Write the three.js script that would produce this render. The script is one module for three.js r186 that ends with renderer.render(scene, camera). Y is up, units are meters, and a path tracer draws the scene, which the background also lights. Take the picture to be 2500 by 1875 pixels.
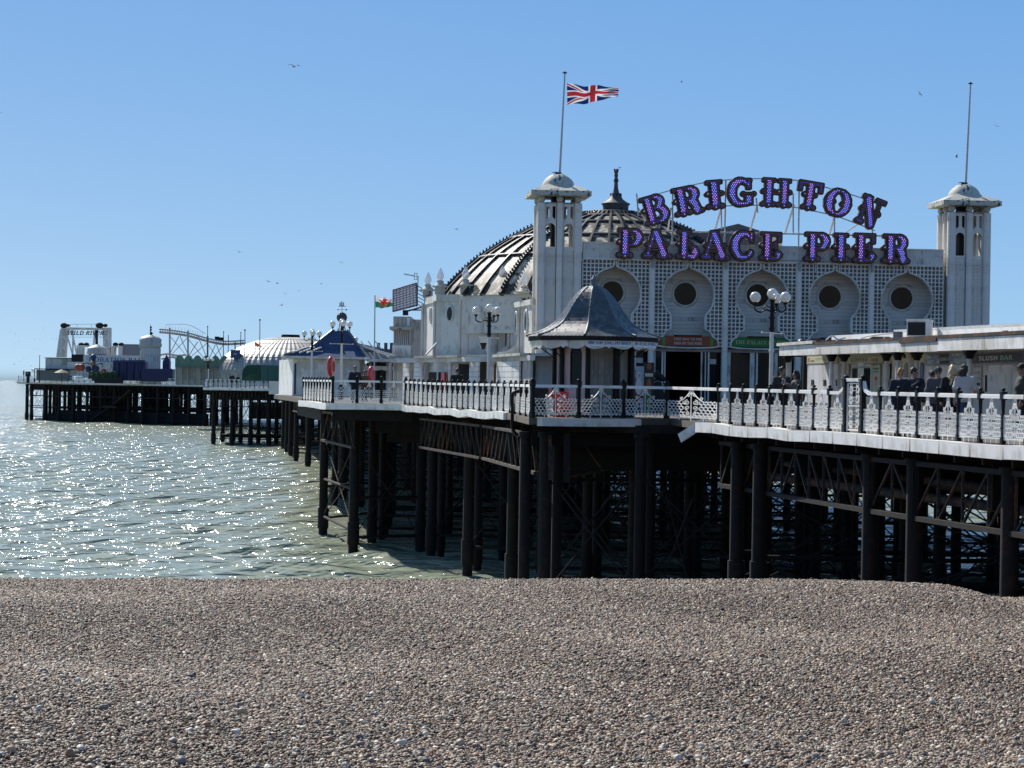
import * as THREE from 'three';
import { mergeGeometries, mergeVertices, toCreasedNormals } from 'three/addons/utils/BufferGeometryUtils.js';

// ---------------------------------------------------------------- camera, sky, sun, exposure
const W = 1024, H = 768;
const scene = new THREE.Scene();
const F = 5560, CX = 1250, CY = 937.5;            // lens in pixels of the 2500 x 1875 photograph
const EYE = 8.0;                                   // metres above the sea
const camera = new THREE.PerspectiveCamera(2 * Math.atan(CY / F) * 180 / Math.PI, W / H, 1, 120000);
camera.position.set(0, EYE, 0);
camera.rotation.order = 'YXZ';
camera.rotation.set(0.0020, 0, 0.0160);
camera.updateMatrixWorld(true);
const renderer = new THREE.WebGLRenderer({ antialias: true });
renderer.setSize(W, H);
renderer.toneMapping = THREE.LinearToneMapping;
renderer.toneMappingExposure = 1.2;
renderer.shadowMap.enabled = true;

const SUN_AZ = -32, SUN_EL = 42;                   // degrees: azimuth from the view axis (left is negative), elevation
const rad = (a) => a * Math.PI / 180;
const sunDir = new THREE.Vector3(Math.sin(rad(SUN_AZ)) * Math.cos(rad(SUN_EL)), Math.sin(rad(SUN_EL)), -Math.cos(rad(SUN_AZ)) * Math.cos(rad(SUN_EL)));
const sun = new THREE.DirectionalLight(new THREE.Color(1.0, 0.945, 0.86), 5.0);
sun.position.copy(sunDir).multiplyScalar(600).add(new THREE.Vector3(0, 0, -90));
sun.target.position.set(0, 4, -90);
sun.castShadow = true;
sun.shadow.radius = 1;
sun.shadow.mapSize.set(4096, 4096);
Object.assign(sun.shadow.camera, { left: -140, right: 140, top: 140, bottom: -140, near: 50, far: 1200 });
scene.add(sun, sun.target);
sun.name = 'sun';

{ // clear spring sky: pale at the horizon, whiter round the sun, deeper blue overhead
  const w = 1024, h = 512, data = new Float32Array(w * h * 4);
  for (let j = 0; j < h; j++) {
    const el = ((j + 0.5) / h - 0.5) * Math.PI, ce = Math.cos(el), se = Math.sin(el), deg = el * 180 / Math.PI;
    for (let i = 0; i < w; i++) {
      const ph = ((i + 0.5) / w - 0.5) * 2 * Math.PI;
      const x = Math.cos(ph) * ce, z = Math.sin(ph) * ce;
      const cs = Math.min(1, Math.max(-1, x * sunDir.x + se * sunDir.y + z * sunDir.z));
      const ang = Math.acos(cs) * 180 / Math.PI;
      const azd = Math.acos(Math.min(1, Math.max(-1, (x * sunDir.x + z * sunDir.z) / (ce * Math.cos(rad(SUN_EL)) + 1e-6)))) * 180 / Math.PI;
      const e = Math.max(0, deg);
      const k = Math.exp(-e / 8.2), deep = 0.3 + 0.7 * Math.exp(-e / 30);
      let r = 0.038 * deep + 0.115 * (1 - deep) + 0.325 * k, g = 0.335 * deep + 0.10 * (1 - deep) + 0.285 * k, b = 0.985 * deep - 0.02 * (1 - deep) - 0.13 * k;
      const gl = Math.exp(-azd / 24) * Math.exp(-e / 5.5);
      r += 0.30 * gl; g += 0.22 * gl; b += 0.09 * gl;
      const au = 0.55 * Math.exp(-ang / 9) + 0.16 * Math.exp(-ang / 26);
      r += au; g += au * 0.97; b += au * 0.92;
      if (deg < -2) { const t = Math.min(1, (-deg - 2) / 5); r = r * (1 - t) + 0.10 * t; g = g * (1 - t) + 0.115 * t; b = b * (1 - t) + 0.105 * t; }
      const o = (j * w + i) * 4; data[o] = r / 1.2; data[o + 1] = g / 1.2; data[o + 2] = b / 1.2; data[o + 3] = 1;
    }
  }
  const t = new THREE.DataTexture(data, w, h, THREE.RGBAFormat, THREE.FloatType);
  t.mapping = THREE.EquirectangularReflectionMapping; t.magFilter = t.minFilter = THREE.LinearFilter; t.wrapS = THREE.RepeatWrapping; t.needsUpdate = true;
  scene.background = t; scene.environment = t;
}

// ---------------------------------------------------------------- helpers
let seed = 12345;
const rnd = () => { seed = (seed * 1664525 + 1013904223) >>> 0; return seed / 4294967296; };
const rr = (a, b) => a + (b - a) * rnd();
const V = (x, y, z) => new THREE.Vector3(x, y, z);
const lerp = (a, b, t) => a + (b - a) * t, clamp = (x, a, b) => Math.min(b, Math.max(a, x)), sst = (a, b, x) => { const t = clamp((x - a) / (b - a), 0, 1); return t * t * (3 - 2 * t); };
// a place seen at pixel (px, py) of the photograph, d metres away along the view axis
const at = (px, py, d) => V((px - CX) / F * d, (CY - py) / F * d, -d).applyQuaternion(camera.quaternion).add(camera.position);
const onY = (px, y, d) => { const a = at(px, 0, d).y, b = at(px, 1000, d).y; return at(px, (y - a) / (b - a) * 1000, d); };
const table = (t, x) => { let i = 0; while (i < t.length - 2 && x > t[i + 1][0]) i++; const [a, p] = t[i], [b, q] = t[i + 1]; return lerp(p, q, clamp((x - a) / (b - a), 0, 1)); };
const DECK = [[33, -1.12], [49, -1.06], [60, -1.02], [76, -0.95], [100, -0.90], [107, -0.83], [155, -0.72], [250, -0.60], [410, -0.26], [480, -0.20]];
const deckY = (d) => EYE + table(DECK, d);
const onDeck = (px, d) => onY(px, deckY(d), d);

const names = {};
const numbered = (n) => { const k = names[n] = (names[n] ?? -1) + 1; return k ? `${n}_${String(k).padStart(3, '0')}` : n; };
function tag(o, label, category, group) { o.userData.label = label; o.userData.category = category; if (group) o.userData.group = group; return o; }
function thing(name, label, category, pos = V(0, 0, 0), turn = 0, group) {
  const o = new THREE.Group(); o.name = numbered(name); o.position.copy(pos); o.rotation.y = turn; scene.add(o); o.updateMatrixWorld(true);
  return tag(o, label, category, group);
}
function mark(o) { o.traverse((m) => { if (m.isMesh) { m.castShadow = true; m.receiveShadow = true; } }); return o; }
function copyOf(root, label, pos, turn, group) {
  const c = root.clone(); c.userData = { ...root.userData }; c.name = numbered(root.name.replace(/_\d{3}$/, '')); scene.add(c);
  if (pos) c.position.copy(pos); if (turn !== undefined) c.rotation.y = turn; if (label) c.userData.label = label; if (group) c.userData.group = group; c.updateMatrixWorld(true);
  return c;
}
// uv in metres, by the axis that each face points along
function metric(g, s = 1) {
  const n = g.index ? g.toNonIndexed() : g, p = n.attributes.position, uv = new Float32Array(p.count * 2);
  const a = V(), b = V(), c = V();
  for (let i = 0; i < p.count; i += 3) {
    a.fromBufferAttribute(p, i); b.fromBufferAttribute(p, i + 1).sub(a); c.fromBufferAttribute(p, i + 2).sub(a); b.cross(c);
    const x = Math.abs(b.x), y = Math.abs(b.y), z = Math.abs(b.z);
    for (let k = 0; k < 3; k++) {
      const X = p.getX(i + k), Y = p.getY(i + k), Z = p.getZ(i + k), o = (i + k) * 2;
      if (y >= x && y >= z) { uv[o] = X * s; uv[o + 1] = Z * s; } else if (x >= z) { uv[o] = Z * s; uv[o + 1] = Y * s; } else { uv[o] = X * s; uv[o + 1] = Y * s; }
    }
  }
  n.setAttribute('uv', new THREE.BufferAttribute(uv, 2));
  return n;
}
const strip = (g) => { const n = g.index ? g.toNonIndexed() : g; for (const k of Object.keys(n.attributes)) if (!['position', 'normal', 'uv'].includes(k)) n.deleteAttribute(k); if (!n.attributes.normal) n.computeVertexNormals(); if (!n.attributes.uv) n.setAttribute('uv', new THREE.BufferAttribute(new Float32Array(n.attributes.position.count * 2), 2)); return n; };
const merge = (list) => { list = list.flat(9).filter(Boolean).map(strip); return list.length === 1 ? list[0] : mergeGeometries(list); };
function mesh(name, geoms, mat, parent = scene, keepUV = false) {
  let g = Array.isArray(geoms) ? merge(geoms) : geoms;
  if (!keepUV) g = metric(g);
  const m = new THREE.Mesh(g, mat); m.name = parent === scene ? numbered(name) : name; m.castShadow = m.receiveShadow = true; parent.add(m);
  return m;
}
function struct(name, geoms, mat, keepUV) { const m = mesh(name, geoms, mat, scene, keepUV); m.userData.kind = 'structure'; return m; }
const put = (g, x = 0, y = 0, z = 0, ry = 0, rx = 0, rz = 0) => { if (rz) g.rotateZ(rz); if (rx) g.rotateX(rx); if (ry) g.rotateY(ry); return g.translate(x, y, z); };
const box = (w, h, d, x = 0, y = 0, z = 0, ry = 0, rx = 0, rz = 0) => put(new THREE.BoxGeometry(w, h, d), x, y, z, ry, rx, rz);
// box given by its corners
const block = (x0, x1, y0, y1, z0, z1) => box(Math.abs(x1 - x0), Math.abs(y1 - y0), Math.abs(z1 - z0), (x0 + x1) / 2, (y0 + y1) / 2, (z0 + z1) / 2);
const cyl = (r0, r1, h, x = 0, y = 0, z = 0, seg = 12) => put(new THREE.CylinderGeometry(r1, r0, h, seg), x, y + h / 2, z);
const ball = (r, x = 0, y = 0, z = 0, s = 12, sy = 1) => { const g = new THREE.SphereGeometry(r, s, Math.max(6, Math.round(s * 0.7))); g.scale(1, sy, 1); return g.translate(x, y, z); };
const lathe = (pts, seg = 16, x = 0, y = 0, z = 0) => new THREE.LatheGeometry(pts.map(([r, h]) => new THREE.Vector2(Math.max(r, 1e-4), h)), seg).translate(x, y, z);
function bar(p, q, w = 0.1, h = w) { // square bar between two points
  const d = q.clone().sub(p), L = d.length(), g = new THREE.BoxGeometry(w, h, L);
  const z = d.normalize(), up = Math.abs(z.y) > 0.99 ? V(1, 0, 0) : V(0, 1, 0), x = up.clone().cross(z).normalize(), y = z.clone().cross(x);
  const m = new THREE.Matrix4().makeBasis(x, y, z); m.setPosition(p.clone().add(q).multiplyScalar(0.5));
  return g.applyMatrix4(m);
}
function rod(p, q, r0 = 0.05, r1 = r0, seg = 8) { // round bar between two points
  const d = q.clone().sub(p), L = d.length(), g = new THREE.CylinderGeometry(r1, r0, L, seg);
  const m = new THREE.Matrix4().makeRotationFromQuaternion(new THREE.Quaternion().setFromUnitVectors(V(0, 1, 0), d.normalize())); m.setPosition(p.clone().add(q).multiplyScalar(0.5));
  return g.applyMatrix4(m);
}
const tube = (pts, r, n = 24, s = 6, closed = false) => new THREE.TubeGeometry(new THREE.CatmullRomCurve3(pts, closed), n, r, s, closed);
function plate(pts, depth, holes = [], bevel = 0) { // extruded outline, front face at z = depth
  const s = pts.isShape ? pts : new THREE.Shape(pts.map((p) => new THREE.Vector2(p[0], p[1])));
  for (const h of holes) s.holes.push(new THREE.Path(h.map((p) => new THREE.Vector2(p[0], p[1]))));
  return new THREE.ExtrudeGeometry(s, { depth, bevelEnabled: bevel > 0, bevelThickness: bevel, bevelSize: bevel, bevelSegments: 1, curveSegments: 10 });
}
// pixel -> local coordinates on the plane z = zl of a group
function loc(group, px, py, zl = 0) {
  const inv = group.matrixWorld.clone().invert(), o = camera.position.clone().applyMatrix4(inv), p = at(px, py, 100).applyMatrix4(inv), d = p.sub(o);
  return o.addScaledVector(d, (zl - o.z) / d.z);
}

// ---------------------------------------------------------------- value noise and procedural textures
function hash(x, y, s) { let n = Math.imul(x, 374761393) ^ Math.imul(y, 668265263) ^ Math.imul(s, 1274126177); n = Math.imul(n ^ (n >>> 13), 1274126177); return ((n ^ (n >>> 16)) >>> 0) / 4294967296; }
function vnoise(x, y, per, s) { // periodic value noise
  const xi = Math.floor(x), yi = Math.floor(y), fx = x - xi, fy = y - yi, u = fx * fx * (3 - 2 * fx), v = fy * fy * (3 - 2 * fy), m = (a) => ((a % per) + per) % per;
  return lerp(lerp(hash(m(xi), m(yi), s), hash(m(xi + 1), m(yi), s), u), lerp(hash(m(xi), m(yi + 1), s), hash(m(xi + 1), m(yi + 1), s), u), v);
}
function fbm(u, v, per, oct, s) { let a = 0, w = 0.5, t = 0; for (let o = 0; o < oct; o++) { a += w * vnoise(u * per, v * per, per, s + o); t += w; w *= 0.55; per *= 2; } return a / t; }
function texture(n, metres, f, srgb = true) { // f(u, v) -> [r, g, b] 0..1
  const d = new Uint8Array(n * n * 4);
  for (let j = 0; j < n; j++) for (let i = 0; i < n; i++) { const c = f(i / n, j / n), o = (j * n + i) * 4; d[o] = clamp(c[0], 0, 1) * 255; d[o + 1] = clamp(c[1], 0, 1) * 255; d[o + 2] = clamp(c[2], 0, 1) * 255; d[o + 3] = 255; }
  const t = new THREE.DataTexture(d, n, n); t.wrapS = t.wrapT = THREE.RepeatWrapping; t.magFilter = THREE.LinearFilter; t.minFilter = THREE.LinearMipmapLinearFilter; t.generateMipmaps = true;
  t.repeat.set(1 / metres, 1 / metres); if (srgb) t.colorSpace = THREE.SRGBColorSpace; t.needsUpdate = true; return t;
}
const lin = (hex) => new THREE.Color(hex);
const std = (color, roughness = 0.6, o = {}) => new THREE.MeshStandardMaterial({ color: Array.isArray(color) ? new THREE.Color(...color) : new THREE.Color(color), roughness, ...o });
const phys = (color, roughness = 0.3, o = {}) => new THREE.MeshPhysicalMaterial({ color: Array.isArray(color) ? new THREE.Color(...color) : new THREE.Color(color), roughness, ...o });

const grimeTex = (s, streak, spots, metres = 3) => texture(512, metres, (u, v) => { // patches, drips and specks on old paint
  const n = fbm(u, v, 6, 5, s), st = fbm(u * 1.0, v * 0.12, 24, 3, s + 9), sp = vnoise(u * 96, v * 96, 96, s + 20);
  let k = 1 - 0.10 * sst(0.45, 0.75, n) - streak * sst(0.52, 0.78, st) * sst(0.35, 0.6, n); if (sp > 1 - spots) k -= 0.25;
  const w = 0.03 * sst(0.5, 0.8, n); return [k, k - w * 0.4, k - w * 1.4];
});
const T = {
  paint: grimeTex(3, 0.05, 0.004), stained: grimeTex(41, 0.20, 0.010, 2.2),
  lichen: texture(512, 1.6, (u, v) => { const n = fbm(u, v, 8, 6, 71), m = fbm(u, v, 22, 4, 90); const k = 1 - 0.72 * sst(0.56, 0.66, n) * sst(0.35, 0.6, m) - 0.15 * m; return [k, k * 1.0, k * 0.96]; }),
  rust: texture(512, 2.0, (u, v) => { const n = fbm(u, v, 7, 6, 11), m = fbm(u, v, 30, 3, 17), r = sst(0.5, 0.68, n), k = 0.45 + 0.5 * m; return [k * lerp(0.5, 1, r), k * lerp(0.5, 0.72, r), k * lerp(0.52, 0.55, r)]; }),
  slate: texture(512, 1.2, (u, v) => { const n = fbm(u, v, 9, 5, 31), m = vnoise(u * 40, v * 40, 40, 8); const k = 0.7 + 0.3 * n + (m > 0.86 ? 0.2 : 0); return [k, k, k]; }),
  wood: texture(512, 1.5, (u, v) => { const g = fbm(u * 6, v * 0.4, 12, 4, 51), n = fbm(u, v, 5, 4, 3); const k = 0.62 + 0.28 * g + 0.16 * n; return [k, k * 0.98, k * 0.93]; }),
  dome: texture(512, 2.4, (u, v) => { const n = fbm(u, v, 7, 6, 61), m = fbm(u, v, 26, 4, 66); const k = 1 - 0.62 * sst(0.42, 0.62, n) - 0.35 * sst(0.5, 0.75, m); return [k, k * 0.975, k * 0.92]; }),
};
const M = {
  white: std([0.71, 0.685, 0.63], 0.5, { map: T.paint }),
  whiteB: std([0.64, 0.615, 0.565], 0.55, { map: T.stained }),
  fresh: std([0.87, 0.855, 0.815], 0.45, { map: T.paint }),
  grey: std([0.34, 0.335, 0.32], 0.6, { map: T.paint }),
  board: std([0.48, 0.46, 0.425], 0.55, { map: T.stained }),
  cap: std([0.56, 0.555, 0.53], 0.7, { map: T.lichen }),
  black: phys([0.008, 0.008, 0.009], 0.5, { specularIntensity: 0.45 }),
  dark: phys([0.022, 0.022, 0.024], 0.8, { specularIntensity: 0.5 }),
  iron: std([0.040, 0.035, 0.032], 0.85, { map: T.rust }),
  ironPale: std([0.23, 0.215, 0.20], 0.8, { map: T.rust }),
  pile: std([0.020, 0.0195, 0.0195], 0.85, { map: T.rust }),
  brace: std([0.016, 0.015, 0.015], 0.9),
  deck: std([0.16, 0.145, 0.125], 0.85, { map: T.wood }),
  slate: std([0.10, 0.112, 0.13], 0.42, { map: T.slate }),
  lead: std([0.17, 0.185, 0.205], 0.45, { map: T.slate }),
  domePane: std([0.46, 0.435, 0.385], 0.6, { map: T.dome }),
  rib: std([0.022, 0.022, 0.026], 0.55),
  glass: phys([0.012, 0.018, 0.018], 0.06, { ior: 1.5, specularIntensity: 0.3 }),
  screen: std([0.235, 0.228, 0.215], 0.7, { map: T.paint }),
  pole: std([0.50, 0.50, 0.50], 0.5),
  steel: std([0.55, 0.56, 0.57], 0.45),
  red: phys([0.55, 0.02, 0.025], 0.35, { clearcoat: 0.5 }),
};

// ---------------------------------------------------------------- the sea
const waves = [];
for (let i = 0; i < 42; i++) {
  const t = i / 41, L = 0.9 * Math.pow(16, t), th = Math.PI / 2 + (rnd() + rnd() + rnd() - 1.5) * 1.15 + 0.10, k = 2 * Math.PI / L;
  waves.push([k * Math.cos(th), k * Math.sin(th), rnd() * 6.283, 0.0066 * L * rr(0.6, 1.3) * (L > 6 ? 0.85 : 1), L]);
}
function seaHeight(x, z, spacing) {
  let h = 0;
  for (const [kx, kz, p, a, L] of waves) { const f = clamp((L / spacing - 2.2) / 2, 0, 1); if (f <= 0) continue; const s = Math.sin(kx * x + kz * z + p); h += f * a * (s + 0.35 * (s * s - 0.5)); }
  return h;
}
const ripple = (() => { // unit tile of small wavelets, as slopes
  const n = 1024, m = 12, comps = [];
  for (let i = 0; i < 70; i++) { const L = 0.14 * Math.pow(16, rnd()), th = Math.PI / 2 + (rnd() + rnd() - 1) * 1.5, kx = Math.round(m / L * Math.cos(th)), kz = Math.round(m / L * Math.sin(th)), k = Math.hypot(kx, kz) * 2 * Math.PI / m; comps.push([kx, kz, rnd() * 6.283, 0.077 / k]); }
  const sx = new Float32Array(n * n), sz = new Float32Array(n * n);
  for (const [kx, kz, p, a] of comps) {
    const cu = new Float32Array(n), su = new Float32Array(n);
    for (let i = 0; i < n; i++) { cu[i] = Math.cos(2 * Math.PI * kx * i / n + p); su[i] = Math.sin(2 * Math.PI * kx * i / n + p); }
    for (let j = 0; j < n; j++) { const c = Math.cos(2 * Math.PI * kz * j / n), s = Math.sin(2 * Math.PI * kz * j / n), o = j * n; for (let i = 0; i < n; i++) { const d = a * 2 * Math.PI / m * (cu[i] * c - su[i] * s); sx[o + i] += d * kx; sz[o + i] += d * kz; } }
  }
  const d = new Uint8Array(n * n * 4);
  for (let i = 0; i < n * n; i++) { const x = -sx[i], y = -sz[i], l = 1 / Math.hypot(x, y, 1); d[i * 4] = 127.5 + 127.5 * x * l; d[i * 4 + 1] = 127.5 + 127.5 * y * l; d[i * 4 + 2] = 127.5 + 127.5 * l; d[i * 4 + 3] = 255; }
  const t = new THREE.DataTexture(d, n, n); t.wrapS = t.wrapT = THREE.RepeatWrapping; t.magFilter = THREE.LinearFilter; t.repeat.set(1 / m, 1 / m); t.needsUpdate = true; return t;
})();
{
  const A = [], D = [];
  for (let a = -180; a < -16; a += 8) A.push(a); for (let i = 0; i <= 560; i++) A.push(-16 + 32 * i / 560); for (let a = 24; a <= 180; a += 8) A.push(a); if (A[A.length - 1] < 180) A.push(180);
  for (let d = 20; d < 70; d += 12) D.push(d); for (let d = 74; d < 320; d *= 1.0040) D.push(d); for (let d = 322; d < 2500; d *= 1.0062) D.push(d); for (let d = 2520; d < 60000; d *= 1.16) D.push(d); D.push(90000);
  const na = A.length, nd = D.length, pos = new Float32Array(na * nd * 3), uv = new Float32Array(na * nd * 2), idx = new Uint32Array((na - 1) * (nd - 1) * 6);
  for (let j = 0; j < nd; j++) for (let i = 0; i < na; i++) {
    const a = rad(A[i]), d = D[j], x = Math.sin(a) * d, z = -Math.cos(a) * d, o = j * na + i, sp = (j && D[j] - D[j - 1]) || 12;
    const fine = Math.abs(A[i]) <= 16 && d > 72 && d < 2500;
    pos[o * 3] = x; pos[o * 3 + 1] = fine ? seaHeight(x, z, sp * 1.05) : 0; pos[o * 3 + 2] = z; uv[o * 2] = x; uv[o * 2 + 1] = -z;
  }
  let q = 0;
  for (let j = 0; j < nd - 1; j++) for (let i = 0; i < na - 1; i++) { const a = j * na + i, b = a + 1, c = a + na, e = c + 1; idx[q++] = a; idx[q++] = b; idx[q++] = c; idx[q++] = b; idx[q++] = e; idx[q++] = c; }
  const g = new THREE.BufferGeometry(); g.setAttribute('position', new THREE.BufferAttribute(pos, 3)); g.setAttribute('uv', new THREE.BufferAttribute(uv, 2)); g.setIndex(new THREE.BufferAttribute(idx, 1)); g.computeVertexNormals();
  const water = phys([0.30, 0.335, 0.255], 0.155, { ior: 1.333, normalMap: ripple, normalScale: new THREE.Vector2(1, 1) });
  const m = struct('sea', g, water, true); m.userData.label = 'grey green choppy sea with sun glitter reaching the horizon'; m.castShadow = false;
}

// ---------------------------------------------------------------- the shingle beach
const crestD = (x) => 34 - 1.8 * sst(5.2, 8.5, x);
function beachY(x, d) {
  const c = crestD(x), right = sst(4.4, 7.4, x), k = sst(24, 33, d);
  const top = EYE - 2.42 - 0.026 * (Math.min(d, c) - 14) + (0.10 * sst(-8, 1, x) + 0.03 * sst(1, 6, x) - 0.26 * sst(6.3, 7.7, x)) * k;
  const und = 0.05 * Math.sin(d * 0.55 + 0.25 * x + 0.6 * Math.sin(x * 0.5)) + 0.030 * Math.sin(x * 0.9 + d * 0.33) + 0.035 * Math.sin(x * 0.37 - d * 0.61 + 1.3) + 0.02 * Math.sin(x * 1.9 + d * 1.1);
  let y = top + und * sst(10, 16, d) * (1 - 0.75 * sst(28, 33, d));
  if (d > c) { const e = d - c, run = lerp(15, 45, right); y -= lerp(0.115, 0.0785, right) * Math.min(e, run) + 0.14 * Math.max(0, e - run); }
  return y;
}
{
  const xs = [], ds = []; for (let x = -70; x < -16; x += 3) xs.push(x); for (let x = -16; x <= 16; x += 0.2) xs.push(x); for (let x = 18; x <= 90; x += 3) xs.push(x);
  for (let d = -30; d < 12; d += 2) ds.push(d); for (let d = 12; d <= 38; d += 0.2) ds.push(d); for (let d = 39; d <= 110; d += 1.5) ds.push(d);
  const pos = [], idx = []; for (const d of ds) for (const x of xs) pos.push(x, beachY(x, d) - 0.006, -d);
  const n = xs.length; for (let j = 0; j < ds.length - 1; j++) for (let i = 0; i < n - 1; i++) { const a = j * n + i; idx.push(a, a + 1, a + n, a + 1, a + n + 1, a + n); }
  const g = new THREE.BufferGeometry(); g.setAttribute('position', new THREE.Float32BufferAttribute(pos, 3)); g.setIndex(idx); g.computeVertexNormals();
  const uv = []; for (let i = 0; i < pos.length; i += 3) uv.push(pos[i], pos[i + 2]); g.setAttribute('uv', new THREE.Float32BufferAttribute(uv, 2));
  const cell = (u, v, per, s) => { let best = 9, id = 0; const x = u * per, y = v * per, xi = Math.floor(x), yi = Math.floor(y), m = (a) => ((a % per) + per) % per; for (let b = -1; b < 2; b++) for (let a = -1; a < 2; a++) { const hx = hash(m(xi + a), m(yi + b), s), hy = hash(m(xi + a), m(yi + b), s + 1), d = Math.hypot(xi + a + hx - x, yi + b + hy - y); if (d < best) { best = d; id = hash(m(xi + a), m(yi + b), s + 2); } } return [best, id]; };
  const map = texture(1024, 1.6, (u, v) => { const [b, id] = cell(u, v, 60, 5), k = 0.35 + 0.5 * id; return [k, k * 0.93, k * 0.86]; });
  const bump = texture(1024, 1.6, (u, v) => { const [b] = cell(u, v, 60, 5), k = Math.sqrt(Math.max(0, 1 - b * b * 1.4)); return [k, k, k]; }, false);
  const m = struct('beach', g, std([0.17, 0.16, 0.15], 0.8, { map, bumpMap: bump, bumpScale: 0.012 }), true);
  m.userData.label = 'brown grey shingle bank in front of the sea and the pier';

  // the pebbles themselves
  const pebble = (s) => { const g = new THREE.IcosahedronGeometry(1, 1), p = g.attributes.position, f = [0, 1, 2, 3, 4, 5].map((i) => hash(i, s, 77)); for (let i = 0; i < p.count; i++) { const x = p.getX(i), y = p.getY(i), z = p.getZ(i), k = 1 + 0.22 * Math.sin(2.3 * x + 5 * f[0]) * Math.cos(1.9 * z + 6 * f[1]) + 0.14 * Math.sin(3.1 * y + 4 * x + 6 * f[2]); p.setXYZ(i, x * k, y * k * (0.60 + 0.22 * f[3]), z * k * (0.72 + 0.25 * f[4])); } g.deleteAttribute('normal'); g.deleteAttribute('uv'); const w = mergeVertices(g, 1e-4); w.computeVertexNormals(); return w; };
  const shapes = [1, 2, 3, 4].map(pebble), mat = std([1, 1, 1], 0.62);
  const shingle = new THREE.Group(); shingle.name = 'shingle'; shingle.userData.kind = 'stuff'; shingle.userData.label = 'loose small brown, grey and cream pebbles covering the whole beach'; scene.add(shingle);
  const tone = (r) => { const k = rnd(); if (k < 0.10) return [0.70, 0.58, 0.43]; if (k < 0.22) return [0.42, 0.31, 0.205]; if (k < 0.5) return [0.245, 0.16, 0.098]; if (k < 0.62) return [0.27, 0.14, 0.075]; if (k < 0.86) return [0.165, 0.118, 0.086]; return [0.05, 0.037, 0.03]; };
  const o = new THREE.Object3D(), C = new THREE.Color(), list = [[], [], [], []];
  const place = (x, d, r, i, C3, lift) => { o.position.set(x, beachY(x, d) + r * lift, -d); o.rotation.set(rr(-0.7, 0.7), rr(0, 6.283), rr(-0.7, 0.7)); o.scale.set(r * rr(0.8, 1.25), r * rr(0.8, 1.2), r * rr(0.8, 1.2)); o.updateMatrix(); return o.matrix; };
  const dens = 2050, inst = shapes.map((s, i) => []);
  for (let d = 12.8; d < 36; d += 0.1) {
    const wL = 0.228 * d + 0.35, nrow = Math.round(dens * 0.1 * 2 * wL);
    for (let k = 0; k < nrow; k++) { const x = rr(-wL, wL + (d > 30 ? 1 : 0)), dd = d + rr(0, 0.1); const r = 0.0098 * Math.exp(0.38 * (rnd() + rnd() + rnd() - 1.5) * 2) ; inst[Math.floor(rnd() * 4)].push([x, dd, r]); }
  }
  for (let d = 36; d < 66; d += 0.25) { const n = Math.round(260 * 0.25 * 8); for (let k = 0; k < n; k++) inst[Math.floor(rnd() * 4)].push([0.19 * d + rr(-1.5, 3), d + rr(0, 0.25), rr(0.014, 0.026)]); }
  shapes.forEach((s, i) => {
    const im = new THREE.InstancedMesh(s, mat, inst[i].length); im.name = 'pebbles'; im.castShadow = im.receiveShadow = true;
    inst[i].forEach(([x, d, r], k) => { im.setMatrixAt(k, place(x, d, r, i, null, rr(-0.4, 0.55))); const t = tone(), v = rr(0.8, 1.2); im.setColorAt(k, C.setRGB(t[0] * v, t[1] * v, t[2] * v)); });
    shingle.add(im);
  });
  const tints = [[0.50, 0.48, 0.43], [0.42, 0.31, 0.205], [0.10, 0.10, 0.11], [0.24, 0.15, 0.10], [0.20, 0.19, 0.18]].map((c) => std(c, 0.6));
  for (let k = 0; k < 260; k++) { // the larger stones that stand out one by one
    const d = 12.9 + 9 * rnd() * rnd(), x = rr(-0.235 * d, 0.235 * d), r = rr(0.019, 0.036), p = new THREE.Mesh(shapes[k % 4], tints[Math.floor(rnd() * 5)]);
    place(x, d, r, 0, null, 0.5); p.position.copy(o.position); p.rotation.copy(o.rotation); p.scale.copy(o.scale); p.name = 'pebble'; p.castShadow = p.receiveShadow = true; m.add(p);
  }
  const p0 = onY(889, 0, 14); const dd = 13.85, w = at(889, 1871, dd);
  const wrap = thing('wrapper', 'scrap of bright purple wrapper lying among the pebbles', 'litter', V(w.x, beachY(w.x, dd) + 0.012, -dd));
  mesh('foil', [tube([V(-0.022, 0.002, 0), V(-0.012, 0.02, 0.006), V(0.004, 0.016, -0.004), V(0.018, 0.022, 0.004), V(0.026, 0.003, 0)], 0.008, 14, 6)], std([0.40, 0.06, 0.42], 0.35), wrap);
}

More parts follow.
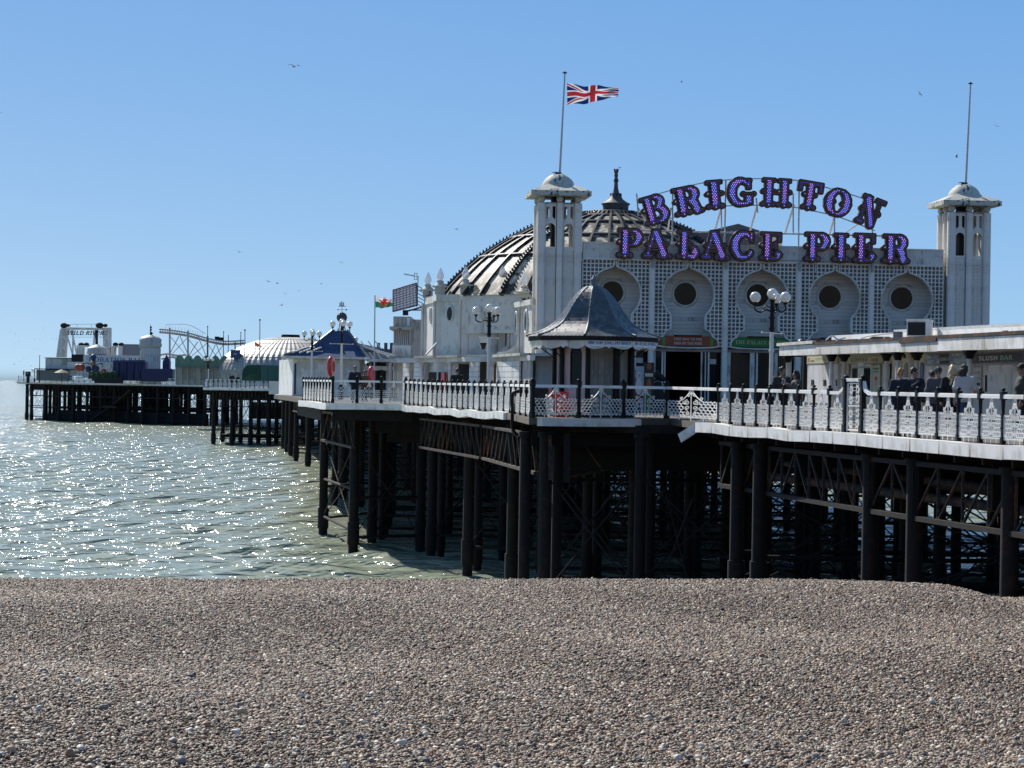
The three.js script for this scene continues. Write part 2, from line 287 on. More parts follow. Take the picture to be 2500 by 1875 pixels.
{ // the shore behind the viewer: upper beach, sea wall, promenade road and the cream terraces that send sunlight back to the pier
  const land = struct('promenade', [block(-700, 700, 3, 7.4, 34, 360)].map((g) => g.translate(0, 0, 0)), std([0.22, 0.20, 0.18], 0.9)); land.userData.label = 'paved promenade and road on the shore';
  struct('upper_beach', [block(-700, -69, -3, 5.2, -22, 34), block(89, 700, -3, 5.2, -22, 34)], std([0.20, 0.165, 0.13], 0.9)).userData.label = 'shingle bank along the shore to either side';
  const wallM = std([0.50, 0.45, 0.37], 0.8), winM = std([0.05, 0.055, 0.06], 0.2);
  for (let i = 0; i < 9; i++) {
    const x = -270 + i * 62, h = 17 + 5 * hash(i, 3, 9), t = thing('terrace', `cream seafront terrace behind the viewer, number ${['one', 'two', 'three', 'four', 'five', 'six', 'seven', 'eight', 'nine'][i]} counted from the west`, 'building', V(x, 7.4, 92), 0, 'seafront terraces behind the viewer');
    mesh('wall', [block(-29, 29, 0, h, 0, 14)], wallM, t); const g = []; for (let a = -27; a < 28; a += 3.6) for (let y = 1.2; y < h - 2; y += 3.4) g.push(block(a, a + 1.3, y, y + 2, -0.05, 0.02)); mesh('windows', g, winM, t).userData.kind = 'stuff'; mesh('roof', [block(-29.3, 29.3, h, h + 0.5, -0.5, 14.3)], std([0.16, 0.15, 0.15], 0.8), t);
  }
}

// ---------------------------------------------------------------- decks
const XD = (px, d) => { const p = onDeck(px, d); return [p.x, -p.z]; };      // world x and distance of a deck point seen at px
function slab(pts, thick) { // deck polygon [x, d], following the gentle slope of the pier
  const s = new THREE.Shape(pts.map(([x, d]) => new THREE.Vector2(x, d))), g = new THREE.ExtrudeGeometry(s, { depth: thick, bevelEnabled: false }), p = g.attributes.position;
  for (let i = 0; i < p.count; i++) { const x = p.getX(i), d = p.getY(i), z = p.getZ(i); p.setXYZ(i, x, deckY(d) - thick + z, -d); }
  const q = g.index; if (!q) for (let i = 0; i < p.count; i += 3) { const a = [p.getX(i), p.getY(i), p.getZ(i)]; p.setXYZ(i, p.getX(i + 1), p.getY(i + 1), p.getZ(i + 1)); p.setXYZ(i + 1, ...a); }
  g.computeVertexNormals(); return g;
}
const E = { // corners of the western edge, in [x, d]
  r0: [14.35, 33.5], r1: XD(2480, 49), r2: XD(1746, 69.5), k1: XD(1645, 78.2), k0: XD(1299, 75), m0: XD(1246, 86), m1: XD(990, 107), b1: XD(812, 107), b0: XD(740, 118),
};
const inset = 0.25;
struct('pier_deck', [slab([[36, 20], [17.4, 20], E.r0, E.r1, E.r2, E.k1, [36, 80]].map(([x, d]) => [x - 0.12, d]), 0.22)], M.deck).userData.label = 'planked deck of the pier approach on the right';
struct('pier_deck', [slab([[36, 80.01], E.k1, [E.k1[0], E.k1[1] - 0.12], [E.k0[0] - 0.1, E.k0[1] - 0.12], [E.m0[0] - 0.12, E.m0[1]], [E.m1[0] - 0.12, E.m1[1] - 0.12], [E.b1[0] - 0.1, E.b1[1] - 0.12], [E.b0[0] - 0.12, E.b0[1]], [E.b0[0], 124], [-6, 124], [-6, 150], [36, 150]], 0.22)], M.deck).userData.label = 'planked deck round the white domed building';

// ---------------------------------------------------------------- railings
const postGeo = merge([box(0.105, 0.16, 0.105, 0, 0.08, 0), box(0.075, 0.52, 0.075, 0, 0.42, 0), box(0.10, 0.03, 0.10, 0, 0.36, 0), box(0.10, 0.03, 0.10, 0, 0.66, 0), cyl(0.036, 0.05, 0.30, 0, 0.68, 0, 8), box(0.115, 0.16, 0.125, 0, 1.055, 0), box(0.13, 0.035, 0.13, 0, 1.145, 0), ball(0.052, 0, 1.205, 0, 8, 0.8)]);
const bigPostGeo = merge([box(0.15, 0.2, 0.15, 0, 0.10, 0), box(0.115, 1.0, 0.115, 0, 0.7, 0), box(0.145, 0.04, 0.145, 0, 0.5, 0), box(0.15, 0.14, 0.15, 0, 1.1, 0), box(0.17, 0.05, 0.17, 0, 1.20, 0), ball(0.065, 0, 1.265, 0, 8, 0.7)]);
const sbar = (x0, y0, x1, y1, w = 0.022) => { const L = Math.hypot(x1 - x0, y1 - y0); return put(new THREE.BoxGeometry(L + w * 0.5, w, 0.02), (x0 + x1) / 2, (y0 + y1) / 2, 0, 0, 0, Math.atan2(y1 - y0, x1 - x0)); };
function spiral(cx, cy, r, turns, start, dir, w = 0.021) { const out = []; let prev; const n = Math.round(turns * 11); for (let i = 0; i <= n; i++) { const t = i / n, a = start + dir * t * turns * 2 * Math.PI, q = r * (1 - 0.82 * t), p = [cx + q * Math.cos(a), cy + q * Math.sin(a)]; if (prev) out.push(sbar(prev[0], prev[1], p[0], p[1], w)); prev = p; } return out; }
function panelGeo(Wd, cw, ch) { // cast iron panel: honeycomb with a scrolled crest in the middle
  const g = [], h = Wd / 2, top = 0.62;
  g.push(sbar(-h, 0.13, h, 0.13, 0.022));
  for (const x of [-h * 0.5, 0, h * 0.5]) g.push(sbar(x, 0.02, x, 0.13, 0.02));
  for (const s of [-1, 1]) {
    g.push(sbar(s * h, 0.13, s * h, top, 0.02));
    g.push(sbar(s * h, top, s * 0.52 * h, top, 0.022), sbar(s * 0.52 * h, top, s * 0.34 * h, 0.69, 0.022), sbar(s * 0.34 * h, 0.69, s * 0.20 * h, 0.80, 0.022), sbar(s * 0.20 * h, 0.80, s * 0.10 * h, 0.90, 0.022));
    for (let i = 0; i < 3; i++) g.push(put(new THREE.BoxGeometry(0.03, 0.035, 0.022), s * h * (0.62 + 0.15 * i), top + 0.022, 0));
    g.push(spiral(s * 0.40 * h, 0.735, 0.05, 1.2, -1.2, s), spiral(s * 0.17 * h, 0.60, 0.085, 1.5, Math.PI / 2, -s), spiral(s * 0.16 * h, 0.42, 0.08, 1.3, -Math.PI / 2, s), spiral(s * 0.13 * h, 0.245, 0.06, 1.3, Math.PI / 2, -s), spiral(s * 0.88 * h, 0.21, 0.055, 1.2, 0.3, s), spiral(s * 0.11 * h, 0.83, 0.04, 1.2, -1, s));
  }
  g.push(sbar(0, 0.13, 0, 0.98, 0.022), sbar(-0.07, 0.945, 0.07, 0.945, 0.03), sbar(-0.045, 0.99, 0.045, 0.99, 0.05), spiral(-0.05, 0.9, 0.035, 1.1, 0, -1), spiral(0.05, 0.9, 0.035, 1.1, Math.PI, 1));
  const inside = (x, y) => Math.abs(x) < h && y > 0.125 && y < top + 0.005 && Math.hypot(x / (0.31 * h), (y - 0.45) / 0.30) > 1;
  for (let r = 0, y = 0.13; y < top; r++, y += ch * 0.75) for (let x = -h - cw + (r % 2) * cw / 2; x < h + cw; x += cw) {
    const P = [[x, y + ch / 2], [x + cw / 2, y + ch / 4], [x + cw / 2, y - ch / 4], [x, y - ch / 2]];
    for (let i = 0; i < 3; i++) { const mx = (P[i][0] + P[i + 1][0]) / 2, my = (P[i][1] + P[i + 1][1]) / 2; if (inside(mx, my)) g.push(sbar(P[i][0], P[i][1], P[i + 1][0], P[i + 1][1], cw > 0.1 ? 0.027 : 0.022)); }
    const Q = [[x, y + ch / 2], [x - cw / 2, y + ch / 4]], mx = (Q[0][0] + Q[1][0]) / 2, my = (Q[0][1] + Q[1][1]) / 2; if (inside(mx, my)) g.push(sbar(Q[0][0], Q[0][1], Q[1][0], Q[1][1], cw > 0.1 ? 0.027 : 0.022));
  }
  return metric(merge(g));
}
const PG = { near: panelGeo(1.12, 0.085, 0.125), wide: panelGeo(1.5, 0.125, 0.125) };
PG.gate = (() => { const g = [], h = 0.42; for (const y of [0.1, 0.72, 1.30]) g.push(sbar(-h, y, h, y, 0.03)); for (const s of [-1, 1]) g.push(sbar(s * h, 0.06, s * h, 1.3, 0.03)); for (let i = -3; i <= 3; i++) if (i) g.push(sbar(i * 0.12, 0.1, i * 0.12, 1.3, 0.012)); for (const cy of [0.26, 0.53, 0.88, 1.14]) for (const s of [-1, 1]) { for (let k = 0; k < 6; k++) { const a = k * 1.0472, b = a + 1.0472; g.push(sbar(s * 0.21 + 0.085 * Math.cos(a), cy + 0.085 * Math.sin(a), s * 0.21 + 0.085 * Math.cos(b), cy + 0.085 * Math.sin(b), 0.028)); } g.push(spiral(s * 0.21, cy, 0.135, 1, 0.4, s, 0.02)); g.push(sbar(-0.16, cy - 0.03, 0.16, cy - 0.03, 0.018), sbar(-0.1, cy + 0.06, 0.1, cy + 0.06, 0.018)); } return metric(merge(g)); })();
const postM = metric(postGeo), bigPostM = metric(bigPostGeo);
function railing(label, a, b, n, o = {}) { // a, b = [x, d]; n bays
  const root = thing('railing', label, 'railing', V(a[0], deckY(a[1]), -a[1])), kind = o.kind ?? 'near';
  const P = []; for (let i = 0; i <= n; i++) { const t = i / n, x = lerp(a[0], b[0], t), d = lerp(a[1], b[1], t); P.push(V(x, deckY(d), -d).sub(root.position)); }
  const dir = P[n].clone().sub(P[0]), turn = Math.atan2(-dir.z, dir.x), L = Math.hypot(dir.x, dir.z) / n;
  const clone = (g, mat, name, p, sx = 1) => { const m = new THREE.Mesh(g, mat); m.name = name; m.position.copy(p); m.rotation.y = turn; m.scale.x = sx; m.castShadow = m.receiveShadow = true; root.add(m); return m; };
  const skip = o.skip ?? [];
  for (let i = 0; i <= n; i++) if (!(i === 0 && o.noFirst) && !(i === n && o.noLast)) clone(o.big ? bigPostM : postM, M.black, 'post', P[i]);
  for (let i = 0; i < n; i++) {
    const mid = P[i].clone().add(P[i + 1]).multiplyScalar(0.5), gate = o.gate === i;
    if (gate) { clone(PG.gate, M.fresh, 'gate_panel', mid, L / 1.0); for (const p of [P[i], P[i + 1]]) { const q = clone(bigPostM, M.black, 'gate_post', p); q.scale.set(1.1, 1.16, 1.1); } const r = box(L, 0.085, 0.085, 0, 1.39, 0); mesh('handrail', [put(r, 0, 0, 0, turn).translate(mid.x, mid.y, mid.z)], M.fresh, root); continue; }
    if (!skip.includes(i)) clone(PG[kind], M.fresh, 'panel', mid, L / (kind === 'near' ? 1.2 : 1.6));
    const u = V(0, 1.045, 0), lift = (k) => (o.gate === k ? 0.32 : 0), p = P[i].clone().add(u), q = P[i + 1].clone().add(u), g = [];
    if (o.gate === i + 1 || o.gate === i - 1) { const [s, e] = o.gate === i + 1 ? [p, q] : [q, p], c = s.clone().lerp(e, 0.62), f = s.clone().lerp(e, 0.86), t2 = e.clone().lerp(s, 0.04).add(V(0, 0.30, 0)), f2 = f.clone().add(V(0, 0.09, 0)); g.push(bar(s, c, 0.085, 0.085), bar(c, f2, 0.085, 0.085), bar(f2, t2, 0.085, 0.085)); }
    else g.push(bar(p, q, 0.085, 0.075), bar(p.clone().add(V(0, 0.035, 0)), q.clone().add(V(0, 0.035, 0)), 0.06, 0.045));
    mesh('handrail', g, M.fresh, root);
  }
  return root;
}
function coping(label, list, h = 0.30, w = 0.34, mat = M.fresh, wob = 0.025) { // white fascia boards along a deck edge, each a part
  const a0 = list[0], root = thing('coping', label, 'coping', V(a0[0], deckY(a0[1]), -a0[1]));
  for (let k = 0; k < list.length - 1; k++) { const a = list[k], b = list[k + 1], L = Math.hypot(b[0] - a[0], b[1] - a[1]), n = Math.max(1, Math.round(L / 1.7)); let y0 = 0;
    for (let i = 0; i < n; i++) { const t0 = i / n, t1 = (i + 1) / n - 0.004, p = [lerp(a[0], b[0], t0), lerp(a[1], b[1], t0)], q = [lerp(a[0], b[0], t1), lerp(a[1], b[1], t1)], y1 = rr(-wob, wob);
      mesh('fascia_board', [bar(V(p[0], deckY(p[1]) - h / 2 + 0.012 + y0, -p[1]).sub(root.position), V(q[0], deckY(q[1]) - h / 2 + 0.012 + y1, -q[1]).sub(root.position), w, h)], mat, root); y0 = y1; } }
  return root;
}
const off = (p, dx, dd = 0) => [p[0] + dx, p[1] + dd];
railing('long white cast iron railing with a tall gate panel, along the approach on the right', off(E.r2, 0.1), off([E.r0[0] - 0.55, E.r0[1] + 2.5], 0.1), 29, { gate: 9 });
railing('white honeycomb railing in front of the slate roofed kiosk', E.k0, off(E.k1, -0.25), 3, { kind: 'wide', big: true });
railing('short white railing joining the kiosk front to the approach', off(E.k1, -0.25), off(E.r2, 0.1), 1, { kind: 'wide', big: true, noFirst: true, noLast: true });
railing('long white railing with many black posts along the side of the domed building', E.m1, E.m0, 20, { noFirst: true });
railing('short railing turning the corner beside the kiosk', E.m0, E.k0, 4, { noFirst: true, noLast: true });
railing('scrolled white railing across the front of the square bay', E.b1, E.m1, 3, { kind: 'wide', big: true });
railing('dense black post railing on the left flank of the square bay', E.b0, E.b1, 10, { noLast: true });
coping('white fascia boards under the long railing on the right', [off(E.r2, -0.35, 1.2), off(E.r1, -0.10), off(E.r0, -0.10)]);
coping('white fascia boards under the kiosk railing', [off(E.k0, 0.25, -0.2), off([E.k1[0] - 1.25, E.k1[1] - 0.9], 0, -0.1)], 0.27, 0.30, M.white);
coping('wavy white fascia boards along the side of the domed building', [off(E.m1, -0.12), off(E.m0, -0.1)], 0.28, 0.3, M.fresh, 0.06);
coping('white fascia boards round the square bay', [off(E.b0, -0.1), off(E.b1, -0.15, -0.15), off(E.m1, -0.16, -0.13)], 0.30, 0.3);
{ // fallen fascia board hanging from the corner
  const p = at(1722, 1030, 72.5), q = at(1660, 1070, 73.2), r = thing('hanging_board', 'loose white fascia board hanging askew below the kiosk railing', 'board', p);
  mesh('board', [bar(V(0, 0, 0), q.clone().sub(p), 0.06, 0.30)], M.fresh, r);
}
{ // black drain pipe bending round the deck edge left of the kiosk
  const d = 81, P = [[1297, 957], [1262, 956], [1253, 960], [1251, 1000], [1253, 1050], [1262, 1061], [1330, 1062]].map(([x, y]) => at(x, y, d)), r = thing('drain_pipe', 'thick black pipe looping over the deck edge beside the kiosk', 'pipe', P[0]);
  mesh('pipe', [tube(P.map((p) => p.clone().sub(P[0])), 0.065, 40, 8)], M.black, r);
}

// ---------------------------------------------------------------- ironwork below the decks
const seaBed = (x, d) => (d < 95 ? Math.min(beachY(x, d), 0) - 0.6 : -1.2);
function footing(x, d) { return Math.max(-0.8, beachY(x, Math.min(d, 110)) - 0.4); }
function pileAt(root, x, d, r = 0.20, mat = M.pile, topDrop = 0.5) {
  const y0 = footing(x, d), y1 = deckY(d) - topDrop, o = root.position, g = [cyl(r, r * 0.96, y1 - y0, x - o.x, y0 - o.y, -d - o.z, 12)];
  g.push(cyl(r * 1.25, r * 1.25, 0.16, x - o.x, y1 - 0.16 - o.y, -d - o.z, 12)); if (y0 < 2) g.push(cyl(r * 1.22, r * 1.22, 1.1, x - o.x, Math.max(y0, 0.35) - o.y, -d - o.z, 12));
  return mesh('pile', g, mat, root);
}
const rel = (root, x, y, d) => V(x, y, -d).sub(root.position);
function girder(root, a, b, n, drop, height, mat, mat2, thick = 0.12) { // lattice girder below an edge, a, b = [x, d]
  const top = (p) => rel(root, p[0], deckY(p[1]) - drop, p[1]), bot = (p) => rel(root, p[0], deckY(p[1]) - drop - height, p[1]), mix = (t) => [lerp(a[0], b[0], t), lerp(a[1], b[1], t)];
  mesh('top_chord', [bar(top(a), top(b), thick * 1.6, thick)], mat2, root); mesh('bottom_chord', [bar(bot(a), bot(b), thick * 1.8, thick)], mat2, root);
  for (let i = 0; i <= n; i++) mesh('upright', [bar(top(mix(i / n)), bot(mix(i / n)), thick * 0.55)], mat, root);
  for (let i = 0; i < n; i++) { const f = i < n / 2; mesh('diagonal', [bar(top(mix((f ? i + 1 : i) / n)), bot(mix((f ? i : i + 1) / n)), thick * 0.45)], mat, root); }
}
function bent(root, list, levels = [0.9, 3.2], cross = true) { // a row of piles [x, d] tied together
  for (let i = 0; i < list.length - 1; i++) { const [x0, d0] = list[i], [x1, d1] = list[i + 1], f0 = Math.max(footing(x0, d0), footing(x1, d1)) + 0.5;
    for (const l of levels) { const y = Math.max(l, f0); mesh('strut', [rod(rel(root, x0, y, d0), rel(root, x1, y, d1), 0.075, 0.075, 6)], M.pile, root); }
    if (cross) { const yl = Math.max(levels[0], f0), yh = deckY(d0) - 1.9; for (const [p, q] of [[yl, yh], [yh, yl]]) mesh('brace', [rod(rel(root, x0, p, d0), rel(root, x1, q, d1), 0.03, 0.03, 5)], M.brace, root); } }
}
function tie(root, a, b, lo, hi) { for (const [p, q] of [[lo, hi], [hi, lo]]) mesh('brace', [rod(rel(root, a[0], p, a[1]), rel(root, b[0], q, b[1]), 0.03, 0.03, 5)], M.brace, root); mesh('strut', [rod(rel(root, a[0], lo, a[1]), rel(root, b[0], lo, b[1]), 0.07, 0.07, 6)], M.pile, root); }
const edgeX = (list, d) => { for (let i = 0; i < list.length - 1; i++) { const [a, b] = [list[i], list[i + 1]]; if ((d - a[1]) * (d - b[1]) <= 0) return lerp(a[0], b[0], (d - a[1]) / (b[1] - a[1])); } return list[list.length - 1][0]; };
function joists(root, poly, d0, d1, step, drop = 0.36) { const g = []; for (let d = d0; d <= d1; d += step) { const x = poly(d); g.push(bar(rel(root, x, deckY(d) - drop, d), rel(root, 34, deckY(d) - drop, d), 0.16, 0.26)); } mesh('joists', g, M.iron, root); }
{ // approach, on the right
  const root = thing('pier_ironwork', 'dark lattice girders, piles and cross braces under the approach on the right', 'pier structure', V(12, 0, -56));
  const ex = (d) => edgeX([E.r0, E.r1, E.r2], d) + 0.35;
  const cols = [37, 43.5, 50, 55.2, 58, 66.4, 68.4]; // distances of the pile rows
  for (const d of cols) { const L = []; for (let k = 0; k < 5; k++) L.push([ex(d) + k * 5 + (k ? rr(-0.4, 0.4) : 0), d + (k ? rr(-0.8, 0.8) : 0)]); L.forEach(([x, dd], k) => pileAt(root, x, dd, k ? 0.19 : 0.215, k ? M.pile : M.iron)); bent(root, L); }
  for (let i = 0; i < cols.length - 1; i++) if (cols[i + 1] - cols[i] > 3) { for (const k of [1, 2]) tie(root, [ex(cols[i]) + k * 5, cols[i]], [ex(cols[i + 1]) + k * 5, cols[i + 1]], 2.2, 5.0); }
  girder(root, [ex(71), 71], [ex(58), 58], 11, 0.62, 1.32, M.ironPale, M.iron);
  girder(root, [ex(58), 58], [ex(55.2), 55.2], 2, 0.62, 1.32, M.ironPale, M.iron);
  girder(root, [ex(55.2), 55.2], [ex(36), 36], 14, 0.62, 1.32, M.ironPale, M.iron);
  for (const d of [58, 55.2]) mesh('plate_post', [bar(rel(root, ex(d) - 0.02, deckY(d) - 0.5, d), rel(root, ex(d) - 0.02, deckY(d) - 2.05, d), 0.42, 0.16)], M.iron, root);
  for (const [dx, dr, r] of [[1.1, 1.55, 0.13], [1.9, 1.2, 0.10], [2.8, 1.35, 0.15], [3.8, 0.95, 0.1]]) mesh('service_pipe', [rod(rel(root, ex(70) + dx, deckY(70) - dr, 70), rel(root, ex(36) + dx, deckY(36) - dr, 36), r, r, 8)], M.ironPale, root);
  joists(root, (d) => ex(d) - 0.2, 36, 74, 1.5);
  for (const d of [40, 46, 53, 61, 66, 73]) mesh('cross_girder', [bar(rel(root, ex(d) + 0.9, deckY(d) - 1.05, d), rel(root, 34, deckY(d) - 1.05, d), 0.18, 1.15)], M.pile, root);
}
{ // below the kiosk and the domed building
  const root = thing('pier_ironwork', 'dark piles, girders and bracing under the kiosk and the domed building', 'pier structure', V(0, 0, -90));
  const ex = (d) => edgeX([E.k0, E.m0, E.m1], d) + 0.35;
  const frontD = (x) => lerp(E.k0[1], E.k1[1], (x - E.k0[0]) / (E.k1[0] - E.k0[0])) + 0.5;
  const rows = [76.5, 83.5, 90.5, 98.6, 106.5, 114, 122, 131, 140];
  for (const d of rows) {
    const L = []; let x = d < 77 ? E.k0[0] + 0.5 : d > 112 ? -6.9 + (d - 114) * -0.03 : ex(d) + 0.85; for (let k = 0; k < 8; k++, x += k === 1 ? 3.2 : 4.0) L.push([x + (k ? rr(-0.25, 0.25) : 0), d + (k ? rr(-0.2, 0.2) : 0)]);
    L.forEach(([x, dd], k) => pileAt(root, x, dd, k ? 0.2 : 0.225, k || d > 77 ? M.pile : M.iron));
    bent(root, L, d % 3 > 1 ? [1.1] : [0.9, 2.9], true);
    for (const [x2, d2] of [L[0], L[1], L[2], L[3]]) pileAt(root, x2 + 0.42, d2 + 1.2, 0.18);
  }
  for (let i = 0; i < rows.length - 1; i++) for (const k of [1, 2]) { const xa = Math.max(ex(rows[i]), -6.6) + k * 5.2, xb = Math.max(ex(rows[i + 1]), -6.6) + k * 5.2; tie(root, [xa, rows[i]], [xb, rows[i + 1]], 1.2, 4.4); }
  pileAt(root, E.k0[0] - 0.18, 77.2, 0.2, M.iron);
  girder(root, [ex(105), 105], [ex(92.5), 92.5], 13, 0.62, 1.3, M.ironPale, M.ironPale, 0.10);
  girder(root, [ex(92), 92], [ex(77.5), 77.5], 12, 0.62, 1.3, M.ironPale, M.ironPale, 0.10);
  { const p = at(1343, 1062, 76.2), q = at(1343, 1172, 76.2); mesh('end_plate', [bar(p.clone().sub(root.position), q.clone().sub(root.position), 0.30, 0.12)], M.ironPale, root); const p2 = at(1384, 1058, 76), q2 = at(1384, 1178, 76); mesh('end_post', [bar(p2.clone().sub(root.position), q2.clone().sub(root.position), 0.13, 0.2)], M.iron, root); }
  for (const [d, dr] of [[78.5, 0.75], [80.5, 1.0]]) mesh('edge_beam', [bar(rel(root, E.k0[0], deckY(d) - dr, d - 1.5), rel(root, E.k1[0] + 1.4, deckY(d) - dr, d), 0.2, 0.45)], M.pile, root);
  girder(root, [E.k0[0] + 0.6, 84], [8.5, 86], 14, 0.9, 1.5, M.iron, M.iron, 0.12);
  girder(root, [E.k0[0] + 0.6, 95], [9.5, 97], 14, 0.9, 1.5, M.iron, M.iron, 0.12);
  { const d = 80; mesh('long_brace', [rod(at(1395, 1078, d).sub(root.position), at(1690, 1145, d).sub(root.position), 0.10, 0.10, 6)], M.iron, root); mesh('long_brace', [rod(at(1395, 1160, d).sub(root.position), at(1760, 1090, d).sub(root.position), 0.10, 0.10, 6)], M.iron, root); mesh('long_brace', [rod(at(1420, 1075, d - 1).sub(root.position), at(1472, 1150, d - 1).sub(root.position), 0.03, 0.03, 6)], M.ironPale, root); mesh('long_brace', [rod(at(1548, 1073, d - 1).sub(root.position), at(1602, 1153, d - 1).sub(root.position), 0.03, 0.03, 6)], M.ironPale, root); }
  // square bay on the left
  const bx = [[-7.55, 110], [-4.4, 112], [-10.0, 122]]; for (const [x, d] of bx) pileAt(root, x, d, 0.24);
  pileAt(root, -7.75, 113.2, 0.22); pileAt(root, -11.5, 149, 0.2); pileAt(root, -7.3, 129, 0.19); pileAt(root, -6.95, 130, 0.19); pileAt(root, -3.9, 114, 0.22);
  bent(root, [bx[0], bx[1]], [0.7, 2.6]); bent(root, [bx[0], bx[2]], [1.0, 3.0]); bent(root, [bx[2], [-7.3, 129]], [0.9, 2.6]);
  girder(root, [-10.0, 121], [-7.5, 108.4], 6, 0.6, 1.5, M.ironPale, M.ironPale, 0.12);
  mesh('edge_beam', [bar(rel(root, E.b1[0], deckY(107) - 0.55, 107.3), rel(root, E.m1[0] + 0.3, deckY(107) - 0.55, 107.3), 0.2, 0.5)], M.pile, root);
  mesh('soffit', [bar(rel(root, -6.5, deckY(109) - 0.9, 109), rel(root, -2.5, deckY(109) - 0.9, 109), 0.4, 1.0)], M.pile, root);
  for (const d of [80, 86.5, 93, 101, 110, 118, 126, 135, 146]) mesh('cross_girder', [bar(rel(root, (d < 107 ? ex(d) + 0.7 : -6.0), deckY(d) - 1.1, d), rel(root, 34, deckY(d) - 1.1, d), 0.18, 1.5)], M.pile, root);
  joists(root, (d) => d < 86 ? E.k0[0] + 0.1 : Math.max(ex(Math.min(d, 106.9)), -6.2), 77, 148, 2.2);
}

// ---------------------------------------------------------------- the white domed building: facade plane z = 0 of its own axes
const TURN = rad(5.5), D0 = 98;
const B = thing('pavilion', 'white amusement building with keyhole bays, round windows and a wide ribbed dome', 'building', onDeck(1370, D0), TURN);
const L2 = (px, py, z = 0) => { const p = loc(B, px, py, z); return [p.x, p.y]; };
const LX = (px, py = 780, z = 0) => loc(B, px, py, z).x, LY = (px, py, z = 0) => loc(B, px, py, z).y;
const roofTop = LY(1860, 602), latTop = LY(1680, 638), sillY = LY(1680, 845), archTop = LY(1680, 822);
const pil = [1590.5, 1770, 1948.5, 2126].map((x) => LX(x)), wallL = LX(1421), wallR = LX(2301), bayW = (pil[3] - pil[0]) / 3;
const centres = [pil[0] - bayW / 2, pil[0] + bayW / 2, pil[1] + bayW / 2, pil[2] + bayW / 2, pil[3] + bayW / 2];
const REC = 1.05, kR = 1.14, kC = LY(1680, 721), kW = 0.765, kLow = LY(1680, 805);
function keyhole(cx, grow = 0) { // outline of the opening, clockwise from the neck
  const P = [], R = kR + grow, a0 = 0.10, aEnd = Math.asin(clamp((kW + grow) / R, 0, 1));
  const half = [[0.045 + grow, latTop - 0.06], [0.045 + grow, kC + kR + 0.17], [0.075 + grow, kC + kR + 0.07 + grow * 0.5], [0.16, kC + R * Math.cos(0.17) + 0.03]];
  for (let a = 0.24; a < Math.PI - aEnd; a += 0.12) half.push([R * Math.sin(a), kC + R * Math.cos(a)]);
  half.push([kW + grow, kC - R * Math.cos(aEnd)], [kW + grow, kLow + 0.02]);
  for (let a = 0.15; a <= 1.5; a += 0.27) half.push([kW + grow + 0.31 * Math.sin(a), kLow - 0.31 * (1 - Math.cos(a))]);
  for (let a = 0.15; a <= 1.58; a += 0.28) half.push([kW + grow + 0.31 + 0.27 * Math.sin(a), kLow - 0.31 - 0.36 * (1 - Math.cos(a))]);
  half.push([kW + grow + 0.58, sillY]);
  for (const [x, y] of half) P.push([cx + x, y]); for (const [x, y] of half.slice().reverse()) P.push([cx - x, y]);
  return P;
}
function inPoly(x, y, P) { let c = false; for (let i = 0, j = P.length - 1; i < P.length; j = i++) if ((P[i][1] > y) !== (P[j][1] > y) && x < (P[j][0] - P[i][0]) * (y - P[i][1]) / (P[j][1] - P[i][1]) + P[i][0]) c = !c; return c; }
const bayX = (i) => [i ? pil[i - 1] + 0.115 : wallL, i < 4 ? pil[i] - 0.115 : wallR];
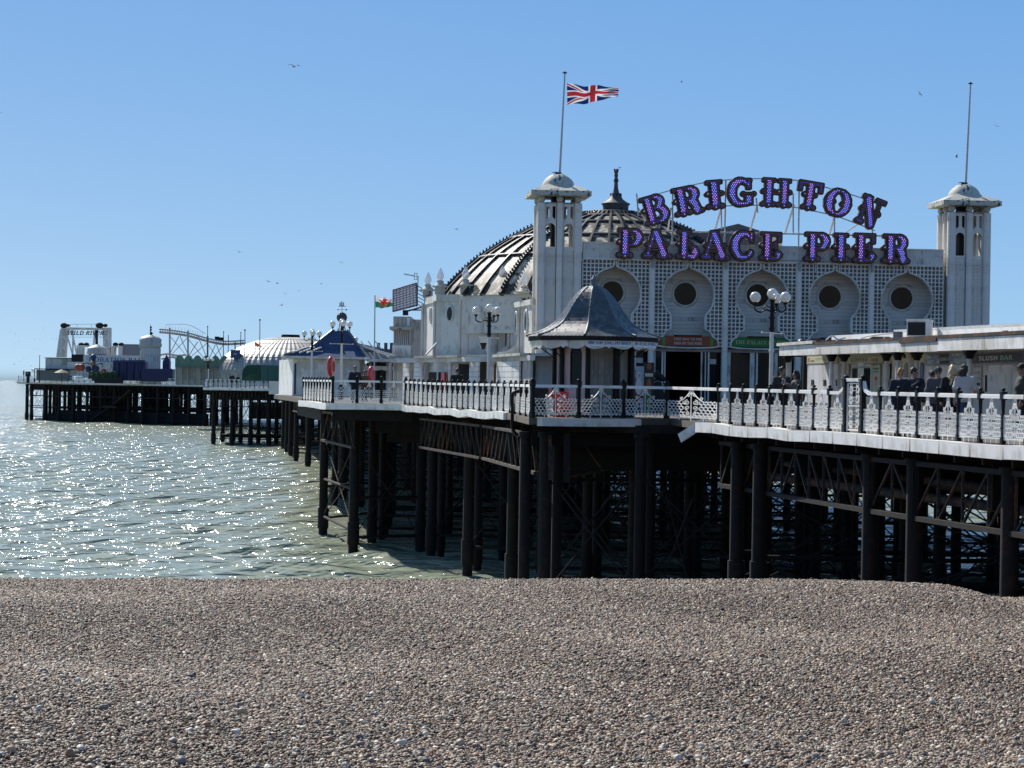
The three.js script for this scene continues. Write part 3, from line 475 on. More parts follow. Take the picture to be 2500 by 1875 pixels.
{
  const boardY0 = sillY - 0.02, boardH = 0.163, nB = Math.ceil((latTop - boardY0) / boardH), bg = metric(block(-bayW / 2 + 0.02, bayW / 2 - 0.02, 0.006, boardH - 0.004, 0, 0.05));
  const winBoard = (cx, wx, y0) => { // boards stop at the round window
    const out = [], r = 0.60, y = y0 + boardH / 2 - (kC + 0.10); const w = Math.abs(y) < r ? Math.sqrt(r * r - y * y) : 0; const a = -bayW / 2 + 0.02, b = bayW / 2 - 0.02, o = wx - cx;
    return w > 0.05 ? [[a, o - w + 0.03], [o + w - 0.03, b]] : [[a, b]];
  };
  for (let i = 0; i < 5; i++) {
    const [x0, x1] = bayX(i), cx = centres[i], K = keyhole(cx), G = keyhole(cx, 0.0), wx = cx + 0.02;
    // screen: a thin sheet round the keyhole with raised lattice bars
    const bars = [], st = 0.1755, bw = 0.046;
    const nx = Math.round((x1 - x0) / st), sx = (x1 - x0) / nx, ny = Math.round((latTop - sillY) / st), sy = (latTop - sillY) / ny;
    const cut = (fixed, a, b, vert, step) => { let s = null; const n = Math.ceil((b - a) / step); for (let k = 0; k <= n; k++) { const t = lerp(a, b, k / n), free = !(vert ? inPoly(fixed, t, G) : inPoly(t, fixed, G)); if (free && s === null) s = t; if ((!free || k === n) && s !== null) { const e = t; if (e - s > 0.03) bars.push(vert ? block(fixed - bw / 2, fixed + bw / 2, s, e, -0.04, 0.004) : block(s, e, fixed - bw / 2, fixed + bw / 2, -0.042, 0.0)); s = null; } } };
    for (let k = 0; k <= nx; k++) cut(x0 + k * sx, sillY, latTop, true, 0.02); for (let k = 0; k <= ny; k++) cut(sillY + k * sy, x0, x1, false, 0.02);
    const lat = mesh('lattice', bars, M.white, B); lat.userData.kind = 'stuff';
    mesh('screen', [plate([[x0, sillY], [x1, sillY], [x1, latTop], [x0, latTop]], 0.04, [K]).translate(0, 0, -0.17)], M.screen, B);
    const rim = tube(K.map(([x, y]) => V(x, y, 0)), 0.036, K.length * 3, 5); mesh('rim', [rim], M.white, B);
    mesh('reveal', [tube(K.map(([x, y]) => V(x, y, -0.1)), 0.05, K.length * 2, 4)], M.white, B);
    for (let k = 0; k < nB; k++) for (const [a, b] of winBoard(cx, wx, boardY0 + k * boardH)) { const m = new THREE.Mesh(Math.abs(b - a - (bayW - 0.04)) < 0.01 ? bg : metric(block(a, b, 0.006, boardH - 0.004, 0, 0.05)), k % 5 === 2 ? M.whiteB : M.white); m.name = 'board'; m.position.set(cx, boardY0 + k * boardH, -REC - 0.05); m.castShadow = m.receiveShadow = true; B.add(m); }
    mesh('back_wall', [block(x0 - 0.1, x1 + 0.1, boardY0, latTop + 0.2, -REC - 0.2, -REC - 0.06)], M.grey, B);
    const wf = new THREE.Group(); wf.name = 'round_window'; wf.position.set(wx, kC + 0.10, -REC); B.add(wf);
    mesh('frame', [put(new THREE.TorusGeometry(0.535, 0.05, 8, 40), 0, 0, 0.02), put(new THREE.TorusGeometry(0.60, 0.022, 6, 40), 0, 0, 0.0)], M.white, wf);
    mesh('pane', [put(new THREE.CylinderGeometry(0.52, 0.52, 0.02, 40), 0, 0, 0, 0, Math.PI / 2)], M.glass, wf);
  }
  // pilasters between the bays
  const pg = metric(merge([block(-0.115, 0.115, 0, latTop + 0.04, -0.2, 0.06), block(-0.075, 0.075, 0, latTop, 0.06, 0.095), block(-0.13, 0.13, latTop - 2.75, latTop - 2.735, -0.1, 0.075)]));
  for (const x of pil) { const m = new THREE.Mesh(pg, M.white); m.name = 'pilaster'; m.position.x = x; m.castShadow = m.receiveShadow = true; B.add(m); mesh('bracket', [block(x - 0.05, x + 0.05, latTop - 0.28, latTop + 0.05, 0.1, 0.2), put(new THREE.CylinderGeometry(0.06, 0.06, 0.1, 10), x, latTop - 0.26, 0.16, 0, Math.PI / 2)], M.grey, B); }
  // parapet with blind arcading
  const pr = block(wallL, wallR, latTop + 0.02, roofTop, -0.35, -0.02), arcs = [];
  for (let x = wallL + 0.2; x < wallR - 0.2; x += 0.365) { arcs.push(put(new THREE.TorusGeometry(0.135, 0.016, 4, 10, Math.PI), x + 0.1, latTop + 0.34, -0.015), block(x - 0.042, x - 0.012, latTop + 0.08, latTop + 0.34, -0.02, 0.0), block(x + 0.212, x + 0.242, latTop + 0.08, latTop + 0.34, -0.02, 0.0)); }
  mesh('parapet', [pr], M.whiteB, B); mesh('arcading', arcs, M.white, B).userData.kind = 'stuff';
  mesh('cornice', [block(wallL, wallR, latTop + 0.0, latTop + 0.07, -0.02, 0.05), block(wallL, wallR, roofTop - 0.012, roofTop + 0.05, -0.38, 0.03)], M.white, B);
  mesh('roof', [plate([[LX(1672, 700, -8), roofTop - 0.4], [LX(1890, 700, -8), roofTop - 0.4], [LX(1890, 700, -8), LY(1890, 575, -8)], [LX(1800, 700, -8), LY(1800, 546, -8)], [LX(1672, 700, -8), LY(1672, 577, -8)]], 4).translate(0, 0, -12)], M.slate, B);
  mesh('roof_box', [block(LX(1872, 700, -3), LX(1908, 700, -3), roofTop - 0.3, LY(1890, 568, -3), -4, -3)], M.whiteB, B);
  mesh('roof_deck', [block(wallL, wallR, roofTop - 0.9, roofTop - 0.75, -18, -0.3)], M.grey, B);
  mesh('end_wall', [block(wallR, wallR + 0.25, 0, roofTop - 0.1, -18, -0.5)], M.whiteB, B);
  mesh('rear_wall', [block(wallL, wallR, 0, roofTop - 0.8, -18.3, -18)], M.whiteB, B);
  // ground floor: sign boards over dark entrances
  const headY = LY(1690, 853), signs = [null, ['orange', 'THIS WAY TO THE', 'END OF THE PIER'], ['green', 'THE PALACE OF FUN'], ['orange', 'THIS WAY TO THE', 'END OF THE PIER'], ['purple', '']];
  const signMap = (s) => { const c = document.createElement('canvas'); c.width = 1024; c.height = 160; const k = c.getContext('2d'); const bg = { orange: '#a9512a', green: '#1f8a3c', purple: '#4a2f7a' }[s[0]]; k.fillStyle = bg; k.fillRect(0, 0, 1024, 160); k.textAlign = 'center'; k.textBaseline = 'middle';
    if (s[0] === 'green') { k.strokeStyle = '#0d5a22'; k.lineWidth = 8; k.strokeRect(6, 6, 1012, 148); k.font = 'bold 84px serif'; k.fillStyle = '#1c3a14'; k.fillText(s[1], 517, 86); k.fillStyle = '#d9dc9a'; k.fillText(s[1], 512, 82); }
    if (s[0] === 'orange') { k.font = 'bold 58px sans-serif'; k.fillStyle = '#efe6d8'; k.fillText(s[1], 512, 46); k.fillText(s[2], 512, 116); k.fillStyle = '#3fae3a'; for (const x of [108, 916]) { k.fillRect(x - 22, 60, 44, 90); k.beginPath(); k.moveTo(x - 46, 70); k.lineTo(x, 14); k.lineTo(x + 46, 70); k.fill(); } }
    const t = new THREE.CanvasTexture(c); t.colorSpace = THREE.SRGBColorSpace; return t; };
  for (let i = 0; i < 5; i++) {
    const [x0, x1] = bayX(i), cx = centres[i], hw = kW + 0.56;
    const sg = signs[i]; if (sg) { // sign board with rounded shoulders, filling the foot of the keyhole
      const s = new THREE.Shape(); s.moveTo(-hw, sillY); s.lineTo(hw, sillY); s.quadraticCurveTo(hw - 0.02, archTop + 0.02, hw - 0.30, archTop + 0.02); s.lineTo(-hw + 0.30, archTop + 0.02); s.quadraticCurveTo(-hw + 0.02, archTop + 0.02, -hw, sillY);
      const g = new THREE.ExtrudeGeometry(s, { depth: 0.05, bevelEnabled: false, curveSegments: 8 }), p = g.attributes.position, uv = g.attributes.uv; for (let k = 0; k < p.count; k++) uv.setXY(k, (p.getX(k) + hw) / (2 * hw), (p.getY(k) - sillY) / (archTop + 0.02 - sillY));
      const m = mesh('fascia_sign', g, std([0.62, 0.62, 0.62], 0.5, { map: signMap(sg) }), B, true); m.position.set(cx, 0, -0.06); m.userData.label = { orange: 'orange sign board with green arrows over a doorway', green: 'green sign board over the doorway', purple: 'purple sign board half hidden by the stalls' }[sg[0]];
      mesh('sign_light', [block(cx - 0.62, cx + 0.6, archTop + 0.02, archTop + 0.07, -0.05, 0.12)], M.dark, B);
    }
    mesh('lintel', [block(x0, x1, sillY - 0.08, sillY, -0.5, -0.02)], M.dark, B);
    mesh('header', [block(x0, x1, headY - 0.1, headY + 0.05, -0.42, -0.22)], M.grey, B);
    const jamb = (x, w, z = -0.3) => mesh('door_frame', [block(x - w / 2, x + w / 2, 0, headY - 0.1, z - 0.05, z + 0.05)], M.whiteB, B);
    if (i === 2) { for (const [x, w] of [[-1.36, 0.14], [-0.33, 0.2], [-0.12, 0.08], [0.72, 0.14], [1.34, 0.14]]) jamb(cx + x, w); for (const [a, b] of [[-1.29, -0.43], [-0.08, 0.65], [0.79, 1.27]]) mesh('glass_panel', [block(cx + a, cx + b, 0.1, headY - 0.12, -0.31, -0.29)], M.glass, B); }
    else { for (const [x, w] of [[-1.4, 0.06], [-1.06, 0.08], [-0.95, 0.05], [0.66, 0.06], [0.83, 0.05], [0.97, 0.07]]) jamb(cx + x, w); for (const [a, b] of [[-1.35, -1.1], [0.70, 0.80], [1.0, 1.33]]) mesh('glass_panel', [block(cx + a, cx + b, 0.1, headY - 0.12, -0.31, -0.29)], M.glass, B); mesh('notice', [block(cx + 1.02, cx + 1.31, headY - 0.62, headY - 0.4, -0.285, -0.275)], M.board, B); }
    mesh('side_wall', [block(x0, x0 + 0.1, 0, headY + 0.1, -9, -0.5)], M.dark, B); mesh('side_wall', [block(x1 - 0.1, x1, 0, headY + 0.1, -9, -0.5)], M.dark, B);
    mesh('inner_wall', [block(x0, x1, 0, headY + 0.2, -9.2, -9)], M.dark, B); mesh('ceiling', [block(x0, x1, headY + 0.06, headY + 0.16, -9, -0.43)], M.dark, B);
  }
  mesh('wall_end', [block(wallL - 0.05, bayX(0)[0] + 0.28, 0, sillY, -0.3, -0.04)], M.white, B);
  mesh('shelf', [block(centres[1] - 0.9, centres[1] - 0.55, 1.9, 1.93, -3, -2.9)], std([0.7, 0.62, 0.4], 0.4), B);
}
// ---------------------------------------------------------------- towers
const TW = 1.88;
function makeTower(label, cx) {
  const t = thing('tower', label, 'tower', B.localToWorld(V(cx, 0, -TW / 2 + 0.12)), TURN, 'corner towers of the domed building');
  const h = LY(1370, 496) , h2 = TW / 2, open0 = LY(1370, 606), pw = 0.145;
  const cap0 = h + 0.30;
  // corner and middle piers, each a part, on all four sides
  const corner = metric(merge([block(-pw, pw, 0, h, -pw, pw), block(-pw * 0.55, pw * 0.55, 0.3, h - 0.12, pw, pw + 0.02), block(-pw * 0.55, pw * 0.55, h - 0.34, h - 0.05, pw + 0.02, pw + 0.06), block(pw, pw + 0.02, 0.3, h - 0.12, -pw * 0.55, pw * 0.55), block(-pw - 0.02, -pw, 0.3, h - 0.12, -pw * 0.55, pw * 0.55)]));
  const midp = metric(merge([block(-0.125, 0.125, 0, h, -0.09, 0.09), block(-0.07, 0.07, 0.3, h - 0.1, 0.09, 0.108), block(-0.06, 0.06, h - 0.34, h - 0.05, 0.108, 0.14)]));
  for (const sx of [-1, 1]) for (const sz of [-1, 1]) { const m = new THREE.Mesh(corner, M.white); m.name = 'corner_pier'; m.position.set(sx * (h2 - pw), 0, sz * (h2 - pw)); t.add(m); }
  const bw = (TW - 4 * pw - 0.25) / 2; // bay width
  const archPts = (w) => { const P = [[-w, open0 + 0.06]]; P.push([-w, open0 + 0.88]); for (let a = 0; a <= 8; a++) P.push([-w * Math.cos(a * Math.PI / 8), open0 + 0.88 + w * Math.sin(a * Math.PI / 8)]); P.push([w, open0 + 0.06]); return P.filter((p, i, A) => !i || p[0] !== A[i - 1][0] || p[1] !== A[i - 1][1]); };
  const top = h - 0.02, slot0 = open0 + 1.24, w = bw / 2;
  const panelG = metric(merge([plate([[-w + 0.028, open0 - 0.04], [w - 0.028, open0 - 0.04], [w - 0.028, top], [-w + 0.028, top]], 0.06, [archPts(w * 0.74), [[-w * 0.76, slot0 - 0.02], [-w * 0.76, top - 0.11], [-w * 0.26, top - 0.11], [-w * 0.26, slot0 + 0.10]], [[w * 0.26, slot0 + 0.10], [w * 0.26, top - 0.11], [w * 0.76, top - 0.11], [w * 0.76, slot0 - 0.02]]]).translate(0, 0, -0.05), block(-w + 0.028, w - 0.028, 0, open0 - 0.05, -0.05, 0.0), block(-w * 0.86, -w * 0.74, 0.25, open0 - 0.12, 0, 0.018), block(w * 0.74, w * 0.86, 0.25, open0 - 0.12, 0, 0.018), block(-w * 0.86, w * 0.86, open0 - 0.15, open0 - 0.12, 0, 0.018)]));
  const studs = []; for (let y = 0.4; y < open0 - 0.3; y += 0.148) for (const s of [-1, 1]) studs.push(block(s * w * 0.34 - 0.062, s * w * 0.34 + 0.062, y, y + 0.058, 0, 0.05)); const studG = metric(merge(studs));
  for (let f = 0; f < 4; f++) { const g = new THREE.Group(); g.name = 'tower_side'; g.rotation.y = f * Math.PI / 2; t.add(g);
    const m = new THREE.Mesh(midp, M.white); m.name = 'middle_pier'; m.position.set(0, 0, h2 - 0.12); g.add(m);
    for (const s of [-1, 1]) { const p = new THREE.Mesh(panelG, M.white); p.name = 'pierced_panel'; p.position.set(s * (0.125 + w), 0, h2 - 0.16); g.add(p); const q = new THREE.Mesh(studG, M.white); q.name = 'studs'; q.position.copy(p.position); q.userData.kind = 'stuff'; g.add(q); } }
  mesh('floor', [block(-h2 + 0.2, h2 - 0.2, open0 - 0.3, open0 - 0.2, -h2 + 0.2, h2 - 0.2)], M.dark, t);
  mesh('ring_beam', [block(-h2 + 0.06, h2 - 0.06, h + 0.001, h + 0.03, -h2 + 0.06, h2 - 0.06)], M.grey, t);
  mesh('core', [block(-0.28, 0.28, open0, cap0, -0.28, 0.28)], M.dark, t);
  for (let a = -1; a <= 1; a++) for (let c = -1; c <= 1; c++) if (a || c) mesh('ball', [ball(0.158, a * (h2 - pw), h + 0.17, c * (h2 - pw), 14)], M.cap, t);
  const cw = 1.30, cy = cap0;
  mesh('cap_slab', [block(-cw, cw, cy, cy + 0.21, -cw, cw)], M.cap, t);
  const hip = new THREE.CylinderGeometry(0.42 * 1.414, cw * 1.414, 0.40, 4, 1); hip.rotateY(Math.PI / 4); hip.translate(0, cy + 0.21 + 0.20, 0); hip.computeVertexNormals();
  mesh('cap_roof', [hip.toNonIndexed()].map((g) => { g.computeVertexNormals(); return g; }), M.cap, t);
  mesh('cap_dome', [put(new THREE.SphereGeometry(0.76, 28, 14, 0, 6.2832, 0, 1.75), 0, cy + 0.29, 0)].map((g) => g.scale(1, 1, 1)), M.cap, t);
  mesh('cap_disc', [cyl(0.14, 0.14, 0.05, 0, cy + 1.045, 0, 14), cyl(0.2, 0.06, 0.03, -0.1, cy + 1.09, 0, 10)], M.dark, t);
  mark(t); t.userData.capTop = cy + 1.06; t.updateMatrixWorld(true);
  return t;
}
const lt = makeTower('left tower, the one with the flag flying above its domed cap', LX(1365, 700, 0.12));
const rt = makeTower('right tower with a domed cap and a bare flagpole', LX(2366, 700, 0.12));
function flagpole(label, t, tipPx, tipPy, basePx) {
  const base = t.localToWorld(V(0.06, t.userData.capTop, 0)), d = -base.z, tip = at(tipPx, tipPy, d), r = thing('flagpole', label, 'flagpole', base, 0, 'flagpoles on the towers'), v = tip.clone().sub(base);
  mesh('pole', [rod(V(0, 0, 0), v, 0.052, 0.034, 10)], M.pole, r); mesh('truck', [put(cyl(0.1, 0.1, 0.04, 0, 0, 0, 12), v.x, v.y, v.z), ball(0.04, v.x, v.y + 0.05, v.z, 8)], M.dark, r);
  return [r, tip, base];
}
const [, tipL, baseL] = flagpole('tall white flagpole with a flag on the left tower', lt, 1379, 179);
flagpole('tall bare white flagpole on the right tower', rt, 2369.5, 205);
for (const t of [lt, rt]) delete t.userData.capTop;
function flag(label, corners, map, d, wob, name) { // waving cloth between four pixel corners: hoist top, fly top, fly bottom, hoist bottom
  const n = 40, m = 20, P = corners.map(([x, y]) => at(x, y, d)), o = P[0].clone(), g = new THREE.PlaneGeometry(1, 1, n, m), p = g.attributes.position, uv = g.attributes.uv;
  for (let i = 0; i < p.count; i++) { const u = uv.getX(i), v = uv.getY(i); const a = P[0].clone().lerp(P[1], u), b = P[3].clone().lerp(P[2], u), q = b.lerp(a, v); const k = Math.min(1, u * 3); q.z += wob * k * (Math.sin(u * 9 + v * 2.4) + 0.5 * Math.sin(u * 17 - v * 3)); q.y += wob * 0.35 * k * Math.sin(u * 8 + 1.5 + v) + wob * 0.25 * k * Math.sin(u * 15) - wob * 0.15 * k * Math.sin(v * 6 + u * 4); q.sub(o); p.setXYZ(i, q.x, q.y, q.z); }
  g.computeVertexNormals();
  const t = thing(name, label, 'flag', o), m2 = mesh('cloth', g, phys([0.95, 0.95, 0.95], 1, { map, side: THREE.DoubleSide, transmission: 0.35, thickness: 0 }), t, true); return t;
}
const canvasMap = (w, h, f) => { const c = document.createElement('canvas'); c.width = w; c.height = h; f(c.getContext('2d'), w, h); const t = new THREE.CanvasTexture(c); t.colorSpace = THREE.SRGBColorSpace; return t; };
flag('union flag in red, white and blue streaming from the left tower pole', [[1384, 203], [1511, 215], [1509, 238], [1385, 257]], canvasMap(600, 300, (k) => {
  k.fillStyle = '#1b2a6b'; k.fillRect(0, 0, 600, 300); const ln = (x0, y0, x1, y1, w, c) => { k.strokeStyle = c; k.lineWidth = w; k.beginPath(); k.moveTo(x0, y0); k.lineTo(x1, y1); k.stroke(); };
  ln(0, 0, 600, 300, 60, '#f4f4f4'); ln(0, 300, 600, 0, 60, '#f4f4f4'); ln(0, 10, 300, 160, 20, '#c22a33'); ln(300, 140, 600, 290, 20, '#c22a33'); ln(0, 290, 300, 140, 20, '#c22a33'); ln(300, 160, 600, 10, 20, '#c22a33');
  k.fillStyle = '#f4f4f4'; k.fillRect(250, 0, 100, 300); k.fillRect(0, 100, 600, 100); k.fillStyle = '#c22a33'; k.fillRect(270, 0, 60, 300); k.fillRect(0, 120, 600, 60); }), -baseL.z, 0.10, 'flag');
// ---------------------------------------------------------------- dome
{
  const zc = -11.5, c = loc(B, 1490, 700, zc), cx = c.x; const yAt = (px, py) => loc(B, px, py, zc).y, rAt = (px) => Math.abs(loc(B, px, 700, zc).x - cx);
  const R = rAt(1073), topY = yAt(1490, 521), baseY = yAt(1073, 728);
  // profile through points read from the outline on the left
  const prof = [[R, baseY], [rAt(1090), yAt(1090, 706)], [rAt(1110), yAt(1110, 684)], [rAt(1165), yAt(1165, 634)], [rAt(1215), yAt(1215, 601)], [rAt(1262), yAt(1262, 575)], [rAt(1310), yAt(1310, 553)], [rAt(1370), yAt(1370, 535)], [rAt(1440), yAt(1440, 524)], [1.3, topY + 0.02]];
  const cv = new THREE.CatmullRomCurve3(prof.map(([r, y]) => V(r, y, 0))), P = (t) => cv.getPointAt(t);
  const NS = 40, rings = [0, 0.30, 0.50, 0.68, 0.84, 0.985];
  const paneMat = [M.domePane, std([0.40, 0.38, 0.335], 0.6, { map: T.dome }), std([0.54, 0.51, 0.45], 0.6, { map: T.dome })];
  const pivot = V(cx, 0, zc), dg = new THREE.Group(); dg.name = 'dome'; dg.position.copy(pivot); B.add(dg);
  const strips = (t0, t1, a, rOff, n, inset = 0) => { const pos = [], idx = []; for (let i = 0; i <= n; i++) { const p = P(lerp(t0, t1, i / n)); for (const s of [-1, 0, 1]) { const b = s * (a - inset / Math.max(p.x, 0.5)), rr2 = (p.x + rOff) * (s ? 1 : Math.cos(a) * 0.4 + 0.6 ); pos.push(rr2 * Math.sin(b), p.y + rOff * 0.6, rr2 * Math.cos(b)); } } for (let i = 0; i < n; i++) for (let s = 0; s < 2; s++) { const q = i * 3 + s; idx.push(q, q + 1, q + 3, q + 1, q + 4, q + 3); } const g = new THREE.BufferGeometry(); g.setAttribute('position', new THREE.Float32BufferAttribute(pos, 3)); g.setIndex(idx); g.computeVertexNormals(); return g; };
  for (let k = 0; k < 5; k++) { const g = metric(strips(rings[k], rings[k + 1], Math.PI / NS, 0, 4, 0.02)); for (let i = 0; i < NS; i++) { const m = new THREE.Mesh(g, paneMat[Math.floor(hash(i, k, 5) * 3)]); m.name = 'pane'; m.rotation.y = (i + 0.5) * 2 * Math.PI / NS; m.castShadow = m.receiveShadow = true; dg.add(m); } }
  const ribG = (w, hgt) => { const g = [], n = 14; for (let i = 0; i < n; i++) { const p = P(i / n * 0.985), q = P((i + 1) / n * 0.985); g.push(bar(V(0, p.y + 0.01, p.x + 0.01), V(0, q.y + 0.01, q.x + 0.01), w, hgt)); } return metric(merge(g)); };
  const thin = ribG(0.10, 0.18), thick = (() => { const g = [ribG(0.19, 0.26)]; for (let i = 1; i < 46; i++) { const p = P(i / 46 * 0.97); g.push(box(0.05, 0.16, 0.07, 0, p.y + 0.16, p.x + 0.05)); } return metric(merge(g)); })();
  for (let i = 0; i < NS; i++) { const m = new THREE.Mesh(i % 5 === 0 ? thick : thin, M.rib); m.name = 'rib'; m.rotation.y = i * 2 * Math.PI / NS; m.castShadow = true; dg.add(m); }
  for (const t of [0.30, 0.50, 0.68, 0.84, 0.985]) { const p = P(t); mesh('ring', [put(new THREE.TorusGeometry(p.x, 0.095, 5, 80), 0, p.y + 0.02, 0, 0, Math.PI / 2)], M.rib, dg); }
  mesh('drum', [new THREE.CylinderGeometry(R - 0.1, R - 0.1, baseY - 3.4, 40).translate(0, (baseY + 3.4) / 2 + 0.02, 0)], M.whiteB, dg);
  // lantern and finial
  const yl = topY, lx = 0.2; mesh('lantern', [cyl(0.60, 0.64, 0.42, 0, yl, 0, 16), cyl(0.70, 0.70, 0.06, 0, yl + 0.42, 0, 16), lathe([[0.70, yl + 0.48], [0.54, yl + 0.56], [0.34, yl + 0.70], [0.24, yl + 0.92], [0.17, yl + 0.98], [0.11, yl + 1.2], [0.085, yl + 1.5], [0.13, yl + 1.56], [0.07, yl + 1.75], [0.10, yl + 1.8], [0.08, yl + 1.95], [0.11, yl + 2.0], [0.10, yl + 2.06], [0.02, yl + 2.1]], 12)].map((g) => g.translate(lx, 0, 0)), std([0.06, 0.066, 0.075], 0.6, { map: T.lichen }), dg);
  const ul = []; for (let i = 0; i < 8; i++) { const a = i * 0.785; ul.push(box(0.06, 0.26, 0.06, lx + 0.25 * Math.cos(a), yl + 0.84, 0.25 * Math.sin(a)), box(0.035, 0.1, 0.035, lx + 0.10 * Math.cos(a), yl + 2.1, 0.10 * Math.sin(a))); } mesh('crockets', ul, M.dark, dg);
}
// ---------------------------------------------------------------- western side: bow front, bays with lamp finials, verandah
const bulbFinials = [];
{
  const W3 = (px, d) => { const p = onDeck(px, d); return [p.x, -p.z]; };
  const base = onDeck(1130, 105), S = thing('bow_front', 'pale curved two storey wing with oval windows and glass flame finials', 'building', base, 0);
  const rl = (p, y) => V(p[0] - base.x, y - base.y, -p[1] - base.z), yAt = (px, py, d) => at(px, py, d).y;
  const nodes = [[1040, 111.5], [1070, 107.3], [1132, 105.7], [1222, 104.6]].map(([x, d]) => W3(x, d));
  const flank = [W3(1228, 106.5), W3(1252, 103.8), W3(1276, 101.0), W3(1301, 98.6)];
  const topY = yAt(1170, 718, 105), floorY = yAt(1110, 868, 105);
  const wallSeg = (a, b, y0, y1, th, mat, nm = 'wall') => mesh(nm, [bar(rl(a, (y0 + y1) / 2), rl(b, (y0 + y1) / 2), th, y1 - y0)], mat, S);
  const oval = (a, b, yc, w, h) => { const mid = [(a[0] + b[0]) / 2, (a[1] + b[1]) / 2], turn = Math.atan2(b[1] - a[1], b[0] - a[0]), p = rl(mid, yc), g = new THREE.Group(); g.name = 'oval_window'; g.position.copy(p); g.rotation.y = turn; g.translateZ(0.14); S.add(g); const fr = new THREE.TorusGeometry(1, 0.13, 6, 28); fr.scale(w, h, 0.35); mesh('frame', [fr], M.white, g); const pn = new THREE.CylinderGeometry(1, 1, 0.02, 28); pn.rotateX(Math.PI / 2); pn.scale(w * 0.96, h * 0.96, 1); mesh('pane', [pn], M.glass, g); };
  const finial = (p, y) => { const g = rl(p, y); mesh('finial_base', [block(-0.24, 0.24, 0, 0.34, -0.24, 0.24), block(-0.36, 0.36, 0.34, 0.40, -0.36, 0.36), cyl(0.3, 0.13, 0.2, 0, 0.40, 0, 10), cyl(0.17, 0.17, 0.07, 0, 0.58, 0, 10)].map((q) => q.translate(g.x, g.y, g.z)), M.cap, S); bulbFinials.push([p[0], y + 0.65, -p[1]]); };
  const pilast = (p, y1) => { const q = rl(p, 0); const g = rl(p, y1); const y0 = floorY - base.y; mesh('pilaster', [block(-0.17, 0.17, y0, y1 - base.y, -0.15, 0.26).translate(q.x, 0, q.z), block(0.20, 0.30, y0, y1 - base.y - 0.32, -0.1, 0.17).translate(q.x, 0, q.z), block(-0.30, -0.20, y0, y1 - base.y - 0.32, -0.1, 0.17).translate(q.x, 0, q.z)], M.white, S); mesh('groove', [block(0.16, 0.21, y0 + 0.02, y1 - base.y - 0.3, -0.05, 0.12).translate(q.x, 0, q.z), block(-0.21, -0.16, y0 + 0.02, y1 - base.y - 0.3, -0.05, 0.12).translate(q.x, 0, q.z)], M.screen, S); finial(p, y1); };
  for (let i = 0; i < 3; i++) { wallSeg(nodes[i], nodes[i + 1], deckY(105) + 0.0, topY, 0.2, M.white); wallSeg(nodes[i], nodes[i + 1], topY - 0.30, topY + 0.02, 0.34, M.white, 'cornice'); wallSeg(nodes[i], nodes[i + 1], floorY, floorY + 0.18, 0.30, M.white, 'plinth'); oval(nodes[i], nodes[i + 1], yAt(1102, 765, 106), i === 1 ? 0.25 : i ? 0.22 : 0.2, 0.36); }
  nodes.forEach((p) => pilast(p, topY + 0.05));
  const fTop = topY - 0.45;
  wallSeg(nodes[3], flank[0], deckY(105), fTop, 0.2, M.white);
  for (let i = 0; i < 3; i++) { wallSeg(flank[i], flank[i + 1], deckY(105), fTop, 0.2, M.whiteB); wallSeg(flank[i], flank[i + 1], fTop - 0.24, fTop, 0.4, M.white, 'cornice'); oval(flank[i], flank[i + 1], yAt(1240, 790, 103), 0.34, 0.5); }
  flank.slice(0, 3).forEach((p) => { pilast(p, fTop + 0.02); // curved buttress sweeping down to the verandah
    const q = rl(p, 0), y0 = floorY - base.y + 0.02, sh = new THREE.Shape(); sh.moveTo(0, 0); sh.lineTo(0, 1.15); sh.quadraticCurveTo(-0.12, 0.30, -1.15, 0.02); sh.lineTo(-1.15, 0); const g = new THREE.ExtrudeGeometry(sh, { depth: 0.08, bevelEnabled: false, curveSegments: 10 }); mesh('buttress', [g.translate(q.x, y0, q.z)], M.white, S); mesh('buttress_rib', [tube([V(0, 1.15, 0.04), V(-0.1, 0.62, 0.04), V(-0.42, 0.2, 0.04), V(-1.15, 0.03, 0.04)], 0.05, 16, 6).translate(q.x, y0, q.z)], M.white, S); });
  // verandah roof and the stalls below
  const ver = [W3(965, 112), W3(1030, 110), W3(1140, 103), W3(1225, 101.5), W3(1298, 94.5)];
  for (let i = 0; i < 4; i++) { wallSeg(ver[i], ver[i + 1], floorY - 0.30, floorY - 0.08, 0.22, M.white, 'verandah_fascia'); wallSeg([ver[i][0] + 0.55, ver[i][1] + 0.95], [ver[i + 1][0] + 0.55, ver[i + 1][1] + 0.95], floorY - 0.1, floorY + 0.02, 2.2, i > 1 ? M.cap : M.grey, 'verandah_roof'); }
  for (const [px, d] of [[1098, 104.5], [1200, 101], [1030, 109.2]]) { const p = W3(px, d), q = rl(p, 0), y0 = deckY(d) - base.y; mesh('column', [cyl(0.085, 0.075, floorY - base.y - 0.3 - y0, q.x, y0, q.z, 12), cyl(0.1, 0.19, 0.16, q.x, floorY - base.y - 0.46, q.z, 10), cyl(0.1, 0.1, 0.06, q.x, floorY - base.y - 0.66, q.z, 10)], M.white, S); }
  const stall = (pa, pb, mat, y1 = floorY - 0.3) => { const a = W3(...pa), b = W3(...pb); const n = 9, y0 = deckY(pa[1]); for (let i = 0; i < n; i++) mesh('shutter_slat', [bar(rl(a, lerp(y0, y1, (i + 0.5) / n)), rl(b, lerp(y0, y1, (i + 0.5) / n)), 0.08, (y1 - y0) / n - 0.02)], mat, S); mesh('shutter_back', [bar(rl([a[0], a[1] + 0.1], (y0 + y1) / 2), rl([b[0], b[1] + 0.1], (y0 + y1) / 2), 0.06, y1 - y0)], M.grey, S); };
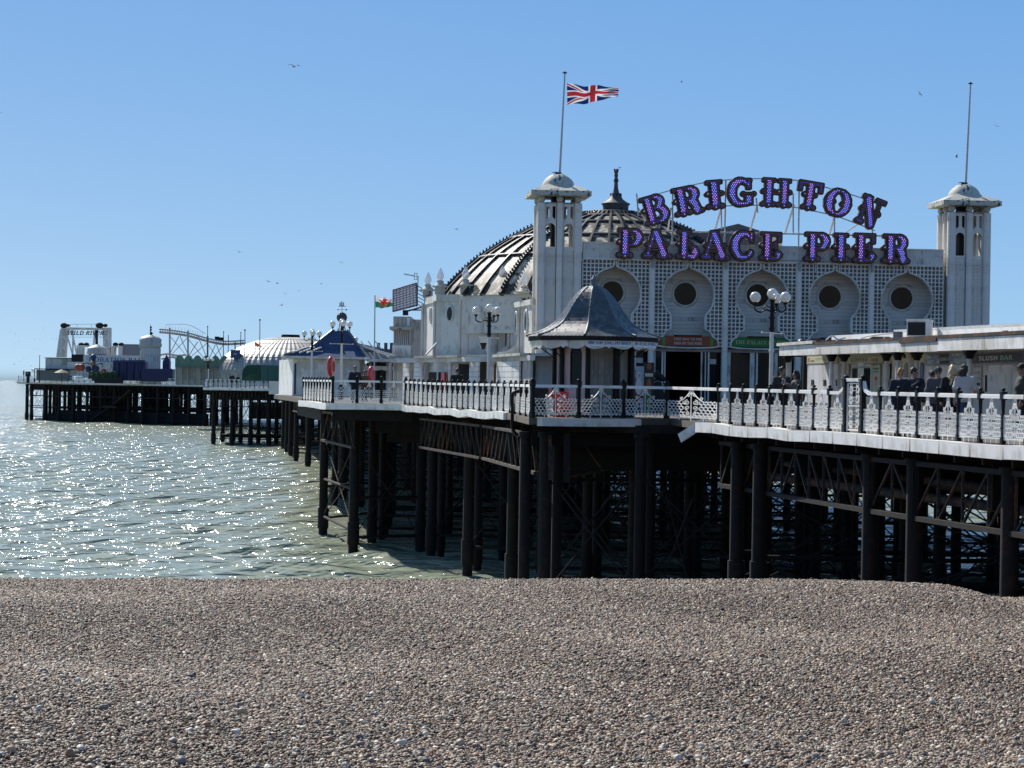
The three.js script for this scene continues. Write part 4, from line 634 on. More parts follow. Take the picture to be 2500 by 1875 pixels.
  stall([1212, 101], [1268, 96.8], M.fresh); stall([1146, 103.6], [1168, 102.3], M.fresh); stall([1011, 111], [1032, 109.6], M.fresh); stall([984, 113], [1000, 112], M.fresh);
  const rec = (pa, pb, y0, y1, mat, nm, th = 0.1) => { const a = W3(...pa), b = W3(...pb); mesh(nm, [bar(rl(a, deckY(pa[1]) + (y0 + y1) / 2), rl(b, deckY(pb[1]) + (y0 + y1) / 2), th, y1 - y0)], mat, S); };
  rec([1048, 108], [1082, 106.8], 0.7, 1.55, M.dark, 'dark_board'); rec([1078, 106.7], [1086, 106.4], 0.7, 1.55, M.red, 'red_board'); rec([1120, 104.9], [1144, 104.2], 0.1, 1.95, M.dark, 'double_door'); rec([1170, 103.5], [1210, 102.7], 0, 2.2, M.grey, 'recess_wall'); rec([1199, 102.4], [1211, 101.9], 0, 1.9, std([0.12, 0.03, 0.025], 0.6), 'open_door'); rec([1269, 97.5], [1296, 95], 0, 2.2, M.board, 'side_panel');
  // box on the terrace and a stay rod
  { const p = at(1185, 835, 104).sub(base); mesh('terrace_box', [box(0.5, 0.5, 0.5, p.x, p.y, p.z)], M.white, S); const q = at(1180, 845, 103).sub(base); mesh('floodlight', [put(new THREE.CylinderGeometry(0.17, 0.06, 0.3, 10), q.x, q.y, q.z)], M.dark, S); mesh('stay', [rod(at(1066, 838, 106).sub(base), at(1040, 866, 104).sub(base), 0.045)], M.white, S); }
}
{ // glass flame finials on the pilasters
  const g = new THREE.LatheGeometry([[0.001, 0], [0.10, 0.02], [0.17, 0.14], [0.185, 0.24], [0.15, 0.36], [0.08, 0.5], [0.02, 0.6], [0.001, 0.62]].map(([r, y]) => new THREE.Vector2(r, y)), 10), mt = phys([0.92, 0.93, 0.95], 0.14, { transmission: 0.45, thickness: 0, ior: 1.5 });
  const where = ['at the left end', 'second from the left', 'third from the left', 'at the right end of the tall wall', 'first on the lower wall', 'second on the lower wall', 'nearest to the left tower'];
  bulbFinials.sort((a, b) => a[0] / -a[2] - b[0] / -b[2]);
  bulbFinials.forEach(([x, y, z], i) => { const t = thing('glass_finial', `glass flame finial on the curved wing, ${where[i]}`, 'finial', V(x, y, z), 0, 'glass finials on the curved wing'); mesh('glass', [g.clone()], mt, t); mesh('socket', [cyl(0.12, 0.1, 0.05, 0, -0.04, 0, 10)], M.dark, t); });
}

// ---------------------------------------------------------------- the illuminated sign: circus letters built as outlines round strokes
const LET = {}; // strokes in a box 'w' wide and 1 high: ['c', x0, y0, x1, y1, r] capsule, ['b', x0, y0, x1, y1] block, ['a', cx, cy, rx, ry, from, to, r0, r1] arc
const foot = (x, s = 1) => [['c', x - 0.20 * s, 0.075, x - 0.20 * s, 0.075, 0.062], ['c', x + 0.20 * s, 0.075, x + 0.20 * s, 0.075, 0.062], ['c', x, 0.055, x, 0.055, 0.07], ['b', x - 0.2 * s, 0.06, x + 0.2 * s, 0.12]];
const knob = (x, y = 0.53, s = 0.205) => [['c', x - s, y, x - s, y, 0.056], ['c', x + s, y, x + s, y, 0.056], ['b', x - s, y - 0.035, x + s, y + 0.035]];
const stem = (x, w = 0.12, top = 0.98) => [['b', x - w, 0.06, x + w, top], ...foot(x), ...knob(x)];
const slabTop = (x0, x1) => [['b', x0, 0.90, x1, 0.985]];
LET.I = [0.56, [...stem(0.28), ...slabTop(0.06, 0.50)]];
LET.P = [0.92, [...stem(0.28), ...slabTop(0.04, 0.55), ['a', 0.52, 0.70, 0.24, 0.235, -1.57, 1.57, 0.05, 0.05, 0.125], ['c', 0.3, 0.46, 0.52, 0.46, 0.045]]];
LET.R = [1.0, [...stem(0.28), ...slabTop(0.04, 0.55), ['a', 0.52, 0.72, 0.22, 0.215, -1.57, 1.57, 0.05, 0.05, 0.125], ['c', 0.3, 0.50, 0.55, 0.50, 0.045], ['a', 0.52, 0.16, 0.20, 0.33, 0.0, 1.45, 0.13, 0.06, 0.13], ['c', 0.72, 0.2, 0.74, 0.1, 0.115], ['c', 0.9, 0.08, 0.9, 0.08, 0.055], ['c', 0.74, 0.06, 0.88, 0.06, 0.05]]];
LET.B = [0.98, [...stem(0.28), ...slabTop(0.04, 0.55), ['a', 0.50, 0.745, 0.23, 0.195, -1.57, 1.57, 0.05, 0.05, 0.12], ['a', 0.52, 0.29, 0.27, 0.245, -1.57, 1.57, 0.05, 0.05, 0.135], ['c', 0.3, 0.52, 0.55, 0.53, 0.045], ['c', 0.3, 0.06, 0.55, 0.055, 0.05]]];
LET.G = [0.98, [['a', 0.47, 0.5, 0.33, 0.42, 0.75, 5.1, 0.06, 0.06, 0.135], ['b', 0.68, 0.64, 0.80, 0.98], ['c', 0.56, 0.93, 0.78, 0.93, 0.045], ['b', 0.62, 0.08, 0.86, 0.42], ['c', 0.54, 0.45, 0.54, 0.45, 0.055], ['c', 0.92, 0.45, 0.92, 0.45, 0.055], ['b', 0.54, 0.40, 0.92, 0.47], ['c', 0.12, 0.55, 0.12, 0.55, 0.05], ['c', 0.5, 0.08, 0.7, 0.1, 0.06]]];
LET.H = [1.12, [...stem(0.27), ...stem(0.85), ...slabTop(0.05, 0.49), ...slabTop(0.63, 1.07), ['b', 0.3, 0.47, 0.82, 0.56]]];
LET.T = [0.98, [...stem(0.49, 0.12), ['b', 0.04, 0.88, 0.94, 0.985], ['b', 0.04, 0.66, 0.15, 0.96], ['b', 0.83, 0.66, 0.94, 0.96]]];
LET.O = [1.0, [['a', 0.5, 0.5, 0.34, 0.42, 0, 6.2832, 0.05, 0.05, 0.14, true], ['c', 0.06, 0.52, 0.06, 0.52, 0.05], ['c', 0.94, 0.52, 0.94, 0.52, 0.05], ['c', 0.34, 0.5, 0.34, 0.5, 0.05], ['c', 0.66, 0.5, 0.66, 0.5, 0.05]]];
LET.N = [1.06, [['c', 0.30, 0.88, 0.72, 0.10, 0.125], ['c', 0.24, 0.08, 0.24, 0.9, 0.045], ['c', 0.80, 0.06, 0.80, 0.92, 0.045], ...slabTop(0.08, 0.44), ...slabTop(0.62, 1.02), ['c', 0.14, 0.08, 0.34, 0.08, 0.062], ['c', 0.15, 0.53, 0.15, 0.53, 0.056], ['c', 0.90, 0.50, 0.90, 0.50, 0.056], ['b', 0.15, 0.5, 0.3, 0.56], ['b', 0.8, 0.47, 0.9, 0.53]]];
LET.A = [1.1, [['c', 0.50, 0.88, 0.80, 0.12, 0.125], ['c', 0.43, 0.93, 0.21, 0.12, 0.055], ['b', 0.36, 0.92, 0.64, 0.985], ['b', 0.24, 0.29, 0.72, 0.385], ...foot(0.82), ...knob(0.72, 0.5, 0.17), ['c', 0.10, 0.08, 0.32, 0.08, 0.062], ['c', 0.2, 0.5, 0.2, 0.5, 0.056], ['c', 0.42, 0.47, 0.5, 0.47, 0.05]]];
LET.L = [0.86, [...stem(0.28), ...slabTop(0.04, 0.52), ['a', 0.58, 0.24, 0.16, 0.17, -2.6, 1.6, 0.05, 0.05, 0.10], ['c', 0.66, 0.24, 0.66, 0.24, 0.10], ['c', 0.3, 0.06, 0.58, 0.06, 0.05]]];
LET.C = [0.88, [['a', 0.46, 0.5, 0.33, 0.42, 0.75, 5.2, 0.06, 0.06, 0.135], ['b', 0.66, 0.64, 0.78, 0.98], ['c', 0.5, 0.93, 0.72, 0.93, 0.045], ['c', 0.70, 0.26, 0.70, 0.26, 0.09], ['c', 0.12, 0.55, 0.12, 0.55, 0.05], ['c', 0.5, 0.08, 0.72, 0.2, 0.05]]];
LET.E = [0.9, [...stem(0.28), ...slabTop(0.04, 0.80), ['b', 0.70, 0.68, 0.80, 0.98], ['c', 0.3, 0.54, 0.62, 0.54, 0.04], ['c', 0.6, 0.62, 0.6, 0.46, 0.05], ['c', 0.70, 0.22, 0.70, 0.22, 0.11], ['c', 0.3, 0.06, 0.66, 0.06, 0.05], ['c', 0.66, 0.08, 0.8, 0.2, 0.05]]];
function letterSDF(strokes) {
  const caps = [], boxes = [];
  for (const s of strokes) {
    if (s[0] === 'c') caps.push([s[1], s[2], s[3], s[4], s[5], s[5]]); else if (s[0] === 'b') boxes.push(s.slice(1));
    else { const [, cx, cy, rx, ry, a0, a1, r0, r1, rm, ring] = s, n = 16; let p = null; for (let i = 0; i <= n; i++) { const t = i / n, a = lerp(a0, a1, t), thick = ring ? lerp(r0, rm, Math.pow(Math.abs(Math.cos(a)), 1.3)) : lerp(lerp(r0, r1, t), rm, Math.pow(Math.sin(Math.PI * t), 1.2)), q = [cx + rx * Math.cos(a), cy + ry * Math.sin(a), thick]; if (p) caps.push([p[0], p[1], q[0], q[1], p[2], q[2]]); p = q; } }
  }
  return (x, y) => { let m = 9;
    for (const [a, b, c, d, r0, r1] of caps) { const px = x - a, py = y - b, dx = c - a, dy = d - b, l = dx * dx + dy * dy, t = l ? clamp((px * dx + py * dy) / l, 0, 1) : 0, k = Math.hypot(px - dx * t, py - dy * t) - lerp(r0, r1, t); if (k < m) m = k; }
    for (const [a, b, c, d] of boxes) { const qx = Math.abs(x - (a + c) / 2) - (c - a) / 2, qy = Math.abs(y - (b + d) / 2) - (d - b) / 2, k = Math.hypot(Math.max(qx, 0), Math.max(qy, 0)) + Math.min(0, Math.max(qx, qy)); if (k < m) m = k; }
    return m; };
}
function contours(f, w, level) { // marching squares over the letter box, loops of [x, y]
  const st = 0.022, x0 = -0.2, y0 = -0.2, nx = Math.ceil((w + 0.4) / st), ny = Math.ceil(1.4 / st), val = new Float32Array((nx + 1) * (ny + 1));
  for (let j = 0; j <= ny; j++) for (let i = 0; i <= nx; i++) val[j * (nx + 1) + i] = f(x0 + i * st, y0 + j * st) - level;
  const v = (i, j) => val[j * (nx + 1) + i], pts = new Map(), next = new Map();
  const edge = (i, j, h) => { const k = h ? `h${i},${j}` : `v${i},${j}`; if (!pts.has(k)) { const a = v(i, j), b = h ? v(i + 1, j) : v(i, j + 1), t = a / (a - b); pts.set(k, h ? [x0 + (i + t) * st, y0 + j * st] : [x0 + i * st, y0 + (j + t) * st]); } return k; };
  const link = (a, b) => { if (!next.has(a)) next.set(a, []); next.get(a).push(b); };
  for (let j = 0; j < ny; j++) for (let i = 0; i < nx; i++) {
    const c = (v(i, j) < 0 ? 1 : 0) | (v(i + 1, j) < 0 ? 2 : 0) | (v(i + 1, j + 1) < 0 ? 4 : 0) | (v(i, j + 1) < 0 ? 8 : 0); if (!c || c === 15) continue;
    const Bt = () => edge(i, j, true), Rt = () => edge(i + 1, j, false), Tp = () => edge(i, j + 1, true), Lf = () => edge(i, j, false);
    const seg = { 1: [[Bt, Lf]], 2: [[Rt, Bt]], 3: [[Rt, Lf]], 4: [[Tp, Rt]], 5: [[Bt, Lf], [Tp, Rt]], 6: [[Tp, Bt]], 7: [[Tp, Lf]], 8: [[Lf, Tp]], 9: [[Bt, Tp]], 10: [[Rt, Bt], [Lf, Tp]], 11: [[Rt, Tp]], 12: [[Lf, Rt]], 13: [[Bt, Rt]], 14: [[Lf, Bt]] }[c];
    for (const [a, b] of seg) link(a(), b());
  }
  const loops = []; for (const k of [...next.keys()]) { let cur = k; const loop = []; while (next.get(cur)?.length) { loop.push(pts.get(cur)); cur = next.get(cur).pop(); } if (loop.length > 5) loops.push(loop); }
  return loops;
}
const area = (P) => { let a = 0; for (let i = 0, j = P.length - 1; i < P.length; j = i++) a += P[j][0] * P[i][1] - P[i][0] * P[j][1]; return a / 2; };
function thin(P) { // drop points that lie on straight runs
  const out = []; for (let i = 0; i < P.length; i++) { const a = P[(i + P.length - 1) % P.length], b = P[i], c = P[(i + 1) % P.length]; if (Math.abs((b[0] - a[0]) * (c[1] - b[1]) - (b[1] - a[1]) * (c[0] - b[0])) > 2e-5) out.push(b); } return out.length > 3 ? out : P; }
function extrudeLevel(f, w, level, depth, z) {
  const L = contours(f, w, level).map(thin), big = L.filter((l) => Math.abs(area(l)) > 0.0012), outer = [], holes = [];
  for (const l of big) { let depthIn = 0; for (const o of big) if (o !== l && inPoly(l[0][0], l[0][1], o)) depthIn++; (depthIn % 2 ? holes : outer).push(l); }
  return outer.map((o) => plate(o, depth, holes.filter((h) => inPoly(h[0][0], h[0][1], o))).translate(0, 0, z));
}
const ledM = std([0.02, 0.012, 0.16], 0.35, { emissive: new THREE.Color(0.02, 0.018, 0.17), emissiveIntensity: 1 }), maroon = std([0.035, 0.006, 0.010], 0.45), gold = std([0.36, 0.17, 0.05], 0.4);
const bulbMats = [std([0.4, 0.4, 0.9], 0.3, { emissive: new THREE.Color(0.30, 0.33, 0.85), emissiveIntensity: 1.0 }), std([0.7, 0.4, 0.8], 0.3, { emissive: new THREE.Color(0.72, 0.30, 0.62), emissiveIntensity: 1.0 })];
const letterCache = {};
function letterParts(ch) {
  if (letterCache[ch]) return letterCache[ch];
  const [w, st] = LET[ch], f = letterSDF(st), bulbs = [[], []], sp = 0.072; let r = 0;
  for (let y = 0.04; y < 1; y += sp * 0.866, r++) for (let x = (r % 2) * sp / 2; x < w; x += sp) if (f(x, y) < -0.046) bulbs[hash(Math.floor(x * 5 + 40), Math.floor(y * 4), ch.charCodeAt(0)) > 0.76 ? 1 : 0].push(new THREE.OctahedronGeometry(0.0165, 1).translate(x, y, 0.255));
  return letterCache[ch] = { w, body: metric(merge(extrudeLevel(f, w, 0.060, 0.19, 0))), line: metric(merge(extrudeLevel(f, w, 0.004, 0.012, 0.19))), inner: metric(merge(extrudeLevel(f, w, -0.014, 0.010, 0.202))), led: metric(merge(extrudeLevel(f, w, -0.038, 0.008, 0.213))), bulbs: bulbs.map((b) => b.length ? merge(b.map((g) => g.translate(0, 0, -0.032))) : null) };
}
function sign(name, label, word, places, frame) { // places: [px centre x, y, height px, tilt deg, width px]
  const base = B.localToWorld(V(LX(1800), roofTop, 0.12)), S = thing(name, label, 'sign', base, TURN);
  [...word].forEach((ch, i) => {
    const [px, py, hp, tilt, wp] = places[i], p = loc(S, px, py, 0), h = hp / F * (D0 + 0.9) * 0.93, q = letterParts(ch), g = new THREE.Group(), sx = wp ? wp / F * (D0 + 0.9) / q.w * 0.90 : h;
    g.name = 'letter'; g.position.copy(p); g.rotation.z = -rad(tilt); g.scale.set(sx, h, h); S.add(g); g.userData.label = `letter ${ch} edged in dark maroon and filled with blue and pink bulbs`;
    const add = (geo, mat, nm) => { const m = new THREE.Mesh(geo, mat); m.name = nm; m.position.set(-q.w / 2, -0.5, 0); m.castShadow = m.receiveShadow = true; g.add(m); return m; };
    add(q.body, maroon, 'letter_case'); add(q.line, gold, 'outline'); add(q.inner, maroon, 'inset'); add(q.led, ledM, 'light_panel'); q.bulbs.forEach((b, k) => { if (b) add(b, bulbMats[k], 'bulbs').userData.kind = 'stuff'; });
  });
  frame(S, (px, py, z = -0.08) => loc(S, px, py, z));
  return S;
}
const zoomP = (x, y) => [CX + 200 + x / 2.765, 400 + y / 2.765];
const topRow = [[410, 308, 200, -17, 205], [632, 250, 200, -12, 230], [809, 210, 200, -6, 140], [992, 195, 200, -1, 208], [1226, 197, 200, 2, 228], [1450, 217, 200, 8, 195], [1640, 264, 205, 13, 205], [1855, 325, 215, 20, 200]].map(([x, y, h, t, w]) => { const [a, b] = zoomP(x, y); return [a, b, h / 2.765, t, w / 2.765]; });
sign('arched_sign', 'upper illuminated sign reading BRIGHTON, its letters set on an arch', 'BRIGHTON', topRow, (S, q) => {
  const arc = (k, n = 'arch_tube') => mesh(n, [tube(k.map(([x, y]) => q(...zoomP(x, y))), 0.028, 60, 6)], M.steel, S);
  arc([[295, 246], [520, 178], [740, 128], [900, 108], [1110, 100], [1340, 108], [1550, 155], [1790, 225], [1970, 292]]); arc([[430, 400], [640, 330], [880, 286], [1110, 280], [1340, 292], [1480, 318], [1640, 355], [1790, 410], [1895, 450]]);
  const post = (a, b, z0 = -0.15, z1 = -0.15, r = 0.035) => mesh('frame_post', [rod(q(...zoomP(...a), z0), q(...zoomP(...b), z1), r)], M.steel, S);
  post([288, 200], [300, 350]); post([532, 200], [528, 640]); post([890, 110], [880, 660]); post([1385, 140], [1380, 690]); post([1625, 275], [1622, 640], -0.15, -0.15); post([1880, 440], [1880, 640]); post([300, 300], [360, 400], -0.15, -1.0); post([860, 300], [820, 440], -0.15, -1.6, 0.045); post([1095, 230], [1105, 330]); post([1100, 290], [1055, 450], -0.15, -1.6, 0.045); post([1345, 200], [1345, 480]); post([1350, 280], [1290, 470], -0.15, -1.6, 0.045); post([1620, 370], [1590, 480], -0.15, -1.6, 0.045); post([1790, 400], [1690, 470], -0.15, -1.4); post([432, 400], [434, 445], -0.1, -0.1, 0.09);
  post([520, 300], [500, 450], -0.15, -1.4, 0.04); post([860, 300], [862, 440], -0.15, -0.4);
});
const lowRow = [['P', 240, 537, 205, 195], ['A', 422, 543, 205, 225], ['L', 630, 548, 200, 172], ['A', 815, 552, 205, 222], ['C', 1002, 555, 205, 185], ['E', 1193, 559, 200, 178], ['P', 1502, 563, 205, 195], ['I', 1660, 566, 200, 124], ['E', 1824, 570, 205, 182], ['R', 2035, 576, 205, 215]];
sign('straight_sign', 'lower illuminated sign reading PALACE PIER in blue and pink bulbs', lowRow.map((r) => r[0]).join(''), lowRow.map(([, x, y, h, w]) => { const [a, b] = zoomP(x, y); return [a, b, h / 2.765, 0.9, w / 2.765]; }), (S, q) => {
  mesh('frame_rail', [rod(q(...zoomP(150, 447)), q(...zoomP(2110, 490)), 0.035)], M.steel, S); mesh('frame_rail', [rod(q(...zoomP(160, 630)), q(...zoomP(2120, 660)), 0.035)], M.steel, S);
  for (const x of [240, 620, 880, 1190, 1500, 1660, 1880, 2030]) { const a = q(...zoomP(x, 470 + x * 0.02), -0.1), b = a.clone(); b.y -= 1.5; b.z -= 0.0; mesh('strut', [rod(a, b, 0.03), bar(V(a.x, a.y - 0.9, a.z), V(a.x, a.y - 0.9, a.z - 0.35), 0.05)], M.steel, S); }
});

// ---------------------------------------------------------------- slate roofed kiosk on the corner of the deck
{
  const d = 80.3, c = onDeck(1445, d), K = thing('kiosk', 'octagonal kiosk with a bell shaped slate roof and scalloped white fascia', 'kiosk', c, rad(13.4));
  const S = d / F, R = 2.27, r8 = Math.PI / 8, ap = R * Math.cos(r8); // apothem: face k looks along angle k * 45 degrees
  const yAt = (py) => at(1445, py, d).y - c.y, eave = yAt(823), fb = yAt(851);
  const prof = [[2.22, 0], [1.86, 0.10], [1.52, 0.27], [1.24, 0.48], [1.02, 0.78], [0.82, 1.10], [0.60, 1.40], [0.40, 1.62], [0.22, 1.74]];
  const cv = new THREE.CatmullRomCurve3(prof.map(([r, y]) => V(r, y, 0)));
  // slate courses: every slate of the four faces towards the shore is a part; the rest share one sheet
  const sm = [M.slate, std([0.135, 0.145, 0.155], 0.38, { map: T.slate }), std([0.065, 0.075, 0.09], 0.45, { map: T.slate })], nc = 17;
  const slates = [], under = [];
  for (let k = 0; k < 8; k++) { const front = k === 0 || k === 1 || k === 7 || k === 6, ang = k * Math.PI / 4, g8 = [];
    for (let i = 0; i < nc; i++) { const p = cv.getPointAt(i / nc), q = cv.getPointAt((i + 1) / nc), wd = 2 * p.x * Math.tan(r8) * 0.985, n = Math.max(1, Math.round(wd / 0.17)), sw = wd / n, dx = q.x - p.x, dy = q.y - p.y, L = Math.hypot(dx, dy), tilt = Math.atan2(-dx, dy);
      if (!front) { const w2 = 2 * q.x * Math.tan(r8); const g = plate([[-wd / 2, 0], [wd / 2, 0], [w2 / 2, L], [-w2 / 2, L]], 0.02); g.rotateX(-tilt); g.translate(0, p.y, p.x * 0.985); g.rotateY(ang); g8.push(g); continue; }
      const w2 = 2 * q.x * Math.tan(r8); for (let s = 0; s < n; s++) { const x0 = -wd / 2 + s * sw + (i % 2 ? 0 : 0), xm = (x0 + sw / 2) * (0.5 + 0.5 * w2 / wd), h = L * 1.22; const sh = new THREE.Shape(); const a = sw * 0.485; sh.moveTo(-a, h); sh.lineTo(-a, h * 0.28); sh.quadraticCurveTo(-a, 0, 0, 0); sh.quadraticCurveTo(a, 0, a, h * 0.28); sh.lineTo(a * 0.94, h); sh.lineTo(-a * 0.94, h);
        const g = new THREE.ExtrudeGeometry(sh, { depth: 0.028, bevelEnabled: false, curveSegments: 3 }); g.rotateX(-tilt + 0.10 + hash(k, i * 31 + s, 4) * 0.09); g.translate(xm, p.y - 0.03, p.x * 0.985 + 0.03 - (i === 0 ? 0.02 : 0)); g.rotateY(ang); slates.push([g, sm[Math.floor(hash(s, i, k + 9) * 3)], p.x]); } }
    if (g8.length) under.push(...g8);
    const w0 = prof.map(([r, y]) => [r, y]); }
  slates.sort((a, b) => b[2] - a[2]); slates.slice(0, 290).forEach(([g, m]) => mesh('slate', g, m, K).position.set(0, eave, 0)); const rest = slates.slice(290).map((s) => s[0]); if (rest.length) { const m = mesh('slates', rest, sm[0], K); m.userData.kind = 'stuff'; m.position.y = eave; }
  mesh('rear_slating', under, M.slate, K).position.y = eave;
  { const g = lathe(prof.map(([r, y]) => [r * 0.975, y]), 8); g.rotateY(r8); mesh('roof_deck', [g], M.dark, K).position.y = eave - 0.012; }
  for (let k = 0; k < 8; k++) { const a = k * Math.PI / 4 + r8, pts = prof.map(([r, y]) => V(Math.sin(a) * (r / Math.cos(r8) + 0.0), eave + y + 0.02, Math.cos(a) * (r / Math.cos(r8)))); mesh('hip_roll', [tube(pts, 0.042, 30, 6)], M.lead, K); }
  mesh('roof_cap', [lathe([[0.27, eave + 1.70], [0.24, eave + 1.78], [0.12, eave + 1.80], [0.12, eave + 1.98], [0.15, eave + 2.0], [0.1, eave + 2.06], [0.02, eave + 2.2]], 12)], M.lead, K);
  const facade = (k) => { const g = new THREE.Group(); g.name = 'fascia'; g.rotation.y = k * Math.PI / 4; K.add(g); return g; };
  const fw = R * Math.sin(r8), rox = canvasMap(1024, 256, (q, w, h) => { const gr = (x, c) => { const g = q.createRadialGradient(x, 120, 5, x, 120, 150); g.addColorStop(0, c); g.addColorStop(1, 'rgba(255,255,255,0)'); q.fillStyle = g; q.fillRect(0, 0, w, h); }; q.fillStyle = '#e4e9ec'; q.fillRect(0, 0, w, h); for (const [x, c] of [[90, '#9a8ccf'], [300, '#9fcbe0'], [520, '#bcd6e8'], [700, '#c9b9dd'], [830, '#5f9fd6'], [930, '#a9c6dc']]) gr(x, c); q.font = 'bold 104px sans-serif'; q.textAlign = 'center'; q.textBaseline = 'middle'; q.fillStyle = '#0a1a33'; q.save(); q.translate(512, 132); q.scale(0.70, 1.45); q.fillText('ROH SURF JEWELLERY SHACK', 0, 0); q.restore(); });
  for (let k = 0; k < 8; k++) {
    const g = facade(k), s = new THREE.Shape(), b = fb - 0.0, t = eave - 0.13; s.moveTo(-fw, t); s.lineTo(fw, t); s.lineTo(fw, b + 0.12); s.quadraticCurveTo(fw * 0.95, b - 0.02, fw * 0.62, b - 0.05); s.quadraticCurveTo(fw * 0.3, b - 0.03, fw * 0.12, b + 0.05); s.lineTo(0, b - 0.02); s.lineTo(-fw * 0.12, b + 0.05); s.quadraticCurveTo(-fw * 0.3, b - 0.03, -fw * 0.62, b - 0.05); s.quadraticCurveTo(-fw * 0.95, b - 0.02, -fw, b + 0.12); s.lineTo(-fw, t);
    mesh('scalloped_board', [new THREE.ExtrudeGeometry(s, { depth: 0.04, bevelEnabled: false, curveSegments: 6 }).translate(0, 0, ap - 0.06)], M.white, g);
    mesh('gutter', [block(-fw - 0.03, fw + 0.03, eave - 0.16, eave + 0.01, ap - 0.1, ap + 0.03)], M.brace, g);
    if (k === 0 || k === 1) { const p = new THREE.PlaneGeometry(fw * 1.82, t - b - 0.04); const m = mesh('name_board', p, std([0.9, 0.9, 0.9], 0.5, { map: rox }), g, true); m.position.set(0.02, (t + b) / 2 + 0.03, ap - 0.014); }
    if (k === 7) mesh('rosette', [put(new THREE.CylinderGeometry(0.06, 0.06, 0.03, 12), 0.22, (t + b) / 2 + 0.08, ap - 0.005, 0, Math.PI / 2), block(0.21, 0.225, b, (t + b) / 2, ap - 0.02, ap - 0.01)], M.grey, g);
  }
  mesh('soffit', [put(new THREE.CylinderGeometry(R * 0.93, R * 0.93, 0.06, 8), 0, eave - 0.12, 0, r8)], M.white, K);
  // body: columns at the corners, boards between
  const Rb = 1.36, apb = Rb * Math.cos(r8), hb = eave - 0.14, bwid = Rb * Math.sin(r8), pink = std([0.55, 0.46, 0.44], 0.6, { map: T.paint }), plank = [std([0.36, 0.355, 0.33], 0.75, { map: T.wood }), std([0.31, 0.305, 0.285], 0.75, { map: T.wood })], olive = std([0.13, 0.15, 0.035], 0.6), sage = std([0.22, 0.25, 0.21], 0.6);
  for (let k = 0; k < 8; k++) {
    const a = k * Math.PI / 4 + r8, x = Math.sin(a) * Rb, z = Math.cos(a) * Rb, wood = k === 0 ;
    mesh('column', [cyl(k < 2 ? 0.13 : 0.09, k < 2 ? 0.12 : 0.085, hb, x, 0, z, 10), cyl(0.13, 0.16, 0.14, x, hb - 0.2, z, 10), cyl(0.15, 0.14, 0.25, x, 0, z, 10)], M.black, K);
    { const arms = []; const P = (r, y) => V(Math.sin(a) * r, y, Math.cos(a) * r); arms.push(tube([P(Rb, hb - 0.62), P(Rb + 0.28, hb - 0.42), P(Rb + 0.72, hb - 0.1)], 0.022, 14, 5), tube([P(Rb + 0.06, hb - 0.2), P(Rb + 0.2, hb - 0.3), P(Rb + 0.3, hb - 0.2), P(Rb + 0.2, hb - 0.12)], 0.018, 14, 5), tube([P(Rb, hb - 0.4), P(Rb + 0.16, hb - 0.3), P(Rb + 0.2, hb - 0.12)], 0.016, 10, 5), tube([P(Rb + 0.3, hb - 0.4), P(Rb + 0.36, hb - 0.22), P(Rb + 0.5, hb - 0.12)], 0.016, 10, 5)); mesh('scroll_bracket', arms, M.black, K); }
    const g = new THREE.Group(); g.name = 'side'; g.rotation.y = k * Math.PI / 4; K.add(g);
    if (k === 0 || k === 1) { const n = k === 0 ? 5 : 5; for (let i = 0; i < n; i++) mesh('plank', [block(-bwid + 0.02 + i * (2 * bwid - 0.04) / n, -bwid + 0.02 + (i + 1) * (2 * bwid - 0.04) / n - 0.008, 0.02, hb - 0.36, apb - 0.12, apb - 0.07)], plank[i % 2], g); mesh('head_panel', [block(-bwid, bwid, hb - 0.36, hb, apb - 0.14, apb - 0.06)], k ? olive : sage, g); mesh('emblem', [put(new THREE.TorusGeometry(0.07, 0.018, 6, 14), 0.02, hb - 0.19, apb - 0.05), block(-0.05, 0.09, hb - 0.22, hb - 0.2, apb - 0.06, apb - 0.045)], M.grey, g); mesh('backing', [block(-bwid, bwid, 0, hb, apb - 0.18, apb - 0.13)], M.dark, g); }
    else { mesh('dado', [block(-bwid, bwid, 0, 0.95, apb - 0.14, apb - 0.06)], pink, g);
      const hole = []; hole.push([-0.24, 0.99]); for (let q = 0; q <= 8; q++) hole.push([-0.24 * Math.cos(q * Math.PI / 8), hb - 0.48 + 0.30 * Math.sin(q * Math.PI / 8)]); hole.push([0.24, 0.99]);
      mesh('wall', [plate([[-bwid, 0.95], [bwid, 0.95], [bwid, hb], [-bwid, hb]], 0.06, [hole]).translate(0, 0, apb - 0.13)], pink, g); mesh('arched_pane', [block(-0.26, 0.26, 0.97, hb - 0.15, apb - 0.16, apb - 0.145)], M.glass, g); }
  }
  mesh('base', [put(new THREE.CylinderGeometry(Rb * 0.98, Rb * 0.98, 0.05, 8), 0, 0.03, 0, r8)], M.dark, K);
}
